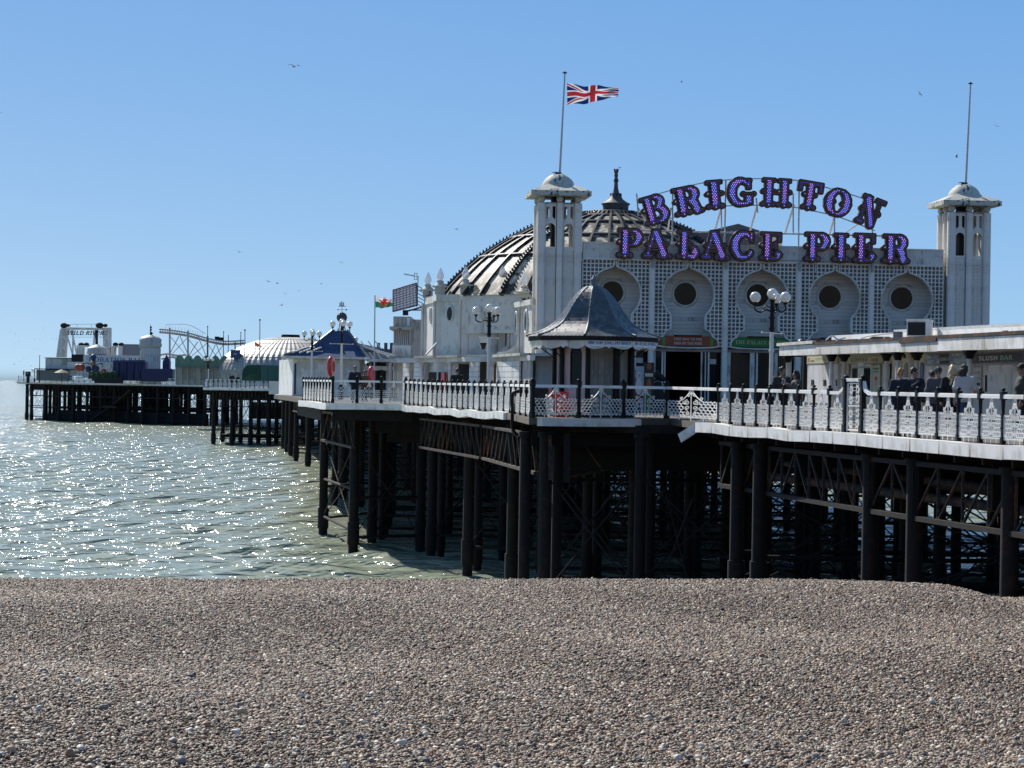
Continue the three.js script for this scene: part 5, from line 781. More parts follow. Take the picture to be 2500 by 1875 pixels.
{ // things standing round the kiosk
  const p = onDeck(1370, 77.6), s = thing('red_chair', 'bright red plastic seat behind the kiosk railing', 'chair', p, 0.3);
  mesh('shell', [lathe([[0.001, 0.10], [0.30, 0.12], [0.36, 0.3], [0.34, 0.5], [0.30, 0.62]], 14), box(0.55, 0.5, 0.08, 0.05, 0.62, -0.25)], M.red, s); mesh('foot', [cyl(0.3, 0.2, 0.12, 0, 0, 0, 14)], M.red, s); mesh('panel', [box(0.3, 0.55, 0.04, -0.42, 0.35, 0.1)], M.white, s);
  const b = onDeck(1325, 78.2), bx = thing('planter', 'dark box planter with red end standing left of the kiosk', 'planter', b); mesh('body', [box(0.55, 0.75, 0.5, -0.1, 0.6, 0)], M.dark, bx); mesh('end', [box(0.06, 0.72, 0.48, 0.22, 0.6, 0)], M.red, bx); mesh('leg', [box(0.5, 0.22, 0.4, -0.1, 0.11, 0)], M.dark, bx);
  // face-in-hole style picture boards by the entrance
  const board = (name, label, px, d, w, h, f) => { const q = onDeck(px, d), t = thing(name, label, 'picture board', q, 0.05); const m = new THREE.Mesh(new THREE.BoxGeometry(w, h, 0.03).translate(0, h / 2 + 0.05, 0), [M.white, M.white, M.white, M.white, std([0.8, 0.8, 0.8], 0.6, { map: canvasMap(256, 512, f) }), M.white]); m.name = 'board'; m.castShadow = m.receiveShadow = true; t.add(m); mesh('foot', [box(w * 0.9, 0.05, 0.4, 0, 0.025, -0.1), box(0.04, h * 0.7, 0.04, 0, h * 0.35, -0.05)], M.dark, t); };
  const blob = (k, c, l) => { k.fillStyle = c; for (const [x, y, rx, ry] of l) { k.beginPath(); k.ellipse(x, y, rx, ry, 0, 0, 7); k.fill(); } };
  board('picture_board', 'painted picture board of two figures at the entrance right of the kiosk', 1553, 92, 0.62, 1.85, (k) => { k.fillStyle = '#aeb9c6'; k.fillRect(0, 0, 256, 512); blob(k, '#4a4f63', [[70, 70, 40, 44], [70, 190, 56, 90]]); blob(k, '#6b2a22', [[90, 360, 60, 110], [180, 330, 60, 80]]); blob(k, '#d9dde4', [[170, 100, 34, 40], [165, 230, 58, 90]]); blob(k, '#b7a090', [[75, 72, 22, 26], [172, 104, 20, 24]]); blob(k, '#2c3142', [[70, 470, 30, 60], [180, 470, 26, 60]]); });
  board('picture_board', 'dark painted board with a figure in green beside the doors', 1583, 91.5, 0.42, 2.0, (k) => { k.fillStyle = '#23211f'; k.fillRect(0, 0, 256, 512); blob(k, '#8a4a34', [[128, 40, 60, 36]]); k.fillStyle = '#c9c2b6'; k.fillRect(30, 110, 196, 34); blob(k, '#8a5a2c', [[130, 240, 60, 80]]); k.fillStyle = '#2f7a34'; k.fillRect(70, 300, 120, 212); });
  const hp = onDeck(1603, 93), hs = thing('horse_statue', 'dark fairground horse head figure left of the open doors', 'statue', hp); mesh('body', [lathe([[0.3, 0], [0.36, 0.5], [0.30, 0.9], [0.2, 1.2], [0.15, 1.4]], 12), put(new THREE.CapsuleGeometry(0.11, 0.34, 4, 8), 0.12, 1.52, 0.05, 0, 0, 0.8), ball(0.15, 0, 1.55, 0, 10), box(0.04, 0.12, 0.03, -0.06, 1.72, 0), box(0.04, 0.12, 0.03, 0.06, 1.72, 0)], M.dark, hs); mesh('bridle', [put(new THREE.TorusGeometry(0.26, 0.015, 5, 16), 0.02, 1.05, 0.18)], std([0.3, 0.22, 0.2], 0.5), hs);
}
// ---------------------------------------------------------------- stalls on the right
{
  const A = onDeck(1935, 83), Z = [13.9, 57], a = [A.x, -A.z], dir = Math.atan2(-(-Z[1] + a[1]) , 0); // direction along the stall fronts
  const dx = Z[0] - a[0], dd = Z[1] - a[1], len = Math.hypot(dx, dd), turn = Math.atan2(dd, dx); // local x runs towards the viewer
  const S = thing('stall_row', 'row of low cream and white stalls under a flat white canopy, on the right', 'building', V(a[0], deckY(70), -a[1]), Math.atan2(dd, dx));
  S.updateMatrixWorld(true);
  const px = (x, y, zl) => loc(S, x, y, zl); // zl = 0 is the stall front
  const X = (p, py = 900) => px(p, py, 0).x, Y = (p, py, zl = 0) => px(p, py, zl).y;
  const CZ = 1.55, cX = (p, py = 860) => px(p, py, CZ).x;
  const x0 = X(1953), xEnd = len + 4;
  const cream = std([0.66, 0.60, 0.47], 0.6, { map: T.stained }), bluew = std([0.64, 0.64, 0.64], 0.5, { map: T.paint });
  const hTop = 2.55, cb0 = Y(1906, 869, CZ), cbE = Y(2495, 851, CZ);
  // canopy: fascia boards, gutter, roof, with peeling paint
  const cTop = Y(2100, 846, CZ), fx = [1904, 1990, 2100, 2200, 2290, 2350, 2430, 2500].map((p) => px(p, 860, CZ).x); fx.push(fx[fx.length - 1] + 3, fx[fx.length - 1] + 7);
  const yb = (x) => lerp(cb0, cbE, clamp((x - fx[0]) / (fx[7] - fx[0]), 0, 1.3)), yt = (x) => yb(x) + 0.34;
  for (let i = 0; i < fx.length - 1; i++) mesh('fascia_board', [bar(V(fx[i], (yb(fx[i]) + yt(fx[i])) / 2, CZ), V(fx[i + 1] - 0.006, (yb(fx[i + 1]) + yt(fx[i + 1])) / 2 + rr(-0.02, 0.02), CZ), 0.05, 0.33)], i % 2 ? M.whiteB : M.fresh, S);
  mesh('gutter', [bar(V(fx[0] - 0.1, yt(fx[0]) + 0.05, CZ + 0.03), V(fx[1], yt(fx[1]) + 0.08, CZ + 0.03), 0.14, 0.1)], M.white, S); mesh('felt_edge', [bar(V(fx[1], yt(fx[1]) + 0.03, CZ), V(fx[8], yt(fx[8]) + 0.06, CZ), 0.12, 0.09), bar(V(fx[3], yt(fx[3]) - 0.02, CZ + 0.02), V(fx[4], yt(fx[4]) - 0.0, CZ + 0.02), 0.1, 0.14)], std([0.16, 0.13, 0.105], 0.9, { map: T.rust }), S);
  mesh('canopy_roof', [bar(V(fx[0], yt(fx[0]) - 0.03, CZ / 2 - 1.4), V(fx[9], yt(fx[9]), CZ / 2 - 1.4), CZ + 2.8, 0.07)], M.grey, S);
  mesh('canopy_soffit', [bar(V(fx[0], yb(fx[0]) + 0.04, CZ / 2 - 0.1), V(fx[9], yb(fx[9]) + 0.04, CZ / 2 - 0.1), CZ, 0.03)], cream, S);
  // raised white roof edge and its slats
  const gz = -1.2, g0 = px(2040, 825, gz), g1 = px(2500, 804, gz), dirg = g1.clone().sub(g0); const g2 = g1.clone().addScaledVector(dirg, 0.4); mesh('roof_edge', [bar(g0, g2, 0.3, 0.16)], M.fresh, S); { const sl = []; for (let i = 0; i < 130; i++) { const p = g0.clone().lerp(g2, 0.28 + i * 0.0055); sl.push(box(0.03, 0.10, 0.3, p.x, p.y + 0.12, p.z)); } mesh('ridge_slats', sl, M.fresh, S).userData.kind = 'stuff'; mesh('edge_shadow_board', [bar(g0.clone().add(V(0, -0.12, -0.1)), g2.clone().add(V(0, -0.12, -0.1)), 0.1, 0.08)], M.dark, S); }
  for (const p of [2052, 2195, 2235, 2285, 2385]) { const q = px(p, 840, gz); mesh('roof_prop', [box(p === 2052 ? 0.28 : 0.07, 0.55, p === 2052 ? 0.28 : 0.07, q.x, q.y, q.z)], p === 2052 ? M.white : M.dark, S); }
  mesh('upper_wall', [bar(V(g0.x + 1.0, g0.y - 0.45, gz - 1.2), V(g2.x, g2.y - 0.45, gz - 1.2), 0.1, 0.55)], M.dark, S);
  // columns
  for (const [p, z] of [[1923, 1.3], [2029, 1.3], [2060, 1.0], [2163, 0.9], [2191, 1.3], [2237, 0.9], [2366, 1.3]]) { const q = px(p, 950, z), yt2 = yb(q.x); mesh('column', [cyl(0.075, 0.07, yt2 - 0.12, q.x, 0, z, 12), cyl(0.1, 0.1, 0.4, q.x, 0.5, z, 12)], M.white, S); mesh('capital', [cyl(0.09, 0.17, 0.17, q.x, yt2 - 0.22, z, 10), box(0.3, 0.06, 0.3, q.x, yt2 - 0.02, z)], M.black, S); }
  // stall fronts
  mesh('rear', [block(x0, xEnd, 0, hTop + 0.15, -4, -3.9)], M.grey, S);
  const sec = (pa, pb) => [X(pa), X(pb)], wallAt = (a, b, mat, y0 = 0, y1 = hTop, z = -0.06, nm = 'wall') => mesh(nm, [block(a, b, y0, y1, z - 0.05, z + 0.05)], mat, S);
  const signAt = (a, b, y0, y1, map, label, z = 0.03) => { const m = mesh('sign_board', new THREE.PlaneGeometry(b - a, y1 - y0), std([0.85, 0.85, 0.85], 0.5, { map }), S, true); m.position.set((a + b) / 2, (y0 + y1) / 2, z + 0.021); m.userData.label = label; mesh('sign_backing', [block(a - 0.03, b + 0.03, y0 - 0.03, y1 + 0.03, z - 0.02, z + 0.018)], M.grey, S); };
  { const [a, b] = sec(1973, 2048); wallAt(a, b, bluew); for (let i = 0; i < 5; i++) { const u = lerp(a, b, i / 5), v = lerp(a, b, (i + 1) / 5); mesh('locker_door', [block(u + 0.02, v - 0.02, 0.65, Y(2000, 890), -0.01, 0.03)], bluew, S); mesh('door_handle', [box(0.03, 0.22, 0.03, i % 2 ? u + 0.1 : v - 0.1, 1.35, 0.05)], M.dark, S); }
    signAt(a, b, Y(2000, 887), Y(2000, 869), canvasMap(1024, 256, (k, w, h) => { k.fillStyle = '#cfcba8'; k.fillRect(0, 0, w, h); k.strokeStyle = '#6b5a3a'; k.lineWidth = 10; k.strokeRect(8, 8, w - 16, h - 16); k.fillStyle = '#a0764a'; k.fillRect(30, 60, 70, 150); k.fillRect(130, 130, 130, 80); k.fillRect(900, 60, 90, 150); k.fillStyle = '#2c4a30'; k.font = 'bold 110px serif'; k.textAlign = 'center'; k.save(); k.translate(430, 160); k.scale(0.62, 1.1); k.fillText('COFFEE', 0, 0); k.restore(); k.fillStyle = '#2f5d57'; k.save(); k.translate(730, 170); k.scale(0.6, 1.1); k.fillText('ICE CREAM', 0, 0); k.restore(); }), 'painted board reading COFFEE and ICE CREAM'); }
  { const [a, b] = sec(2052, 2180); wallAt(a, b, cream); const u = X(2084), v = X(2128); mesh('hatch_frame', [block(u - 0.1, v + 0.1, 0.8, Y(2105, 890), -0.02, 0.04)], M.white, S); mesh('hatch_glass', [block(u, v, 0.9, Y(2105, 895), 0.02, 0.05)], M.glass, S); mesh('poster', [block(lerp(u, v, 0.33), lerp(u, v, 0.66), 1.35, 2.0, 0.05, 0.056)], M.white, S); mesh('blind', [block(u, v, Y(2105, 899), Y(2105, 895), 0.05, 0.056)], std([0.25, 0.4, 0.36], 0.6), S);
    signAt(X(2053), X(2158), Y(2105, 887), Y(2105, 867), canvasMap(1024, 192, (k, w, h) => { k.fillStyle = '#c3bfa0'; k.fillRect(0, 0, w, h); k.fillStyle = '#8f8a68'; for (let i = 0; i < 18; i++) { k.beginPath(); k.arc(30 + i * 58, 26, 20, 0, 7); k.fill(); } k.font = 'italic bold 120px sans-serif'; k.textAlign = 'center'; k.fillStyle = '#141414'; k.save(); k.translate(470, 150); k.scale(0.95, 1); k.fillText('COFFEE', 0, 0); k.restore(); k.fillStyle = '#c88a2a'; k.fillRect(770, 90, 90, 70); k.fillStyle = '#3a2a1a'; k.fillRect(880, 84, 30, 80); k.fillStyle = '#2f5a48'; k.fillRect(20, 70, 110, 60); }), 'cream sign board reading COFFEE');
    signAt(X(2064), X(2075), 1.0, Y(2070, 890), canvasMap(64, 256, (k, w, h) => { k.fillStyle = '#cfc6aa'; k.fillRect(0, 0, w, h); k.fillStyle = '#7a3b2a'; for (let i = 0; i < 14; i++) if (i % 5 !== 3) k.fillRect(8, 12 + i * 17, 48, 7); }), 'narrow price list'); signAt(X(2134), X(2152), 0.9, Y(2140, 892), canvasMap(128, 384, (k, w, h) => { k.fillStyle = '#b9c4ae'; k.fillRect(0, 0, w, h); k.fillStyle = '#2f6a3a'; k.fillRect(14, 30, 96, 22); k.fillRect(20, 70, 80, 16); k.fillStyle = '#c9a06a'; k.beginPath(); k.moveTo(40, 180); k.lineTo(90, 180); k.lineTo(62, 340); k.fill(); k.fillStyle = '#c0392b'; k.beginPath(); k.arc(64, 160, 28, 0, 7); k.fill(); }), 'ice cream poster'); wallAt(X(2168), X(2176), M.glass, 0.7, Y(2170, 888), 0.0, 'narrow_pane'); }
  { const [a, b] = sec(2180, 2262); wallAt(a, b, cream); for (const p of [2212, 2230, 2251]) { const q = X(p), s = new THREE.Shape(); s.moveTo(-0.16, 0); s.lineTo(0.16, 0); s.lineTo(0.16, 0.75); s.absarc(0, 0.75, 0.16, 0, Math.PI); s.lineTo(-0.16, 0); mesh('arched_poster', [new THREE.ExtrudeGeometry(s, { depth: 0.03, bevelEnabled: false }).translate(q, 1.05, -0.01)], [std([0.22, 0.25, 0.24], 0.5), std([0.36, 0.33, 0.42], 0.5), std([0.06, 0.12, 0.25], 0.5)][(p - 2212) / 18 | 0], S); } for (const p of [2208, 2228, 2247]) mesh('date_tile', [block(X(p) - 0.08, X(p) + 0.1, Y(p, 874), Y(p, 866), -0.01, 0.02)], M.dark, S); }
  const slush = (mode) => canvasMap(1024, 224, (k, w, h) => { k.fillStyle = mode ? '#9fb0c2' : '#4b4858'; k.fillRect(0, 0, w, h); for (let i = 0; i < 160; i++) { k.fillStyle = mode ? ['#c4d0dc', '#7389a6', '#5d6c92', '#dfe6ec'][i % 4] : ['#33313f', '#5c5a6c', '#77788a', '#3e3d4c'][i % 4]; k.globalAlpha = 0.5; k.beginPath(); k.ellipse(hash(i, 1, 3) * w, hash(i, 2, 3) * h, 20 + 50 * hash(i, 3, 3), 10 + 30 * hash(i, 4, 3), i, 0, 7); k.fill(); } k.globalAlpha = 1; if (mode) { k.fillStyle = '#2a2f3c'; k.fillRect(360, 0, 250, 224); } else { k.fillStyle = '#15161b'; k.fillRect(110, 30, 840, 164); } k.font = `bold ${mode ? 96 : 132}px sans-serif`; k.textAlign = 'left'; k.textBaseline = 'middle'; k.save(); k.translate(mode ? 372 : 150, 120); k.scale(mode ? 0.52 : 0.92, 1); k.fillStyle = '#e2dfd8'; k.fillText('SLUSH', 0, 0); const s = k.measureText('SLUSH ').width; k.fillStyle = '#8fc0ae'; k.fillText('BAR', s, 0); k.restore(); });
  { const [a, b] = sec(2262, 2366); wallAt(a, b, bluew); signAt(X(2262) + 0.05, X(2364), Y(2310, 888), Y(2310, 864), slush(true), 'pale blue board reading SLUSH BAR, in the shade'); for (let i = 0; i < 3; i++) mesh('shutter', [block(lerp(a, b, i / 3) + 0.05, lerp(a, b, (i + 1) / 3) - 0.05, 0.75, Y(2310, 893), 0.0, 0.03)], i === 1 ? M.fresh : bluew, S); }
  { const a = X(2372), b = xEnd; wallAt(a, b, M.whiteB, 0, hTop); signAt(X(2374), X(2510), Y(2440, 886), Y(2440, 860), slush(false), 'dark board reading SLUSH BAR'); for (const [u, v] of [[2376, 2398], [2404, 2500]]) mesh('shutter', [block(X(u), X(v), 0.35, Y(2440, 891), 0.0, 0.035)], u === 2404 ? M.whiteB : M.board, S); for (let i = 0; i < 6; i++) mesh('notice_line', [block(X(2380), X(2396), 1.75 - i * 0.16, 1.82 - i * 0.16, 0.035, 0.042)], i === 3 ? M.dark : M.grey, S); mesh('shutter_handle', [block(X(2411), X(2413), 1.1, 1.55, 0.04, 0.07)], M.dark, S); }
  mesh('end_wall', [block(x0, x0 + 0.1, 0, hTop, -3.9, -0.1)], M.dark, S); mesh('floor', [block(x0, xEnd, 0.0, 0.05, -4, 1.9)], M.deck, S);
  { const q = px(2345, 945, 0.9); mesh('disc', [put(new THREE.CylinderGeometry(0.2, 0.2, 0.03, 14), q.x, 0.75, q.z, 0, Math.PI / 2).scale(1, 1.4, 1)], M.board, S); }
  // fittings on the canopy roof, each a thing of its own
  const roofPt = (p, py, z) => S.localToWorld(px(p, py, z));
  { const w = roofPt(2245, 836, -0.5), t = thing('floodlight', 'large white rectangular lamp housing standing on the stall roof', 'floodlight', w, turn + 1.0); const k = 1.0; mesh('housing', [new THREE.BoxGeometry(0.62, 0.5, 0.75, 1, 1, 1).translate(0, 0.42, 0)], M.white, t); mesh('hood', [box(0.66, 0.06, 0.8, 0, 0.68, 0)], M.white, t); mesh('lens', [box(0.54, 0.40, 0.04, 0, 0.41, 0.385)], M.dark, t); mesh('stand', [cyl(0.04, 0.04, 0.25, -0.25, -0.05, 0.1, 8), cyl(0.03, 0.03, 0.22, 0.1, -0.03, 0.1, 8)], M.pole, t); }
  { const w = roofPt(2192, 826, -0.3), t = thing('spotlight', 'small square dark floodlight on the stall roof', 'floodlight', w, 0.5); mesh('housing', [box(0.16, 0.3, 0.28, 0, 0.06, 0)], M.slate, t); mesh('stand', [cyl(0.03, 0.03, 0.3, 0.12, -0.35, 0, 8), box(0.2, 0.04, 0.04, 0.08, -0.06, 0)], M.dark, t); }
  { const w = roofPt(2440, 825, -0.2), t = thing('spotlight', 'tilted black floodlight near the right end of the stall roof', 'floodlight', w, 0.4); mesh('housing', [box(0.3, 0.16, 0.2, 0.1, 0.08, 0, 0, 0, 0.4)], M.dark, t); mesh('stand', [box(0.12, 0.14, 0.1, -0.16, 0.0, 0)], M.dark, t); }
  { const w = roofPt(2036, 838, -0.6), t = thing('roof_clutter', 'cluster of cables and a black and white box on the stall roof', 'roof equipment', w); mesh('box', [box(0.35, 0.18, 0.3, 0, -0.02, 0)], M.dark, t); mesh('band', [box(0.37, 0.05, 0.32, 0, 0.0, 0)], M.white, t); mesh('cable', [tube([V(-0.3, 0.1, 0.1), V(-0.05, 0.26, 0), V(0.1, 0.14, 0.1), V(0.4, 0.2, 0)], 0.03, 20, 6)], M.white, t); }
  { const w = roofPt(2150, 838, -0.6), t = thing('roof_bundle', 'dark wrapped bundle lying on the stall roof under the white edge', 'roof equipment', w); mesh('bundle', [put(new THREE.CapsuleGeometry(0.16, 0.5, 4, 10), 0, 0.06, 0, 0, 0, 1.57), box(0.4, 0.12, 0.3, 0.6, 0.02, 0)], M.dark, t); mesh('strap', [box(0.05, 0.3, 0.36, 0.1, 0.04, 0)], M.white, t); mesh('cable', [tube([V(-0.9, 0.02, 0.2), V(-0.5, 0.2, 0.1), V(-0.2, 0.25, 0.2), V(0.5, 0.3, 0.1), V(0.9, 0.0, 0.3)], 0.018, 30, 5)], M.white, t); }
  { const p = at(1945, 846, 94), t = thing('bell_speaker', 'pair of grey round spotlights fixed above the stall canopy end', 'spotlight', p, 0.2); mesh('lamp', [put(new THREE.CylinderGeometry(0.22, 0.16, 0.36, 14), -0.1, 0.0, 0, 0, 1.2), ], M.slate, t); mesh('lamp', [ball(0.24, 0.26, 0.1, -0.1, 12)], M.slate, t); mesh('bracket', [box(0.06, 0.3, 0.06, 0.1, -0.28, 0), box(0.5, 0.05, 0.05, 0.15, -0.4, 0)], M.dark, t); }
}

// ---------------------------------------------------------------- lamp standards with opal globes
const opal = phys([0.86, 0.85, 0.82], 0.25, { transmission: 0.35, thickness: 0, clearcoat: 0.6, clearcoatRoughness: 0.1 });
function lampPost(label, px, d, topPy, o = {}) {
  const p = onDeck(px, d), t = thing('lamp_standard', label, 'street lamp', p, o.turn ?? 0.35, 'globe lamp standards along the pier'), h = at(px, topPy, d).y - p.y, s = o.s ?? 1, head = h - 0.34 * s;
  mesh('post', [cyl(0.075 * s, 0.06 * s, h - 1.6 * s, 0, 0.55, 0, 14), cyl(0.09 * s, 0.09 * s, 0.05, 0, h - 2.0 * s, 0, 14)], M.white, t);
  mesh('post_base', [cyl(0.15 * s, 0.13 * s, 0.6, 0, 0, 0, 12), cyl(0.17 * s, 0.1 * s, 0.25, 0, 0.6, 0, 12)], M.black, t);
  mesh('post_head', [cyl(0.075 * s, 0.07 * s, 0.95 * s, 0, h - 1.38 * s, 0, 12), cyl(0.11 * s, 0.11 * s, 0.05, 0, h - 0.95 * s, 0, 12), cyl(0.10 * s, 0.10 * s, 0.06, 0, h - 1.3 * s, 0, 12), cyl(0.06 * s, 0.10 * s, 0.12 * s, 0, h - 0.47 * s, 0, 10)], M.black, t);
  const ar = o.arm ?? 0.56;
  mesh('globe', [ball(0.172 * s, 0, h - 0.17 * s, 0, 20)], opal, t);
  for (let k = 0; k < 3; k++) { const a = k * 2.094 + 0.2, c = Math.cos(a), q = Math.sin(a), A = (r, y) => V(c * r * s, h + y * s, -q * r * s);
    mesh('arm', [tube([A(0.05, -0.72), A(0.22, -0.68), A(0.38, -0.76), A(ar, -0.68), A(ar, -0.52)], 0.026 * s, 20, 6), tube([A(0.06, -0.62), A(0.20, -0.56), A(0.28, -0.64), A(0.22, -0.70), A(0.17, -0.65)], 0.016 * s, 16, 5), cyl(0.05 * s, 0.085 * s, 0.08 * s, c * ar * s, h - 0.53 * s, -q * ar * s, 10)], M.black, t);
    mesh('globe', [ball(0.172 * s, c * ar * s, h - 0.29 * s, -q * ar * s, 20)], opal, t); }
  if (o.bar !== false) mesh('ladder_bar', [rod(V(-0.72 * s, h - 1.42 * s, 0), V(0.72 * s, h - 1.42 * s, 0), 0.014), ball(0.035 * s, -0.72 * s, h - 1.42 * s, 0, 8), ball(0.035 * s, 0.72 * s, h - 1.42 * s, 0, 8)], M.white, t);
  return t;
}
lampPost('four globe lamp standard in front of the green signed doorway', 1881, 72, 704, { turn: 1.02 });
lampPost('four globe lamp standard in front of the curved wing', 1191, 95, 742, { turn: 1.02, s: 1.0 });
lampPost('tall lamp standard in front of the blue pyramid roof', 832, 128, 778, { turn: 0.55, bar: true });
lampPost('lamp standard at the left corner of the blue roofed building', 760, 146, 803, { turn: 0.5 });
lampPost('lower lamp standard between two taller ones before the blue roof', 787, 158, 831, { turn: 0.9, s: 0.95 });
lampPost('lamp standard on the right of the blue pyramid roof', 850, 152, 818, { turn: 0.4, s: 0.95 });
lampPost('distant lamp standard beside the pole of the dragon flag', 907, 190, 847, { turn: 0.6 });
// ---------------------------------------------------------------- lifebuoy housings
for (const [px, d, top, label] of [[807, 120, 869, 'tall red lifebuoy housing beside the big lamp standard'], [905.5, 133, 893, 'smaller red lifebuoy housing near the dragon flag pole']]) {
  const p = onDeck(px, d), h = at(px, top, d).y - p.y, t = thing('lifebuoy_housing', label, 'lifebuoy housing', p, 1.3);
  const L2 = 1.12, g = new THREE.TorusGeometry(0.30, 0.13, 12, 28); g.scale(1, L2 / 0.86, 1); mesh('casing', [g.translate(0, h - 0.56, 0)], M.red, t); mesh('disc', [put(new THREE.CylinderGeometry(0.3, 0.3, 0.16, 24), 0, 0, 0, 0, Math.PI / 2).scale(1, 1.3, 1).translate(0, h - 0.56, 0)], std([0.35, 0.02, 0.02], 0.4), t); mesh('stand', [cyl(0.05, 0.05, h - 1.05, 0, 0, 0, 10)], M.dark, t);
}
// ---------------------------------------------------------------- surface of a smooth solid given by its distance field
function surface(f, lo, hi, cell) {
  const nx = Math.ceil((hi[0] - lo[0]) / cell) + 1, ny = Math.ceil((hi[1] - lo[1]) / cell) + 1, nz = Math.ceil((hi[2] - lo[2]) / cell) + 1, val = new Float32Array(nx * ny * nz), id = (i, j, k) => (k * ny + j) * nx + i;
  for (let k = 0; k < nz; k++) for (let j = 0; j < ny; j++) for (let i = 0; i < nx; i++) val[id(i, j, k)] = f(lo[0] + i * cell, lo[1] + j * cell, lo[2] + k * cell);
  const vi = new Int32Array(nx * ny * nz).fill(-1), pos = [], idx = [];
  const C = [[0, 0, 0], [1, 0, 0], [0, 1, 0], [1, 1, 0], [0, 0, 1], [1, 0, 1], [0, 1, 1], [1, 1, 1]], Ed = [[0, 1], [2, 3], [4, 5], [6, 7], [0, 2], [1, 3], [4, 6], [5, 7], [0, 4], [1, 5], [2, 6], [3, 7]];
  for (let k = 0; k < nz - 1; k++) for (let j = 0; j < ny - 1; j++) for (let i = 0; i < nx - 1; i++) {
    let m = 0; const v = []; for (let c = 0; c < 8; c++) { v[c] = val[id(i + C[c][0], j + C[c][1], k + C[c][2])]; if (v[c] < 0) m |= 1 << c; } if (!m || m === 255) continue;
    let x = 0, y = 0, z = 0, n = 0; for (const [a, b] of Ed) if ((v[a] < 0) !== (v[b] < 0)) { const t = v[a] / (v[a] - v[b]); x += lerp(C[a][0], C[b][0], t); y += lerp(C[a][1], C[b][1], t); z += lerp(C[a][2], C[b][2], t); n++; }
    vi[id(i, j, k)] = pos.length / 3; pos.push(lo[0] + (i + x / n) * cell, lo[1] + (j + y / n) * cell, lo[2] + (k + z / n) * cell);
  }
  const quad = (a, b, c, d, flip) => { if (a < 0 || b < 0 || c < 0 || d < 0) return; flip ? idx.push(a, c, b, a, d, c) : idx.push(a, b, c, a, c, d); };
  for (let k = 1; k < nz - 1; k++) for (let j = 1; j < ny - 1; j++) for (let i = 1; i < nx - 1; i++) { const s = val[id(i, j, k)] < 0;
    if (s !== val[id(i + 1, j, k)] < 0) quad(vi[id(i, j - 1, k - 1)], vi[id(i, j, k - 1)], vi[id(i, j, k)], vi[id(i, j - 1, k)], !s);
    if (s !== val[id(i, j + 1, k)] < 0) quad(vi[id(i - 1, j, k - 1)], vi[id(i - 1, j, k)], vi[id(i, j, k)], vi[id(i, j, k - 1)], !s);
    if (s !== val[id(i, j, k + 1)] < 0) quad(vi[id(i - 1, j - 1, k)], vi[id(i, j - 1, k)], vi[id(i, j, k)], vi[id(i - 1, j, k)], !s); }
  const g = new THREE.BufferGeometry(); g.setAttribute('position', new THREE.Float32BufferAttribute(pos, 3)); g.setIndex(idx); g.computeVertexNormals(); return g;
}
const capd = (x, y, z, a, b, ra, rb) => { const px = x - a[0], py = y - a[1], pz = z - a[2], dx = b[0] - a[0], dy = b[1] - a[1], dz = b[2] - a[2], l = dx * dx + dy * dy + dz * dz, t = l ? clamp((px * dx + py * dy + pz * dz) / l, 0, 1) : 0; return Math.hypot(px - dx * t, py - dy * t, pz - dz * t) - lerp(ra, rb, t); };
const ell = (x, y, z, c, r) => { const q = Math.hypot((x - c[0]) / r[0], (y - c[1]) / r[1], (z - c[2]) / r[2]); return (q - 1) * Math.min(r[0], r[1], r[2]); };
const smin = (a, b, k) => { const h = Math.max(k - Math.abs(a - b), 0) / k; return Math.min(a, b) - h * h * k * 0.25; };
const bounds = (caps, pad) => { const lo = [9, 9, 9], hi = [-9, -9, -9]; for (const [a, b, r, s] of caps) for (const p of [a, b]) for (let i = 0; i < 3; i++) { lo[i] = Math.min(lo[i], p[i] - Math.max(r, s) - pad); hi[i] = Math.max(hi[i], p[i] + Math.max(r, s) + pad); } return [lo, hi]; };
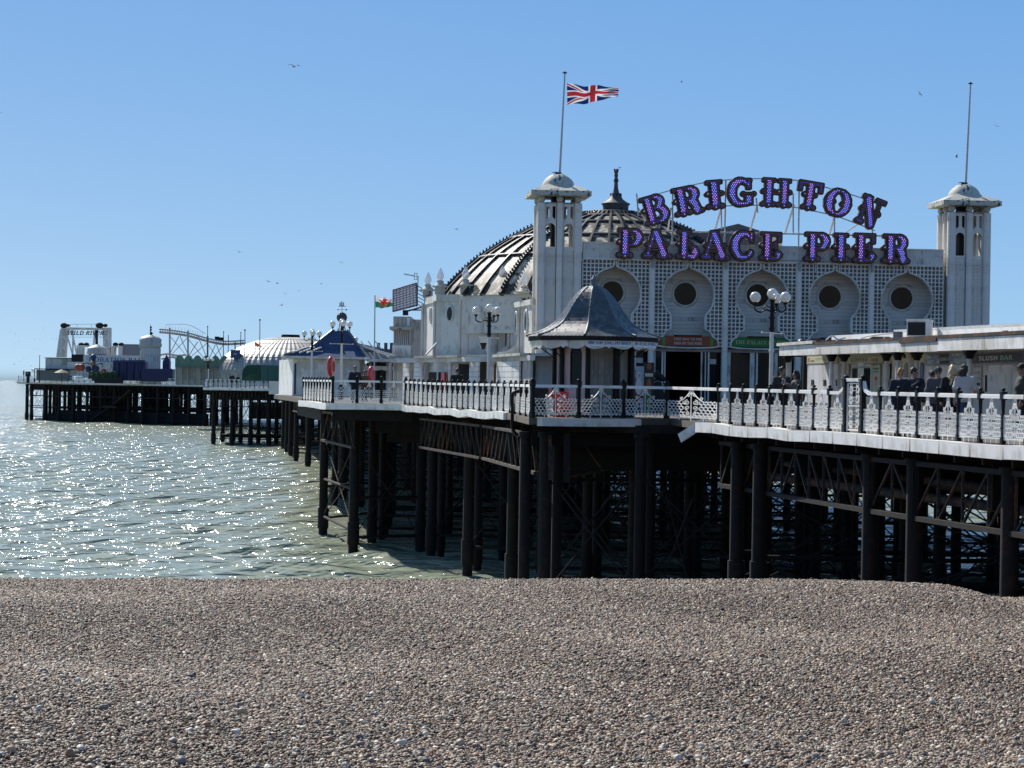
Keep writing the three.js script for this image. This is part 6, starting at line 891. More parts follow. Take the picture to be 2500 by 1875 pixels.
// a person about 1.75 m tall, facing +z; arms: [elbow, wrist] per side, lean and head turn from the pose
function person(label, px, d, topPy, o) {
  const p = onDeck(px, d), hgt = at(px, topPy, d).y - p.y, s = hgt / 1.76, T2 = thing('person', label, 'person', p, o.turn ?? 0), w = o.female ? 0.88 : 1;
  T2.scale.setScalar(s);
  const sh = 0.195 * w, L = { hipL: [-0.095, 0.93, 0], hipR: [0.095, 0.93, 0], kneeL: [-0.105, 0.50, 0.03], kneeR: [0.105, 0.50, 0.02], ankL: [-0.11, 0.09, -0.01], ankR: [0.11, 0.09, -0.01] };
  const arms = o.arms ?? [[[-0.27, 1.14, -0.03], [-0.25, 0.90, 0.08]], [[0.27, 1.14, -0.03], [0.25, 0.90, 0.08]]];
  const head = [0, 1.635, 0.02], ht = o.look ?? 0, hc = Math.cos(ht), hs = Math.sin(ht), hp = (x, y, z) => [head[0] + x * hc + z * hs, head[1] + y, head[2] - x * hs + z * hc];
  const torso = [[[-0.06 * w, 0.98, 0], [0.06 * w, 0.98, 0], 0.135, 0.135], [[0, 1.0, 0], [0, 1.2, 0.01], 0.15 * w, 0.155 * w], [[-0.075 * w, 1.24, 0.01], [0.075 * w, 1.24, 0.01], 0.135 * w, 0.135 * w], [[-0.11 * w, 1.36, 0], [0.11 * w, 1.36, 0], 0.10, 0.10], [[-sh, 1.41, -0.01], [sh, 1.41, -0.01], 0.062, 0.062]];
  const upper = [], fore = []; arms.forEach(([e, wr], i) => { const S0 = [(i ? 1 : -1) * (sh + 0.012), 1.40, -0.01]; upper.push([S0, e, 0.058 * w, 0.046 * w]); fore.push([e, wr, 0.044 * w, 0.030 * w]); });
  const legs = [[L.hipL, L.kneeL, 0.088, 0.062], [L.kneeL, L.ankL, 0.058, 0.042], [L.hipR, L.kneeR, 0.088, 0.062], [L.kneeR, L.ankR, 0.058, 0.042]];
  const neck = [[0, 1.42, -0.01], [0, 1.56, 0.005], 0.058 * w, 0.054 * w];
  const union = (caps, k, extra = 0) => (x, y, z) => { let m = 9; for (const [a, b, r, q] of caps) m = smin(m, capd(x, y, z, a, b, r, q), k); return m - extra; };
  const headF = (x, y, z) => { const qx = x - head[0], qz = z - head[2], X = qx * hc - qz * hs, Z = qx * hs + qz * hc, Y = y - head[1]; let m = ell(X, Y, Z, [0, 0.035, -0.012], [0.076, 0.096, 0.094]); m = smin(m, ell(X, Y, Z, [0, -0.045, 0.018], [0.056, 0.075, 0.068]), 0.04); m = smin(m, capd(X, Y, Z, [0, 0.02, 0.085], [0, -0.02, 0.106], 0.009, 0.014), 0.016); m = smin(m, ell(X, Y, Z, [0, -0.062, 0.080], [0.022, 0.008, 0.008]), 0.010); m = smin(m, ell(X, Y, Z, [0, -0.098, 0.066], [0.026, 0.018, 0.018]), 0.02); for (const e of [-1, 1]) { m = smin(m, ell(X, Y, Z, [e * 0.077, 0.0, -0.012], [0.011, 0.032, 0.02]), 0.008); m = smin(m, ell(X, Y, Z, [e * 0.030, 0.032, 0.078], [0.022, 0.007, 0.01]), 0.012); } return m; };
  const bodyCaps = [...torso, ...upper, ...fore, ...legs, neck, [L.ankL, [-0.12, 0.035, 0.13], 0.04, 0.032], [L.ankR, [0.12, 0.035, 0.13], 0.04, 0.032]];
  const bf = union(bodyCaps, 0.045), [lo, hi] = bounds([...bodyCaps, [head, head, 0.16, 0.16]], 0.03);
  const skinM = std(o.skin ?? [0.42, 0.25, 0.17], 0.55), parts = [surface((x, y, z) => (y > 1.46 ? smin(bf(x, y, z), headF(x, y, z), 0.02) : bf(x, y, z)), lo, hi, 0.017)];
  parts.push(surface((x, y, z) => smin(headF(x, y, z), capd(x, y, z, ...neck), 0.02), [head[0] - 0.14, 1.5, head[2] - 0.15], [head[0] + 0.14, 1.80, head[2] + 0.17], 0.008));
  arms.forEach(([e, wr], i) => { const v = V(...wr).sub(V(...e)).normalize(), out = V(i ? 1 : -1, 0, 0).addScaledVector(v, -v.x * (i ? 1 : -1)).normalize(), n = v.clone().cross(out).normalize(), W3 = V(...wr), P = (a, b, c) => { const q = W3.clone().addScaledVector(v, a).addScaledVector(n, b).addScaledVector(out, c); return [q.x, q.y, q.z]; }; // palm, four unequal curled fingers, thumb from the side
    const hcaps = [[P(-0.03, 0, 0), P(0.02, 0, 0), 0.026, 0.028], [P(0.03, -0.026, 0), P(0.085, -0.030, 0.004), 0.018, 0.016], [P(0.03, 0.0, 0), P(0.088, 0.0, 0.004), 0.019, 0.016], [P(0.03, 0.024, 0), P(0.082, 0.028, 0.002), 0.018, 0.015]];
    [[-0.033, 0.066], [-0.011, 0.078], [0.011, 0.073], [0.032, 0.056]].forEach(([b, len]) => { const k0 = P(0.085, b, 0.003), k1 = P(0.085 + len * 0.5, b * 1.08, -0.012), k2 = P(0.085 + len * 0.78, b * 1.06, -0.038); hcaps.push([k0, k1, 0.0095, 0.0088], [k1, k2, 0.0088, 0.0075]); });
    const side = i ? -1 : 1; const t0 = P(0.022, side * 0.026, -0.004), t1 = P(0.052, side * 0.056, -0.018), t2 = P(0.078, side * 0.062, -0.034); hcaps.push([t0, t1, 0.013, 0.0105], [t1, t2, 0.0105, 0.0085]);
    const [l2, h2] = bounds(hcaps, 0.012); parts.push(surface(union(hcaps, 0.012), l2, h2, 0.0055)); });
  mesh('body', [mergeGeometries(parts.map((g) => { const q = g.toNonIndexed(); q.setAttribute('uv', new THREE.BufferAttribute(new Float32Array(q.attributes.position.count * 2), 2)); return q; }))], skinM, T2, true);
  for (const e of [-1, 1]) mesh('eye', [ball(0.0125, ...hp(e * 0.031, 0.018, 0.076), 8)], std([0.03, 0.02, 0.015], 0.2), T2);
  mesh('mouth', [ball(0.02, 0, 0, 0, 8).scale(1, 0.25, 0.4).rotateY(ht).translate(...hp(0, -0.06, 0.086))], std([0.30, 0.12, 0.10], 0.5), T2);
  // clothing follows the body
  const sleeves = o.short ? upper.map(([a, b, r, q]) => [a, [lerp(a[0], b[0], 0.75), lerp(a[1], b[1], 0.75), lerp(a[2], b[2], 0.75)], r + 0.012, q + 0.022]) : [...upper.map(([a, b, r, q]) => [a, b, r + 0.006, q + 0.006]), ...fore.map(([a, b, r, q]) => [a, [lerp(a[0], b[0], 0.92), lerp(a[1], b[1], 0.92), lerp(a[2], b[2], 0.92)], r + 0.008, q + 0.010])];
  const tf = union([...torso, ...sleeves, [[-0.085, 0.92, 0], [0.085, 0.92, 0], 0.12, 0.12]], 0.05, 0.018), [tl, th] = bounds([...torso, ...sleeves], 0.06);
  const fold = (x, y, z) => 0.0045 * Math.sin(23 * y + 9 * x) * Math.sin(14 * x - 6 * z + 3 * y) + 0.003 * Math.sin(41 * y - 22 * x);
  mesh('jacket', [surface((x, y, z) => Math.max(tf(x, y, z) + fold(x, y, z), (o.hem ?? 0.86) - y, y - 1.475 - 0.05 * Math.abs(z < 0 ? 1 : 0)), [tl[0], (o.hem ?? 0.86) - 0.04, tl[2]], th, 0.0145)], o.topM, T2);
  const lf = union([...legs.map(([a, b, r, q]) => [a, b, r + 0.004, q + 0.012]), [[-0.075, 0.95, 0], [0.075, 0.95, 0], 0.125, 0.125]], 0.04, 0.012), [ll, lh] = bounds([...legs, [[-0.075, 0.95, 0], [0.075, 0.95, 0], 0.13, 0.13]], 0.04);
  mesh('trousers', [surface((x, y, z) => Math.max(lf(x, y, z) + fold(x, y, z), 0.10 - y, y - 1.02), [ll[0], 0.06, ll[2]], [lh[0], 1.06, lh[2]], 0.02)], o.legM ?? std([0.02, 0.025, 0.04], 0.8), T2);
  for (const e of [-1, 1]) mesh('shoe', [put(new THREE.CapsuleGeometry(0.045, 0.15, 4, 10), e * 0.118, 0.045, 0.06, 0, Math.PI / 2)], M.dark, T2);
  const hairM = std(o.hair ?? [0.03, 0.02, 0.015], 0.6), hn = (x, y, z) => 0.006 * Math.sin(60 * x + 20 * y) + 0.005 * Math.sin(45 * z + 30 * y) * Math.cos(38 * x);
  if (o.hairStyle !== 'none') {
    const long = o.hairStyle === 'long', hf = (x, y, z) => { const qx = x - head[0], qz = z - head[2], X = qx * hc - qz * hs, Z = qx * hs + qz * hc, Y = y - head[1]; let m = ell(X, Y, Z, [0, 0.048, -0.018], [0.088, 0.100 + (o.puff ?? 0), 0.100]); m = Math.max(m, Z - 0.045 - Math.max(0, Y - 0.05) * 0.9, -(Y + (long ? 0.12 : 0.07))); if (long) { m = smin(m, capd(X, Y, Z, [0, -0.02, -0.075], [o.wind ?? 0.03, -0.30, -0.13], 0.075, 0.055), 0.05); for (const e of [-1, 1]) m = smin(m, capd(X, Y, Z, [e * 0.065, 0.0, -0.03], [e * 0.075 + (o.wind ?? 0) * 0.6, -0.2, -0.05], 0.032, 0.035), 0.03); } return m + hn(x, y, z) * (o.rough ?? 1); };
    mesh('hair', [surface(hf, [head[0] - 0.26, 1.22, head[2] - 0.28], [head[0] + 0.26, 1.80, head[2] + 0.16], 0.0105)], hairM, T2);
    if (long && o.strands) { const g = []; for (let i = 0; i < 34; i++) { const y0 = -0.02 - 0.22 * rnd(), a = V(...hp(0.03, y0, -0.1)), L3 = rr(0.12, 0.30); g.push(tube([a, a.clone().add(V(L3 * 0.5, rr(-0.01, 0.05), rr(-0.05, 0.05))), a.clone().add(V(L3, rr(-0.08, 0.09), rr(-0.08, 0.08)))], 0.0045, 8, 4)); } mesh('loose_strands', g, std(o.strands, 0.6), T2).userData.kind = 'stuff'; }
  }
  if (o.beanie) mesh('hat', [lathe([[0.098, 0.02], [0.103, 0.03], [0.102, 0.06], [0.09, 0.11], [0.05, 0.145], [0.001, 0.152]], 16).translate(...hp(0, 0.0, -0.012))], o.beanie, T2);
  if (o.capHat) { mesh('cap', [lathe([[0.098, 0.035], [0.10, 0.06], [0.086, 0.11], [0.05, 0.14], [0.001, 0.146]], 16).translate(...hp(0, 0, -0.012)), put(new THREE.CylinderGeometry(0.075, 0.085, 0.012, 14), 0, 0, 0).scale(1, 1, 0.9).translate(...hp(0, 0.045, 0.10))], o.capHat, T2); }
  if (o.extra) o.extra(T2, hp, mesh);
  return T2;
}
const cloth = (c) => std(c, 0.85);
const navy = cloth([0.012, 0.014, 0.03]), blackC = cloth([0.010, 0.010, 0.012]);
const camo = std([1, 1, 1], 0.85, { map: texture(128, 0.7, (u, v) => { const n = fbm(u, v, 6, 3, 5), m = fbm(u, v, 9, 3, 15); return n > 0.55 ? [0.35, 0.34, 0.36] : m > 0.5 ? [0.10, 0.10, 0.13] : [0.19, 0.19, 0.23]; }) });
person('man with short dark hair and open dark jacket over a pale shirt', 1907, 67.9, 897, { turn: 0.35, look: 0.5, skin: [0.34, 0.19, 0.12], topM: cloth([0.03, 0.028, 0.03]), puff: 0.006, arms: [[[-0.30, 1.16, 0.02], [-0.26, 0.95, 0.14]], [[0.26, 1.15, 0.10], [0.16, 1.22, 0.30]]], extra: (t, hp, m) => m('shirt', [put(new THREE.CapsuleGeometry(0.07, 0.28, 4, 10), 0, 1.24, 0.105).scale(1, 1, 1)], cloth([0.42, 0.40, 0.37]), t) });
person('woman with long black hair in a light brown coat holding up a phone', 1942, 67.6, 906, { female: true, turn: -1.35, skin: [0.30, 0.17, 0.11], topM: cloth([0.11, 0.085, 0.07]), hairStyle: 'long', hair: [0.012, 0.010, 0.010], arms: [[[-0.24, 1.20, 0.12], [-0.12, 1.34, 0.36]], [[0.24, 1.20, 0.12], [0.10, 1.33, 0.34]]], extra: (t, hp, m) => m('phone', [box(0.075, 0.15, 0.009, -0.01, 1.42, 0.44)], M.dark, t) });
const grp = { legM: cloth([0.05, 0.06, 0.09]) };
person('person with curly ginger hair and navy top, seen from behind', 2196, 57.0, 901, { turn: 2.9, female: true, skin: [0.45, 0.26, 0.18], topM: navy, hair: [0.36, 0.17, 0.05], puff: 0.014, rough: 2.2, hem: 0.8, legM: navy });
person('man with cropped dark hair and camouflage hoodie, looking to his right', 2229, 58.2, 898, { turn: 2.7, look: -1.2, skin: [0.36, 0.20, 0.14], topM: camo, hair: [0.025, 0.02, 0.018], extra: (t, hp, m) => m('strap', [tube([V(-0.18, 1.42, -0.11), V(0, 1.28, -0.185), V(0.16, 1.08, -0.16)], 0.02, 14, 6)], cloth([0.12, 0.11, 0.1]), t) });
person('person in sunglasses mostly hidden behind the grey jacket', 2273, 59.5, 905, { turn: 2.0, look: 0.4, skin: [0.42, 0.22, 0.16], topM: blackC, hair: [0.05, 0.04, 0.035], extra: (t, hp, m) => m('sunglasses', [box(0.13, 0.035, 0.03, ...hp(0, 0.02, 0.085))], M.dark, t) });
person('man in a grey jacket and dark patterned cap, seen from behind', 2288, 57.0, 897, { turn: 3.05, skin: [0.38, 0.22, 0.16], topM: cloth([0.085, 0.085, 0.095]), hair: [0.08, 0.075, 0.07], beanie: camo, hem: 0.78 });
person('woman with wavy blonde hair and black top, seen from behind', 2322, 56.2, 893, { turn: 3.2, female: true, skin: [0.46, 0.28, 0.2], topM: blackC, hairStyle: 'long', hair: [0.50, 0.40, 0.24], wind: 0.05, rough: 1.8, legM: blackC });
person('woman in a white T-shirt with long brown hair blowing sideways', 2353, 56.0, 891, { turn: 3.4, look: -0.9, female: true, short: true, skin: [0.44, 0.26, 0.18], topM: cloth([0.50, 0.49, 0.50]), hairStyle: 'long', hair: [0.035, 0.02, 0.014], wind: 0.10, strands: [0.12, 0.06, 0.03], legM: cloth([0.05, 0.09, 0.17]), arms: [[[-0.27, 1.15, -0.02], [-0.25, 0.90, 0.10]], [[0.27, 1.15, -0.02], [0.24, 0.90, 0.06]]] });
person('man in a dark green jacket and black cap at the right edge', 2494, 54.5, 889, { turn: -1.5, skin: [0.30, 0.17, 0.12], topM: cloth([0.035, 0.04, 0.028]), hair: [0.03, 0.025, 0.02], capHat: blackC, legM: blackC });
person('man in black seen from behind, walking in front of the curved wing', 1115, 100, 900, { turn: 3.1, skin: [0.34, 0.2, 0.14], topM: blackC, hair: [0.03, 0.022, 0.018], legM: blackC });
person('man in a dark jacket standing between the lamps on the square bay', 866, 112, 894, { turn: 0.3, skin: [0.3, 0.18, 0.13], topM: navy, hair: [0.03, 0.025, 0.02], legM: navy });
person('distant person in a brown coat beside the red lifebuoy housing', 889, 118, 905, { turn: 0.6, female: true, skin: [0.3, 0.18, 0.13], topM: cloth([0.12, 0.06, 0.035]), hair: [0.05, 0.03, 0.02] });
// ---------------------------------------------------------------- birds
function gull(label, px, py, d, spanPx, o = {}) {
  const span = spanPx / F * d, k = span / 1.25, t = thing('gull', label, 'bird', at(px, py, d), o.turn ?? 0, o.group); t.rotation.z = o.roll ?? 0; t.scale.setScalar(k);
  const dk = o.dark, bm = dk ? M.dark : std([0.32, 0.31, 0.30], 0.8), wm = dk ? M.dark : std([0.16, 0.16, 0.17], 0.8), up = o.up ?? 0.12;
  const b = new THREE.SphereGeometry(0.085, 12, 8); b.scale(0.9, 0.8, 2.6); mesh('body', [b, ball(0.05, 0, 0.03, 0.24, 8), put(new THREE.ConeGeometry(0.02, 0.07, 6), 0, 0.025, 0.31, 0, Math.PI / 2), box(0.12, 0.012, 0.16, 0, 0, -0.24)], bm, t);
  for (const s of [-1, 1]) { const P = [[0, 0, 0.09], [0.28, up, 0.13], [0.62, up * 0.55, -0.04], [0.58, up * 0.55, -0.09], [0.26, up * 0.95, -0.02], [0, 0, -0.09]], pos = []; const tri = (a, c, e) => { for (const q of [a, c, e]) pos.push(P[q][0] * s, P[q][1] + 0.03, P[q][2]); }; tri(0, 1, 4); tri(0, 4, 5); tri(1, 2, 3); tri(1, 3, 4); for (let i = 0, n = pos.length; i < n; i++) pos.push(i % 3 === 1 ? pos[i] - 0.014 : pos[i]); const g = new THREE.BufferGeometry(); g.setAttribute('position', new THREE.Float32BufferAttribute(pos, 3)); g.computeVertexNormals(); mesh('wing', [g], wm, t); }
  return t;
}
gull('gull gliding with spread wings high on the left of the blue sky', 718, 163, 140, 34, { turn: 0.5, up: 0.16 });
gull('small gull banking in the sky to the right of the flag', 1664, 201, 200, 12, { turn: 1.2, roll: 0.4, up: 0.4 });
gull('gull with raised wing upper left of the right flagpole', 2246, 230, 150, 17, { turn: 0.4, roll: -0.8, dark: true });
gull('gull flying just right of the right flagpole', 2433, 308, 150, 18, { turn: -0.3, roll: -0.4, dark: true });
gull('black bird flapping close to the left of the right flagpole', 2336, 384, 110, 16, { turn: 1.0, roll: 0.5, up: 0.5, dark: true });
gull('brownish gull flying just above the dome finial', 1513, 409, 130, 17, { turn: 1.45, up: -0.15 });
gull('gull flying left of the left tower, above the dome edge', 1114, 559, 140, 20, { turn: 1.2, up: -0.1 });
const flock = ['high over the side bay, left of the other pale gulls', 'alone over the globe weathervane, highest of the pale gulls', 'larger of a close pair over the silver dome', 'smaller of a close pair over the silver dome', 'right of the close pair, above the lamps', 'lowest but two of the flock, above the tall pole', 'just above the large low gull', 'largest and lowest of the flock, wings bent'];
[[584, 616, 14], [833, 641, 14], [655, 688, 16], [677, 692, 14], [784, 693, 11], [730, 710, 12], [696, 717, 12], [687, 745, 20]].forEach(([x, y, w], i) => gull(`pale gull ${flock[i]}`, x, y, 260, w, { turn: rr(-1.2, 1.2), roll: rr(-0.4, 0.4), up: rr(0, 0.3), group: 'gulls over the middle of the pier' }));
gull('gull at the very left edge of the picture, high in the sky', 3, 276, 200, 10, { turn: 0.6, dark: true });
gull('lone gull above the left edge of the log flume, higher than its flock', 101, 742, 420, 8, { turn: 0.4 });
[[14, 767, 8], [27, 810, 7], [37, 816, 7], [105, 801, 6], [85, 828, 6], [98, 830, 5], [129, 827, 9], [139, 828, 6], [46, 835, 6], [38, 840, 6], [84, 852, 8], [58, 876, 8], [48, 883, 8], [35, 890, 7], [76, 893, 8]].forEach(([x, y, w]) => gull('tiny distant gull circling by the end of the pier', x, y, 420, w, { turn: rr(-1.2, 1.2), roll: rr(-0.5, 0.5), up: rr(0, 0.35), group: 'gulls by the pier end' }));

// ---------------------------------------------------------------- the pier beyond: middle section, side bay and pier head
const WE = [[-10.6, 124], [-14.6, 149], [-16.6, 161], [-20, 219], [-23.5, 242], [-29, 285], [-34, 330], [-52, 415]];
const wx = (d) => edgeX(WE, clamp(d, 124, 415));
struct('pier_deck', [slab([...WE.slice(0, 7), [0, 330], [24, 150.01], [-6.05, 150.01], [-6.05, 124.01]].slice().reverse(), 0.3)], M.deck).userData.label = 'planked deck of the middle of the pier';
struct('pier_deck', [slab([[-30, 330.01], [-34, 330.01], [-52, 424.8], [-10, 424.8], [0, 330.01]].reverse(), 0.3), slab([XD(497, 298), XD(690, 298), [-29.0, 300], [-29, 322], [-33, 329], XD(515, 322)], 0.3)], M.deck).userData.label = 'planked deck towards the pier head';
const HD = [XD(43, 462), XD(190, 448), XD(335, 438), XD(500, 426), [-20, 425], [-20, 520], [-108, 520]];
struct('pier_deck', [slab(HD, 0.4)], M.deck).userData.label = 'broad deck of the pier head carrying the rides';
railing('small white railing on the side bay in the middle distance', XD(499, 298.3), XD(688, 298.3), 17);
railing('short flank railing of the side bay in the middle distance', XD(515, 321), XD(499, 298.3), 6, { noLast: true });
railing('distant railing along the near side of the pier head', XD(45, 461.5), XD(498, 426.3), 32);
coping('thin pale fascia along the pier head', [XD(42, 461.6), XD(160, 450.6), XD(172, 449.4), XD(332, 438), XD(500, 426)], 0.34, 0.3, M.white, 0.0);
coping('thin white fascia along the side bay', [XD(496, 297.8), XD(690, 297.8)], 0.34, 0.3, M.fresh, 0.02);
coping('pale fascia along the middle of the pier', [off(WE[2], -0.05), off(WE[3], -0.05), off(WE[4], -0.05), off(WE[5], -0.05)], 0.3, 0.3, M.whiteB);
{
  const root = thing('pier_ironwork', 'dark rows of piles under the middle of the pier', 'pier structure', V(-15, 0, -200));
  for (const d of [132, 146, 158, 172, 186, 202, 219, 239, 255, 270, 285]) { const x = wx(d) + (d < 210 ? 4.5 : 0.5), L = []; for (let k = 0; k < 6; k++) L.push([x + k * 5, d + (k ? rr(-0.4, 0.4) : 0)]); L.forEach(([a, b]) => pileAt(root, a, b, 0.26)); bent(root, L, [0.9, 2.6]); mesh('cross_girder', [bar(rel(root, x + 0.2, deckY(d) - 1.15, d), rel(root, x + 26, deckY(d) - 1.15, d), 0.3, 1.6)], M.pile, root); }
  for (let i = 0; i < 10; i++) { const ds = [132, 146, 158, 172, 186, 202, 219, 239, 255, 270, 285]; mesh('edge_plate', [bar(rel(root, wx(ds[i]) + 1.3, deckY(ds[i]) - 0.9, ds[i]), rel(root, wx(ds[i + 1]) + 1.3, deckY(ds[i + 1]) - 0.9, ds[i + 1]), 0.14, 0.9)], M.brace, root); }
  girder(root, [wx(240) + 0.2, 240], [wx(222) + 0.2, 222], 12, 0.6, 1.5, M.ironPale, M.ironPale, 0.1);
}
{
  const a = XD(497, 298), b = XD(690, 298), root = thing('pier_ironwork', 'dark ironwork under the side bay in the middle distance', 'pier structure', V(a[0], 0, -a[1]));
  for (const d of [299.5, 309, 321]) { const L = []; for (let k = 0; k < 6; k++) L.push([lerp(a[0] + 1.2, b[0] + 3, k / 5), d]); L.forEach(([x, y]) => pileAt(root, x, y, 0.28)); bent(root, L, [0.8, 2.2]); mesh('cross_girder', [bar(rel(root, a[0] + 0.8, deckY(d) - 1.0, d + 0.4), rel(root, b[0] + 3, deckY(d) - 1.0, d + 0.4), 0.2, 1.2)], M.pile, root); }
  girder(root, [a[0] + 0.3, 298.6], [b[0], 298.6], 22, 0.55, 1.9, M.ironPale, M.iron, 0.13); mesh('landing', [bar(rel(root, a[0] + 2, 1.2, 304), rel(root, b[0] + 4, 1.2, 304), 6, 0.3)], M.pile, root);
  mesh('backing', [bar(rel(root, a[0] + 3, 4.3, 324), rel(root, b[0] + 3, 4.3, 324), 0.3, 2.4)], M.pile, root);
}
{
  const root = thing('pier_ironwork', 'broad dark lattice of piles, braces and landing stages under the pier head', 'pier structure', V(-80, 0, -450));
  const P = (t, back) => { const i = t * 3, k = Math.min(2, Math.floor(i)), f = i - k; return [lerp(HD[k][0], HD[k + 1][0], f) + (t === 0 ? 1.8 : 0) - back * 0.10 * 0, lerp(HD[k][1], HD[k + 1][1], f) + 0.8 + back]; };
  for (const back of [0, 9, 18, 28, 40, 52]) { const L = []; for (let k = 0; k <= 13; k++) { const [x, d] = P(k / 13, back); L.push([x + (back ? rr(-1, 1) : 0), d]); } L.forEach(([x, d]) => pileAt(root, x, d, 0.34)); bent(root, L, back ? [2.5] : [0.9, 3.0], true);
    if (back) mesh('cross_girder', [bar(rel(root, L[0][0], deckY(430) - 1.0, L[0][1]), rel(root, L[13][0], deckY(430) - 1.0, L[13][1]), 0.3, back > 20 ? 2.0 : 1.2)], M.pile, root); }
  for (let k = 0; k < 13; k++) girder(root, P(k / 13, -0.2), P((k + 1) / 13, -0.2), 3, 0.5, 2.2, M.iron, M.iron, 0.2);
  const q = (t, y, b) => { const [x, d] = P(t, b); return rel(root, x, y, d); };
  mesh('landing_stage', [bar(q(0.22, 1.2, 2), q(1, 1.2, 2), 1.2, 2.2), bar(q(0.12, 0.6, 6), q(0.5, 0.6, 6), 1.2, 1.4)], M.pile, root); mesh('landing_stage', [bar(q(0.25, 3.1, 14), q(1, 3.1, 14), 2.0, 0.4)], M.pile, root);
  mesh('dark_screen', [bar(q(0.28, 4.0, 30), q(0.42, 4.0, 30), 0.4, 6.5)], M.pile, root); mesh('dark_screen', [bar(q(0.56, 4.0, 34), q(0.68, 4.0, 34), 0.4, 6.5)], M.pile, root);
  mesh('stair', [bar(q(0.64, 6.6, -1), q(0.53, 3.3, -1), 1.0, 0.35), bar(q(0.53, 3.3, -1), q(0.42, 0.6, -1), 0.8, 0.3), bar(q(0.64, 7.6, -1), q(0.53, 4.3, -1), 0.06, 0.06), bar(q(0.53, 4.3, -1), q(0.42, 1.6, -1), 0.06, 0.06)], M.iron, root);
  mesh('landing', [bar(q(0.57, 3.2, -1), q(0.49, 3.2, -1), 1.6, 0.4)], M.iron, root);
}
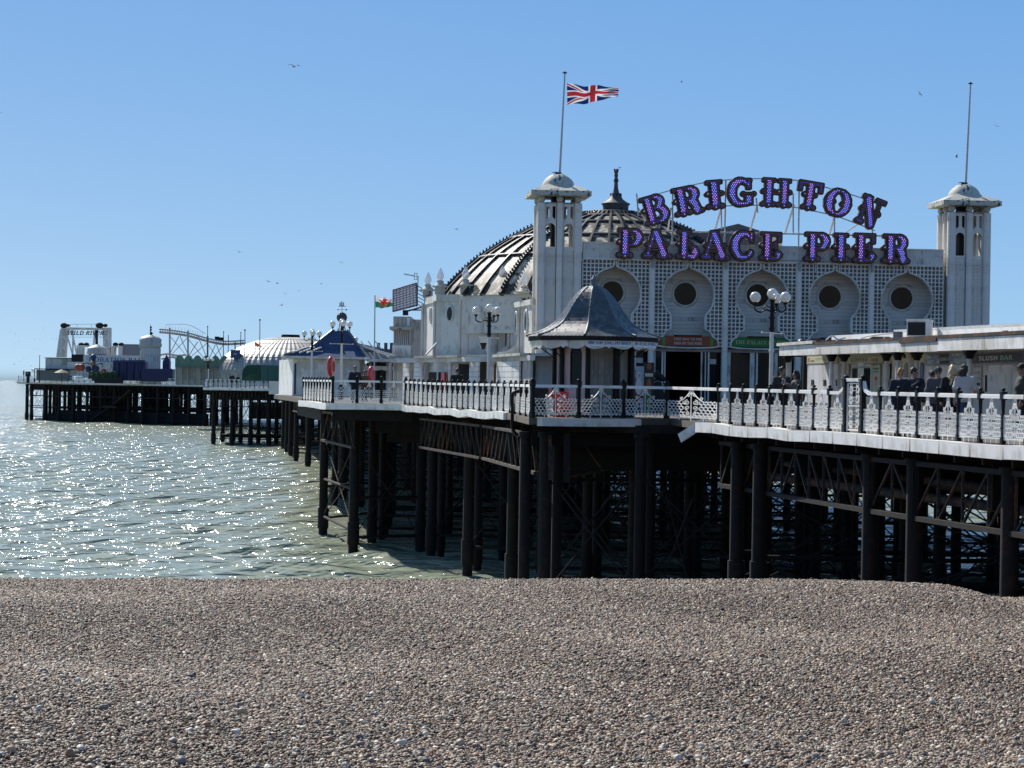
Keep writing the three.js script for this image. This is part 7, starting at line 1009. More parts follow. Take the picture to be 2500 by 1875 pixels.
// frame helper: a group on the deck with pixel -> local lookup
function site(name, label, cat, px, d, group) { const g = thing(name, label, cat, onDeck(px, d), 0, group); return [g, (x, y, z = 0) => loc(g, x, y, z), (x0, x1, y0, y1, z0 = -3, z1 = 0) => { const a = loc(g, x0, y1, 0), b = loc(g, x1, y0, 0); return block(a.x, b.x, a.y, b.y, z0, z1); }]; }
const blueRoof = std([0.055, 0.095, 0.20], 0.9, { map: T.slate }), navyM = std([0.008, 0.013, 0.07], 0.5), paleGreen = std([0.12, 0.20, 0.15], 0.6, { map: T.stained }), steelPink = std([0.52, 0.46, 0.42], 0.6, { map: T.paint });
{ // white building with the blue pyramid roof
  const [g, q, bx] = site('roofed_building', 'white boarded building under a big blue pyramid roof, with a globe on top', 'building', 800, 150);
  const l = q(717, 960).x, r = q(876, 960).x, top = q(717, 876).y, bot = q(717, 966).y;
  mesh('front_wall', [block(l, r, bot, top, -6, 0)], M.white, g); for (let i = 0; i < 8; i++) mesh('weatherboard', [block(l + 0.1, r, lerp(bot, top, i / 8), lerp(bot, top, (i + 1) / 8) - 0.03, 0, 0.025 - 0.0)], M.white, g);
  const L = q(684, 960, -10).x; mesh('side_wall', [bar(V(l, (bot + top) / 2, -0.05), V(L, (bot + top) / 2, -10), 0.2, top - bot)], M.fresh, g); mesh('corner_trim', [block(l + 0.02, l + 0.14, bot + 0.1, top - 0.3, 0.02, 0.06)], navyM, g);
  const e0 = q(694, 868, 0).x, e1 = q(892, 868, 0).x, ey = q(800, 870, 0).y, ay = q(830, 808, -1.5).y, ax0 = q(813, 808, -1.5).x, ax1 = q(848, 808, -1.5).x;
  const hip = new THREE.BufferGeometry(), m0 = q(758, 852, -0.45).x, m1 = q(880, 852, -0.45).x, my = q(830, 852, -0.45).y; const vs = [[e0, ey, 0.4], [e1, ey, 0.4], [e1, ey, -6.2], [e0, ey, -10], [m0, my, -0.45], [m1, my, -0.45], [m1, my, -4], [m0, my, -4], [ax0, ay, -1.5], [ax1, ay, -1.5], [ax1, ay, -2.6], [ax0, ay, -2.6]], fs = [[0, 1, 5, 4], [1, 2, 6, 5], [2, 3, 7, 6], [3, 0, 4, 7], [4, 5, 9, 8], [5, 6, 10, 9], [6, 7, 11, 10], [7, 4, 8, 11], [8, 9, 10, 11]], ps = []; for (const [a, b, c, d] of fs) for (const i of [a, b, c, a, c, d]) ps.push(...vs[i]); hip.setAttribute('position', new THREE.Float32BufferAttribute(ps, 3)); hip.computeVertexNormals();
  mesh('roof', hip, blueRoof, g); mesh('eaves', [block(e0 - 0.1, r + 0.35, ey - 0.18, ey - 0.01, -6, 0.5), block(r + 0.5, q(985, 868, 0).x, ey - 0.3, ey - 0.12, -6, 0.3)], M.white, g);
  const W4 = (a, b) => mesh('roof_rib', [bar(V(...vs[a]).add(V(0, 0.06, 0)), V(...vs[b]).add(V(0, 0.06, 0)), 0.12, 0.12)], M.lead, g); W4(0, 4); W4(1, 5); W4(3, 7); W4(4, 8); W4(5, 9); W4(7, 11);
  for (let i = 0; i < 3; i++) mesh('white_batten', [bar(V(lerp(e0, m0, 0.3) + i * 0.5, lerp(ey, my, 0.3) + 0.05, 0.2), V(lerp(e0, m0, 0.9) + i * 0.45, my + 0.1, -0.4), 0.1, 0.08)], M.white, g);
  for (const t of [0.28, 0.5]) mesh('white_batten', [bar(V(lerp(e1, q(985, 868, 0).x, t + 0.5), ey - 0.05, -0.3), V(lerp(m1, e1, t), lerp(ey, ay, 0.42), -1.2), 0.1, 0.08)], M.white, g);
  // globe and ship weathervane
  const c = q(834.6, 775, -2.0), rg = 0.335; const shell = []; for (let i = 0; i < 6; i++) shell.push(put(new THREE.TorusGeometry(rg, 0.018, 5, 28), 0, 0, 0, i * 0.524)); for (const h of [-0.5, 0, 0.5]) shell.push(put(new THREE.TorusGeometry(rg * Math.sqrt(1 - h * h), 0.016, 5, 28), 0, h * rg, 0, 0, Math.PI / 2)); mesh('globe_frame', shell.map((s) => s.translate(c.x, c.y, c.z)), M.lead, g); mesh('globe', [ball(rg * 0.95, c.x, c.y, c.z, 20)], std([0.03, 0.045, 0.05], 0.5), g);
  const vane = [cyl(0.02, 0.02, 0.55, 0, 0.33, 0, 6), bar(V(-0.28, 0.52, 0), V(0.28, 0.52, 0), 0.02), ball(0.05, -0.27, 0.52, 0, 8), ball(0.06, 0.29, 0.52, 0, 8), bar(V(-0.26, 0.74, 0), V(0.30, 0.74, 0), 0.025), box(0.34, 0.06, 0.06, -0.02, 0.78, 0)]; for (const [x, h] of [[-0.13, 0.2], [-0.02, 0.26], [0.1, 0.2]]) vane.push(cyl(0.01, 0.01, h + 0.04, x, 0.8, 0, 5), plate([[x - 0.045, 0.84], [x + 0.045, 0.84], [x + 0.03, 0.8 + h], [x - 0.03, 0.8 + h]], 0.02)); mesh('ship_vane', vane.map((s) => s.translate(c.x, c.y, c.z)), M.lead, g);
  mesh('globe_stand', [rod(V(c.x - 0.2, ay, -2), V(c.x - 0.12, c.y - 0.25, c.z), 0.03), rod(V(c.x + 0.25, ay, -2), V(c.x + 0.12, c.y - 0.25, c.z), 0.03)], M.lead, g);
  // shaded arcade on the right, with a scalloped white valance
  for (const p of [886, 903, 925, 945, 966]) { const w = q(p, 930, -2); mesh('arcade_column', [cyl(0.09, 0.08, ey - 0.2, w.x, 0, -2, 8)], p === 925 ? M.dark : M.white, g); }
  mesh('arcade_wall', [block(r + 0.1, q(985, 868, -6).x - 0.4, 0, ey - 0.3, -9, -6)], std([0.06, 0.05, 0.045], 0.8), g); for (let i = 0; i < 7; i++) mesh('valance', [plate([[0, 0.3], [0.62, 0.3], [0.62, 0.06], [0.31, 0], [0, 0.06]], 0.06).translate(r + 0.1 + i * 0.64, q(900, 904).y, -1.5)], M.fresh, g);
}
{ // grey roofs between the blue roof and the domed building
  const [g, q, bx] = site('long_roof', 'low grey roof with white glazing bars behind the dragon flag pole', 'building', 930, 175);
  const a = q(862, 870), b = q(985, 890), c = q(968, 858), d = q(866, 836); mesh('roof', [plate([[a.x, a.y], [b.x, b.y], [c.x, c.y], [d.x, d.y]], 1.0)], M.grey, g); mesh('ridge', [block(d.x, c.x, c.y - 0.1, c.y + 0.15, 0.9, 1.2)], M.slate, g); for (let i = 0; i < 4; i++) mesh('glazing_bar', [bar(V(lerp(a.x, d.x, 0.9) + i * 0.55, d.y + 0.1, 1.1), V(a.x + 1.2 + i * 0.6, lerp(a.y, b.y, 0.6), 1.1), 0.08)], M.fresh, g); mesh('wall', [block(a.x, b.x, 0, b.y, -2, 0.5)], M.board, g); for (const p of [925, 943, 957]) { const w = q(p, 850); mesh('vent', [box(0.25, 0.6, 0.3, w.x, w.y + 0.1, 0.6)], M.slate, g); }
}
{ // building with a band of windows at the left end of the curved wing, and the light board on its roof
  const [g, q, bx] = site('window_block', 'small two storey block with a row of white windows, left of the curved wing', 'building', 985, 122);
  const x0 = q(960, 880).x, x1 = q(1045, 880).x; mesh('wall', [block(x0, x1, 0, q(990, 800).y, -8, 0)], M.whiteB, g); mesh('ledge', [bx(952, 1004, 806, 797, -8, 0.4)], M.cap, g); mesh('lower_ledge', [bx(950, 1010, 885, 878, -6, 0.5)], M.white, g);
  mesh('roof_box', [bx(960, 1002, 797, 772, -7, -0.2)], M.board, g); for (let i = 0; i < 4; i++) { const a = q(963 + i * 10, 796), b = q(971 + i * 10, 776); mesh('roof_panel', [block(a.x, b.x, a.y, b.y, -0.2, -0.14)], i === 3 ? M.fresh : M.board, g); }
  mesh('window_band', [bx(961, 1001, 842, 806, 0.0, 0.03)], M.glass, g); for (let i = 0; i < 9; i++) { const a = q(961 + i * 4.8, 842), b = q(963.6 + i * 4.8, 806); mesh('mullion', [block(a.x, b.x, a.y, b.y, 0.03, 0.09)], M.fresh, g); }
  mesh('bay_front', [bx(958, 1003, 874, 843, 0, 0.25)], M.fresh, g); for (let i = 0; i < 3; i++) { const a = q(966 + i * 12, 873), w = 0.2; mesh('gusset', [plate([[a.x, a.y], [a.x + w, a.y], [a.x, a.y + 0.5]], 0.1).translate(0, 0, 0.25)], M.board, g); }
  mesh('turret_corner', [bx(1003, 1040, 880, 780, -2, 0.12)], M.board, g);
  for (const p of [955, 967]) mesh('column', [cyl(0.09, 0.08, q(p, 886).y, q(p, 900).x, 0, 0.6, 8)], M.board, g);
  const [s, k] = site('light_board', 'upright roof frame holding rows of bulbs, seen from the side, with a blank face', 'sign', 985, 126);
  const A = k(959.5, 831 - 71, 1.4), Bp = k(1018, 745, -0.6), At = k(960, 708, 1.4), Bt = k(1016, 691, -0.6); const slats = []; for (let i = 0; i < 18; i++) { const t = (i + 0.5) / 18, p = A.clone().lerp(At, t), r2 = Bp.clone().lerp(Bt, t); mesh('louvre', [bar(p, r2, 0.05, 0.05)], i % 2 ? std([0.62, 0.56, 0.58], 0.5) : std([0.16, 0.13, 0.15], 0.6), s); } for (let i = 0; i <= 7; i++) { const t = i / 7; mesh('upright', [bar(A.clone().lerp(Bp, t).add(V(0, 0, 0.04)), At.clone().lerp(Bt, t).add(V(0, 0, 0.04)), 0.035)], std([0.20, 0.17, 0.19], 0.6), s); }
  mesh('edge', [bar(A, At, 0.07), bar(Bp, Bt, 0.12), bar(At, Bt, 0.07), bar(A, Bp, 0.09)], std([0.16, 0.14, 0.16], 0.6), s); for (let i = 0; i < 6; i++) { const p = Bp.clone().lerp(Bt, 0.05 + i * 0.17), r2 = k(1036, 752 - i * 9, -2.2); mesh('stay', [rod(p, r2, 0.022)], M.dark, s); } mesh('stand', [bar(k(985, 762, 0.2), k(1036, 748, -1.5), 0.08), bar(k(990, 770, 0), k(990, 757, 0), 0.3, 0.3), bar(k(1000, 757, 0.4), k(1034, 757, -1.5), 0.07)], M.dark, s);
  const [an, ak] = site('aerial', 'rooftop television aerial on a thin mast beside the light board', 'aerial', 1020, 126); const m0 = ak(1018, 750), m1 = ak(1021, 674), t0 = ak(987, 669), t1 = ak(1021, 675.5); mesh('mast', [rod(m0, m1, 0.02)], M.dark, an); mesh('boom', [rod(t0, t1, 0.014)], M.dark, an); for (let i = 0; i < 9; i++) { const p = t0.clone().lerp(t1, i / 12); mesh('element', [box(0.012, 0.09, 0.2, p.x, p.y, p.z)], M.dark, an); } const rf = ak(1015, 675); mesh('reflector', [box(0.04, 0.36, 0.05, rf.x - 0.07, rf.y, rf.z), box(0.04, 0.36, 0.05, rf.x + 0.07, rf.y, rf.z), box(0.18, 0.03, 0.05, rf.x, rf.y + 0.17, rf.z), box(0.18, 0.03, 0.05, rf.x, rf.y - 0.17, rf.z)], M.steel, an);
}
{ // pole with the dragon flag
  const d = 138, b = onDeck(913, d), tip = at(915.5, 721, d), r = thing('flagpole', 'pale flagpole carrying the flag with a red dragon', 'flagpole', b); mesh('pole', [rod(V(0, 0, 0), tip.clone().sub(b), 0.05, 0.035, 10)], M.pole, r);
  flag('white and green flag with a red dragon, blowing to the right', [[916.5, 722], [960, 730], [959, 750], [917, 751]], canvasMap(480, 300, (k) => { k.fillStyle = '#eceff0'; k.fillRect(0, 0, 480, 150); k.fillStyle = '#2f7a55'; k.fillRect(0, 150, 480, 150); k.fillStyle = '#cc2f35'; const el = (x, y, a, c, t = 0) => { k.beginPath(); k.ellipse(x, y, a, c, t, 0, 7); k.fill(); }; el(240, 165, 95, 42); el(165, 130, 26, 44, 0.4); el(140, 92, 36, 22, 0.2); el(118, 100, 26, 9); el(270, 95, 30, 56, 0.6); el(320, 80, 20, 44, 0.9); el(220, 80, 20, 40, 0.3); el(345, 150, 52, 20, -0.6); el(392, 104, 14, 42, 0.2); k.beginPath(); k.moveTo(378, 70); k.lineTo(404, 44); k.lineTo(414, 84); k.fill(); for (const [x, y] of [[170, 210], [215, 226], [285, 224], [325, 206]]) { el(x, y, 13, 38, 0.2); el(x - 14, y + 34, 20, 8); } }), d, 0.09, 'flag');
}
{ // green barrel awning
  const [g, q] = site('awning', 'dark green barrel shaped awning left of the white boarded building', 'awning', 660, 168); const a = q(640, 930), b = q(684, 893); const w = b.x - a.x, h = b.y - a.y; const prof = (e) => { const c = new THREE.Shape(); c.moveTo(w + 0.3, 0); c.lineTo(-e, 0); c.lineTo(-e, h * 0.4); c.bezierCurveTo(-e, h * 0.8, w * 0.2, h + e, w * 0.55, h + e); c.lineTo(w + 0.3, h + e); return c; };
  mesh('cover', [new THREE.ExtrudeGeometry(prof(0), { depth: 3, bevelEnabled: false, curveSegments: 14 }).rotateY(-0.5).translate(a.x, a.y, -2.4)], std([0.02, 0.10, 0.065], 0.55), g); for (let i = 0; i < 4; i++) mesh('hoop', [new THREE.ExtrudeGeometry(prof(0.03), { depth: 0.06, bevelEnabled: false, curveSegments: 14 }).translate(0, 0, 0.0 + i * 0.98).rotateY(-0.5).translate(a.x, a.y, -2.4)], std([0.015, 0.08, 0.05], 0.6), g);
  mesh('counter', [block(a.x + 0.5, b.x + 0.4, 0, a.y, -2, 0)], M.white, g);
}
{ // pale green scalloped pavilion
  const [g, q, bx] = site('glazed_pavilion', 'long glazed pavilion with a scalloped green fascia', 'building', 520, 400);
  const x0 = q(428, 890).x, x1 = q(624, 890).x, y0 = q(500, 897).y, y1 = q(500, 878).y, sh = new THREE.Shape(); sh.moveTo(x0, y0); sh.lineTo(x1, y0); sh.lineTo(x1, y1); const n = 9; for (let i = 0; i < n; i++) { const a = lerp(x1, x0, i / n), b = lerp(x1, x0, (i + 1) / n); sh.quadraticCurveTo((a + b) / 2, y1 + 1.5, b, y1); } sh.lineTo(x0, y0); mesh('fascia', [new THREE.ExtrudeGeometry(sh, { depth: 0.3, bevelEnabled: false })], paleGreen, g); mesh('band', [bx(428, 624, 899, 894, -0.2, 0.45)], std([0.10, 0.14, 0.12], 0.6), g);
  mesh('body', [block(x0, x1, 0, y0, -12, -0.6)], std([0.30, 0.31, 0.28], 0.6, { map: T.stained }), g); for (let i = 0; i <= 13; i++) { const x = lerp(x0, x1, i / 13); mesh('mullion', [block(x - 0.09, x + 0.09, 0, y0, -0.6, -0.3)], i === 0 || i > 11 ? M.white : M.grey, g); } for (let i = 0; i < 13; i++) { const a = lerp(x0, x1, i / 13) + 0.12, b = lerp(x0, x1, (i + 1) / 13) - 0.12; mesh('glass_panel', [block(a, b, 1.0, y0 - 0.05, -0.58, -0.5)], i > 10 ? M.white : i % 3 ? std([0.16, 0.17, 0.15], 0.15) : std([0.26, 0.26, 0.23], 0.2), g); }
  mesh('roof', [block(x0, x1, y0 + 0.3, y0 + 0.5, -12, 0)], M.grey, g);
  const [b2, k2, bb] = site('blue_box', 'small blue box sign above the scalloped fascia', 'sign box', 573, 396); mesh('box', [bb(563, 585, 874, 854, -1.2, 0)], std([0.02, 0.045, 0.16], 0.5), b2); mesh('mark', [bb(570, 578, 866, 862, 0, 0.03)], M.grey, b2); mesh('pipe', [rod(k2(574, 854, -0.6), k2(574, 834, -0.6), 0.1)], M.dark, b2); mesh('stand', [rod(k2(566, 874, -0.6), k2(566, 900, -0.6), 0.08), rod(k2(582, 874, -0.6), k2(582, 900, -0.6), 0.08)], M.dark, b2);
}
{ // silver ribbed dome
  const [g, q] = site('ribbed_dome', 'large silver dome of ribbed metal sheets with a flat top vent', 'building', 690, 392); const c = q(690, 900), px2 = 392 / F, R = 186 * px2, topY = q(690, 817).y; const pr = [[186, 88], [178, 70], [162, 51], [132, 33], [92, 16], [52, 6], [24, 2]].map(([r, y]) => [r * px2, topY - y * px2]);
  const metal = std([0.40, 0.39, 0.36], 0.5, { metalness: 0.3, map: T.paint }); const cv = new THREE.CatmullRomCurve3(pr.map(([r, y]) => V(r, y, 0))); const NS = 72;
  const bandG = [0, 0.2, 0.4, 0.58, 0.76, 0.97]; for (let b = 0; b < 5; b++) { const pos = [], idx = []; const m = 4; for (let s = 0; s <= NS * 2; s++) for (let i = 0; i <= m; i++) { const p = cv.getPointAt(lerp(bandG[b], bandG[b + 1], i / m)), a = s * Math.PI / NS, r = p.x + (s % 2 ? 0.0 : 0.14); pos.push(r * Math.cos(a), p.y + (i === m ? 0.0 : 0.05), r * Math.sin(a)); } for (let s = 0; s < NS * 2; s++) for (let i = 0; i < m; i++) { const k = s * (m + 1) + i; idx.push(k, k + 1, k + m + 1, k + 1, k + m + 2, k + m + 1); } const ge = new THREE.BufferGeometry(); ge.setAttribute('position', new THREE.Float32BufferAttribute(pos, 3)); ge.setIndex(idx); const ng = ge.toNonIndexed(); ng.computeVertexNormals(); mesh('sheet_band', [ng.translate(c.x, 0, -R)], b % 2 ? metal : std([0.34, 0.33, 0.31], 0.5, { metalness: 0.3, map: T.stained }), g); }
  const t = q(683, 818); mesh('vent', [cyl(1.7, 1.6, 0.5, c.x, (topY - 0.1) - 0.1, -R, 24)], M.dark, g); mesh('skirt', [cyl(R + 0.05, R + 0.05, topY - 6.1, c.x, 0, -R, 48)], M.grey, g);
}
// poles on the far pier
for (const [px, d, top, bot, label] of [[506, 395, 797, 930, 'thin dark mast in front of the roller coaster'], [597, 296, 806, 945, 'slim pale pole at the side bay railing'], [633.5, 290, 781, 945, 'taller slim pole to the right of the side bay pole'], [96, 445, 869, 935, 'short mast near the left end of the pier head'], [545, 430, 810, 880, 'pair of masts just left of the silver dome'], [587, 430, 812, 870, 'mast standing above the left edge of the silver dome']]) { const b = at(px, bot, d), t = thing('mast', label, 'pole', b), v = at(px + 1, top, d).sub(b); mesh('pole', [rod(V(0, 0, 0), v, 0.09, 0.06, 8)], px === 597 || px === 633.5 ? M.pole : M.dark, t); mesh('tip', [ball(0.12, v.x, v.y, v.z, 8)], M.dark, t); if (px === 545) { const v2 = V(v.x + 0.9, v.y - 0.6, v.z); mesh('second_pole', [rod(V(0.9, 0, 0), v2, 0.07)], M.dark, t); } }
{ const b = at(622, 905, 380), t = thing('flagpole', 'thin pole with a small black, red and gold pennant', 'flagpole', b); mesh('pole', [rod(V(0, 0, 0), at(623, 833, 380).sub(b), 0.05)], M.pole, t); flag('small black, red and gold pennant in front of the silver dome', [[623.5, 835], [640, 846], [638, 847], [623.5, 846]], canvasMap(64, 64, (k) => { k.fillStyle = '#1a1413'; k.fillRect(0, 0, 64, 22); k.fillStyle = '#b5382a'; k.fillRect(0, 22, 64, 21); k.fillStyle = '#c8963a'; k.fillRect(0, 43, 64, 21); }), 380, 0.1, 'pennant'); }
lampPost('small globe lamp standard at the left end of the side bay', 508, 300, 872, { s: 1.1, bar: false });
lampPost('tiny globe lamp standard at the left end of the pier head', 84, 455, 899, { s: 1.1, bar: false });
{ // roller coaster
  const [g, q] = site('roller_coaster', 'pale roller coaster track sloping down on crossed steel legs', 'roller coaster', 450, 455); const tr = [[389, 804], [414, 806], [459, 813], [507, 826], [545, 833], [598, 831]], lo = tr.map(([x, y]) => [x, y + 7]);
  for (const z of [0, -1.6]) { mesh('rail', [tube(tr.map(([x, y]) => q(x, y, z)), 0.16, 40, 6)], steelPink, g); } mesh('track_beam', [tube(lo.map(([x, y]) => q(x, y, -0.8)), 0.26, 40, 6)], steelPink, g); for (let i = 0; i < 36; i++) { const t = i / 35, x = lerp(390, 597, t), y = table(tr, x); mesh('sleeper', [bar(q(x, y + 1, 0.2), q(x, y + 1, -1.8), 0.12)], steelPink, g); mesh('web', [bar(q(x, y, -0.8), q(x + 3, y + 7, -0.8), 0.1)], steelPink, g); }
  for (const [a, b] of [[405, 459], [459, 500]]) for (let i = 0; i < 7; i++) { const x = lerp(a, b, i / 7), y = table(tr, x) - 1; mesh('fence_bar', [bar(q(x, y, -2), q(x, y - 10, -2), 0.05)], steelPink, g); } mesh('fence_rail', [tube([[405, 792], [458, 793], [480, 802], [502, 815]].map(([x, y]) => q(x, y, -2)), 0.05, 20, 5)], steelPink, g);
  for (const x of [414.5, 459, 507]) { const y = table(tr, x); mesh('leg', [bar(q(x, y - 6, 0), q(x, 912, 0), 0.32)], steelPink, g); mesh('leg', [bar(q(x, y, -3), q(x, 912, -3), 0.24)], steelPink, g); }
  for (const [a, b] of [[414.5, 459], [459, 507], [507, 545]]) { const y = table(tr, a) + 8, y2 = table(tr, b) + 8; mesh('brace', [bar(q(a, y + 50, 0), q((a + b) / 2, y2, 0), 0.14), bar(q((a + b) / 2, y, 0), q(b, y2 + 44, 0), 0.14)], steelPink, g); mesh('brace', [bar(q(a, y + 6, -1.5), q(b, y2 + 52, -1.5), 0.12), bar(q(b, y2 + 2, -1.5), q(a, y + 56, -1.5), 0.12)], steelPink, g); }
  for (const [x, y] of [[530, 829], [541, 831]]) mesh('car', [box(0.8, 0.7, 1.2, q(x, y - 3, -0.8).x, q(x, y - 3, -0.8).y, -0.8)], M.dark, g); mesh('loop_track', [tube([[392, 866], [410, 864], [430, 868], [455, 866]].map(([x, y]) => q(x, y, -1)), 0.25, 20, 6), tube([[394, 876], [420, 872], [440, 878]].map(([x, y]) => q(x, y, -1)), 0.2, 20, 6)], M.white, g);
}
{ // log flume
  const [g, q, bx] = site('log_flume', 'white log flume tower frame with a WILD RIVER sign between its legs', 'ride', 200, 470);
  const leg = (P, z = 0) => mesh('tower_leg', [plate(P.map(([x, y]) => { const p = q(x, y, z); return [p.x, p.y]; }), 2.2).translate(0, 0, z - 2.2)], M.whiteB, g); leg([[137, 872], [158, 872], [162, 812], [168, 803], [150, 801], [146, 806]]); leg([[252, 872], [268, 872], [268, 800], [250, 800]]);
  mesh('beam', [bx(150, 268, 806, 799, -2.0, 0.1)], M.white, g); for (const [a, b] of [[175, 188], [232, 226], [160, 178]]) mesh('strut', [bar(q(a, 806), q(b, 868), 0.3)], M.white, g); mesh('strut', [bar(q(178, 806), q(178, 868), 0.28)], M.white, g); mesh('strut', [bar(q(236, 806), q(236, 845), 0.5)], M.dark, g); for (let i = 0; i < 10; i++) mesh('ladder_rung', [bar(q(243, 812 + i * 5), q(248, 812 + i * 5), 0.08)], M.grey, g);
  mesh('hand_rail', [bar(q(172, 792), q(238, 791), 0.08), ...[172, 188, 223, 238].map((x) => bar(q(x, 792), q(x, 800), 0.07))], M.pole, g); for (const [x, w] of [[156, 9], [166, 5], [243, 10], [257, 6]]) { const p = q(x, 797); mesh('dark_tub', [ball(w / F * 470, p.x, p.y + 0.2, 0, 10, 0.75)], M.dark, g); }
  const m = mesh('sign_letters', new THREE.PlaneGeometry(q(260, 812).x - q(156, 812).x, 1.35), std([1, 1, 1], 0.6, { map: canvasMap(1024, 128, (k) => { k.clearRect(0, 0, 1024, 128); k.font = 'italic bold 116px sans-serif'; k.fillStyle = '#0c0c0d'; k.textBaseline = 'middle'; k.textAlign = 'center'; k.save(); k.translate(512, 66); k.scale(1.35, 1); k.fillText('WILD RIVER', 0, 0); k.restore(); }), alphaTest: 0.5, side: THREE.DoubleSide }), g, true); const p = q(208, 812.5, 0.15); m.position.copy(p); mesh('sign_rail', [bar(q(156, 818), q(260, 817), 0.07), bar(q(156, 812), q(260, 811), 0.05), bar(q(160, 823), q(258, 823), 0.06)], M.dark, g);
  mesh('low_beam', [bx(188, 300, 848, 843, -2, 0.6)], M.white, g); for (const [a, b] of [[188, 202], [274, 280], [290, 300]]) mesh('low_leg', [bx(a, b, 872, 847, -2, 0.5)], M.whiteB, g); for (const x of [198, 211, 282, 296]) { const r = q(x, 841); mesh('dark_tub', [ball(0.6, r.x, r.y, 0, 10, 0.7)], M.dark, g); } mesh('trough', [bx(300, 342, 868, 840, -3, 0.3)], std([0.16, 0.19, 0.22], 0.5), g);
}
{ // bar
  const [g, q, bx] = site('bar_building', 'long pale bar building with HORATIOS BAR painted on its wall', 'building', 280, 452); mesh('main_block', [bx(203, 365, 925, 866, -8, 0)], M.white, g); mesh('wing', [bx(110, 203, 905, 874, -7, -0.4)], M.whiteB, g); mesh('wing_front', [bx(165, 203, 918, 884, -3, 0.4)], M.white, g); mesh('roof_box', [bx(175, 202, 882, 865, -3, 0.2)], M.dark, g); mesh('wing_roof', [bx(108, 203, 875, 872.5, -7, 0.1)], M.slate, g);
  for (let i = 0; i < 22; i++) { const x = q(204 + i * 7.3, 890).x; mesh('board_joint', [block(x - 0.03, x + 0.03, 0.1, q(280, 868).y, 0, 0.02)], M.grey, g); }
  const m = mesh('painted_name', new THREE.PlaneGeometry(q(352, 878).x - q(212, 878).x, 1.5), std([1, 1, 1], 0.6, { map: canvasMap(1024, 128, (k) => { k.fillStyle = '#bcc2c6'; k.fillRect(0, 0, 1024, 128); k.font = 'bold 104px serif'; k.fillStyle = '#39586e'; k.textBaseline = 'middle'; k.textAlign = 'center'; k.save(); k.translate(512, 68); k.scale(1.18, 1); k.fillText('HORATIOS BAR', 0, 0); k.restore(); }) }), g, true); m.position.copy(q(282, 878, 0.05)); mesh('picture', [bx(151, 164, 891, 876, -0.4, -0.3)], std([0.35, 0.33, 0.28], 0.6), g); mesh('terrace', [bx(92, 170, 930, 903, -3, 1.2)], std([0.13, 0.14, 0.14], 0.6), g); mesh('terrace_roof', [bx(88, 190, 903, 899.5, -4, 1.6)], M.dark, g);
  const [d, k] = site('small_dome', 'small grey onion dome with a tall spiked finial on the bar roof', 'dome', 237, 454); const c = k(237, 865), R = k(263, 865).x - c.x; mesh('dome', [lathe([[R, 0], [R * 1.02, 0.35], [R * 0.9, 0.8], [R * 0.96, 0.95], [R * 0.85, 1.35], [R * 0.5, 1.7], [0.12, 1.95]], 24, c.x, c.y, 0)], M.board, d); mesh('spire', [rod(V(c.x, c.y + 1.9, 0), k(237, 812), 0.10, 0.03), ball(0.2, c.x, k(237, 835).y, 0, 8), ball(0.17, c.x, k(237, 828).y, 0, 8), ball(0.13, c.x, k(237, 821).y, 0, 8)], M.dark, d); mesh('drum', [cyl(R * 0.9, R * 0.9, 4.4, c.x, c.y - 4.4, -1, 20)], M.white, d);
  const [t, u] = site('round_turret', 'round pale turret with a bulging ringed grey cap and spiked finial', 'tower', 366, 446); const o = u(366, 910), r = u(391, 900).x - o.x, y1 = u(366, 850).y, y2 = u(366, 819).y; mesh('wall', [cyl(r, r * 0.96, y1, o.x, 0, 0, 28)], M.white, t); for (let i = 0; i < 26; i++) { const a = i / 26 * 6.283; mesh('standing_seam', [box(0.07, y1, 0.07, o.x + Math.sin(a) * r, y1 / 2, Math.cos(a) * r)], M.board, t); } mesh('cap', [lathe([[r * 0.98, 0], [r * 1.1, 0.3], [r * 1.13, 0.75], [r * 1.03, 1.2], [r * 1.1, 1.35], [r * 1.08, 1.75], [r * 0.85, 2.2], [r * 0.4, y2 - y1], [0.05, y2 - y1 + 0.12]], 28, o.x, y1, 0)], M.board, t); mesh('finial', [rod(V(o.x, y2, 0), u(367, 791), 0.14, 0.03), ...[812, 805, 799].map((y) => ball(0.22, o.x + 0.05, u(366, y).y, 0, 8)), box(0.9, 0.3, 0.1, o.x + 0.1, y2 + 0.2, 0, 0, 0, 0.8)], M.dark, t);
}
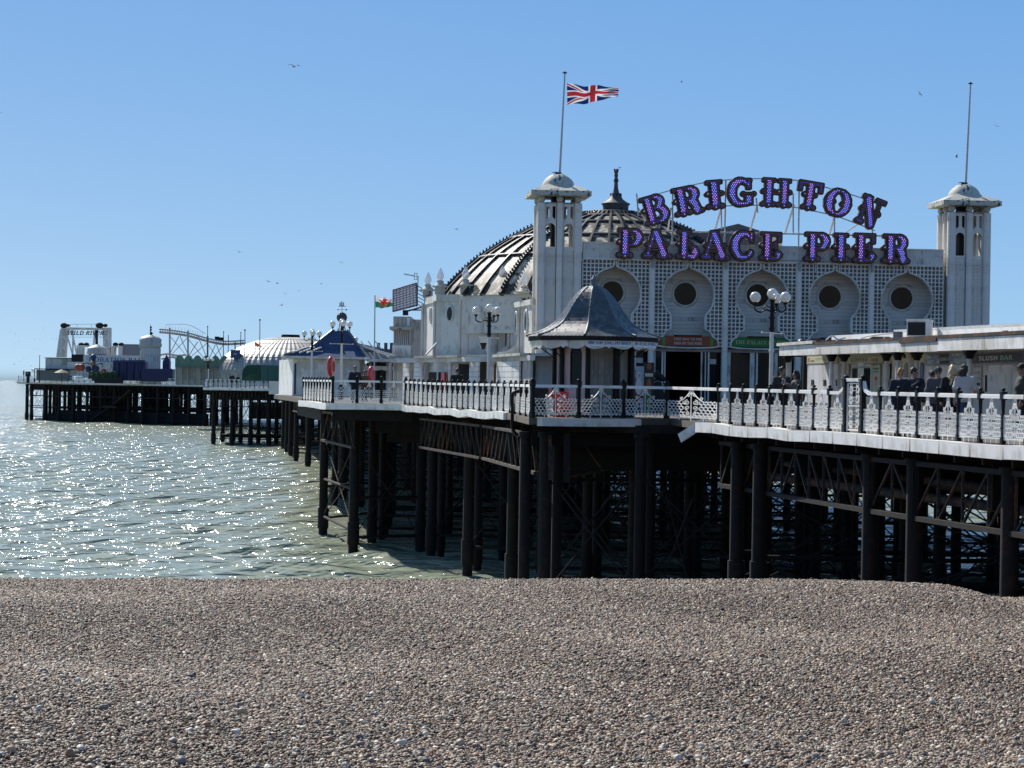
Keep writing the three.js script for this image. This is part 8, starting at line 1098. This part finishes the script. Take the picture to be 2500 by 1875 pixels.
{ // fairground things on the pier head
  const mk = (name, label, cat, px, d, f) => { const [g, q, bx] = site(name, label, cat, px, d); f(g, q, bx); };
  mk('inflatable_wall', 'tall navy blue inflatable wall in front of the bar', 'inflatable', 315, 436, (g, q, bx) => { mesh('wall', [bx(276, 354, 930, 882, -3, 0)], navyM, g); for (let i = 0; i < 4; i++) mesh('roll', [put(new THREE.CapsuleGeometry(0.35, 2.9, 4, 10), q(288 + i * 18, 905).x, q(300, 905).y, 0.05)], navyM, g); mesh('top_roll', [bar(q(276, 882, 0.1), q(354, 881, 0.1), 0.35)], std([0.02, 0.03, 0.11], 0.5), g); });
  mk('inflatable_wall', 'lower navy blue inflatable wall beside the purple turret', 'inflatable', 382, 433, (g, q, bx) => { mesh('wall', [bx(345, 421, 932, 900, -3, 0)], navyM, g); for (let i = 0; i < 4; i++) mesh('roll', [bar(q(346, 903 + i * 7, 0.1), q(420, 903 + i * 7, 0.1), 0.45)], navyM, g); });
  mk('toy_turret', 'purple toy castle turret with a pointed cap', 'turret', 405, 440, (g, q, bx) => { mesh('body', [bx(397, 413, 925, 882, -2, 0)], std([0.035, 0.02, 0.08], 0.5), g); const p = q(405, 882); mesh('cap', [lathe([[0.75, 0], [0.5, 0.5], [0.4, 0.6], [0.15, 1.1], [0.02, 1.4]], 10, p.x, p.y, -0.8)], std([0.03, 0.02, 0.075], 0.5), g); for (let i = 0; i < 3; i++) { const w = q(400 + i * 5, 892); mesh('window', [box(0.14, 0.4, 0.05, w.x, w.y, 0.02)], M.dark, g); } });
  mk('balloon_ride', 'small balloon ride with orange balloons on blue arms', 'ride', 228, 441, (g, q, bx) => { const blue = std([0.012, 0.025, 0.09], 0.5), red = std([0.30, 0.06, 0.04], 0.6); mesh('mast', [rod(q(228, 930), q(228, 872), 0.35, 0.25), ball(0.6, q(228, 872).x, q(228, 872).y, 0, 12), ball(0.45, q(228, 885).x, q(228, 885).y, 0, 12)], blue, g); mesh('ring', [ball(0.5, q(227, 888).x, q(227, 888).y, 0.3, 12)], std([0.25, 0.15, 0.05], 0.6), g); mesh('arm', [tube([q(226, 892), q(212, 886), q(200, 888)], 0.12, 12, 6), tube([q(230, 892), q(244, 887), q(254, 890)], 0.12, 12, 6)], blue, g); for (const x of [191, 199]) { const p = q(x, 897); mesh('balloon', [ball(0.75, p.x, p.y, 0.2, 14, 0.95)], red, g); mesh('basket', [box(0.6, 0.5, 0.5, p.x, p.y - 2.0, 0.2), rod(V(p.x, p.y - 1.8, 0.2), V(p.x, p.y - 0.6, 0.2), 0.04)], M.white, g); } for (const [x, y] of [[236, 900], [217, 901]]) { const p = q(x, y); mesh('blue_balloon', [ball(0.62, p.x, p.y, 0.4, 14)], blue, g); } });
  mk('swing_frame', 'pale A-frame swings behind green planting', 'ride', 262, 438, (g, q, bx) => { for (const x of [250, 272]) mesh('frame', [bar(q(x, 890), q(x - 7, 918), 0.18), bar(q(x, 890), q(x + 7, 918), 0.18)], std([0.5, 0.42, 0.28], 0.6), g); mesh('seat', [ball(0.5, q(254, 906).x, q(254, 906).y, 0, 10)], std([0.4, 0.07, 0.05], 0.5), g); mesh('top_bar', [bar(q(250, 890), q(272, 890), 0.12)], M.pole, g); });
  mk('bushes', 'row of small dark green bushes along the rides', 'plants', 265, 434, (g, q) => { const lf = std([0.03, 0.075, 0.03], 0.8), gs = []; for (let i = 0; i < 700; i++) { const p = q(rr(231, 300), 0, 0), y = q(265, rr(906, 923)).y, t = new THREE.TetrahedronGeometry(rr(0.10, 0.24)); t.rotateX(rr(0, 3)); t.rotateZ(rr(0, 3)); gs.push(t.translate(p.x, y - rr(0, 0.3), rr(-0.7, 0.4))); } mesh('leaves', gs, lf, g).userData.kind = 'stuff'; mesh('trough', [block(q(231, 923).x, q(300, 923).x, 0, q(265, 920).y, -0.7, 0.3)], M.dark, g); });
  mk('parasol', 'olive parasol on the terrace at the left of the pier head', 'parasol', 155, 447, (g, q) => { const p = q(153, 906); mesh('canopy', [lathe([[1.5, -0.35], [0.8, 0.05], [0.02, 0.35]], 8, p.x, p.y, 1)], std([0.13, 0.13, 0.09], 0.7), g); mesh('pole', [cyl(0.05, 0.05, p.y, p.x, 0, 1, 6)], M.dark, g); });
  mk('black_cabinet', 'black square cabinet at the left end of the pier head', 'cabinet', 67, 455, (g, q, bx) => { mesh('body', [bx(62, 73, 919, 907, -0.8, 0)], M.dark, g); mesh('leg', [bx(64, 71, 935, 919, -0.6, -0.2)], M.dark, g); mesh('panel', [bx(66, 69, 913, 910, 0, 0.04)], M.grey, g); });
  mk('lifebuoy_housing', 'black upright lifebuoy housing at the far left end of the pier', 'lifebuoy housing', 58, 459, (g, q) => { const a = q(58, 916), b = q(58.5, 905); mesh('casing', [put(new THREE.CapsuleGeometry(0.14, b.y - a.y - 0.2, 4, 10), a.x, (a.y + b.y) / 2, 0)], M.dark, g); mesh('stand', [cyl(0.05, 0.05, a.y, a.x, 0, 0, 6)], M.dark, g); });
  person('distant person in dark clothes leaning on the side bay railing', 566, 301, 911, { turn: 0.2, topM: std([0.02, 0.022, 0.03], 0.8), hair: [0.03, 0.02, 0.02] });
  person('second distant person in dark clothes sitting low at the side bay railing', 580, 301.5, 915, { turn: -0.4, topM: std([0.015, 0.015, 0.018], 0.8), hair: [0.03, 0.02, 0.02], female: true });
}

renderer.render(scene, camera);
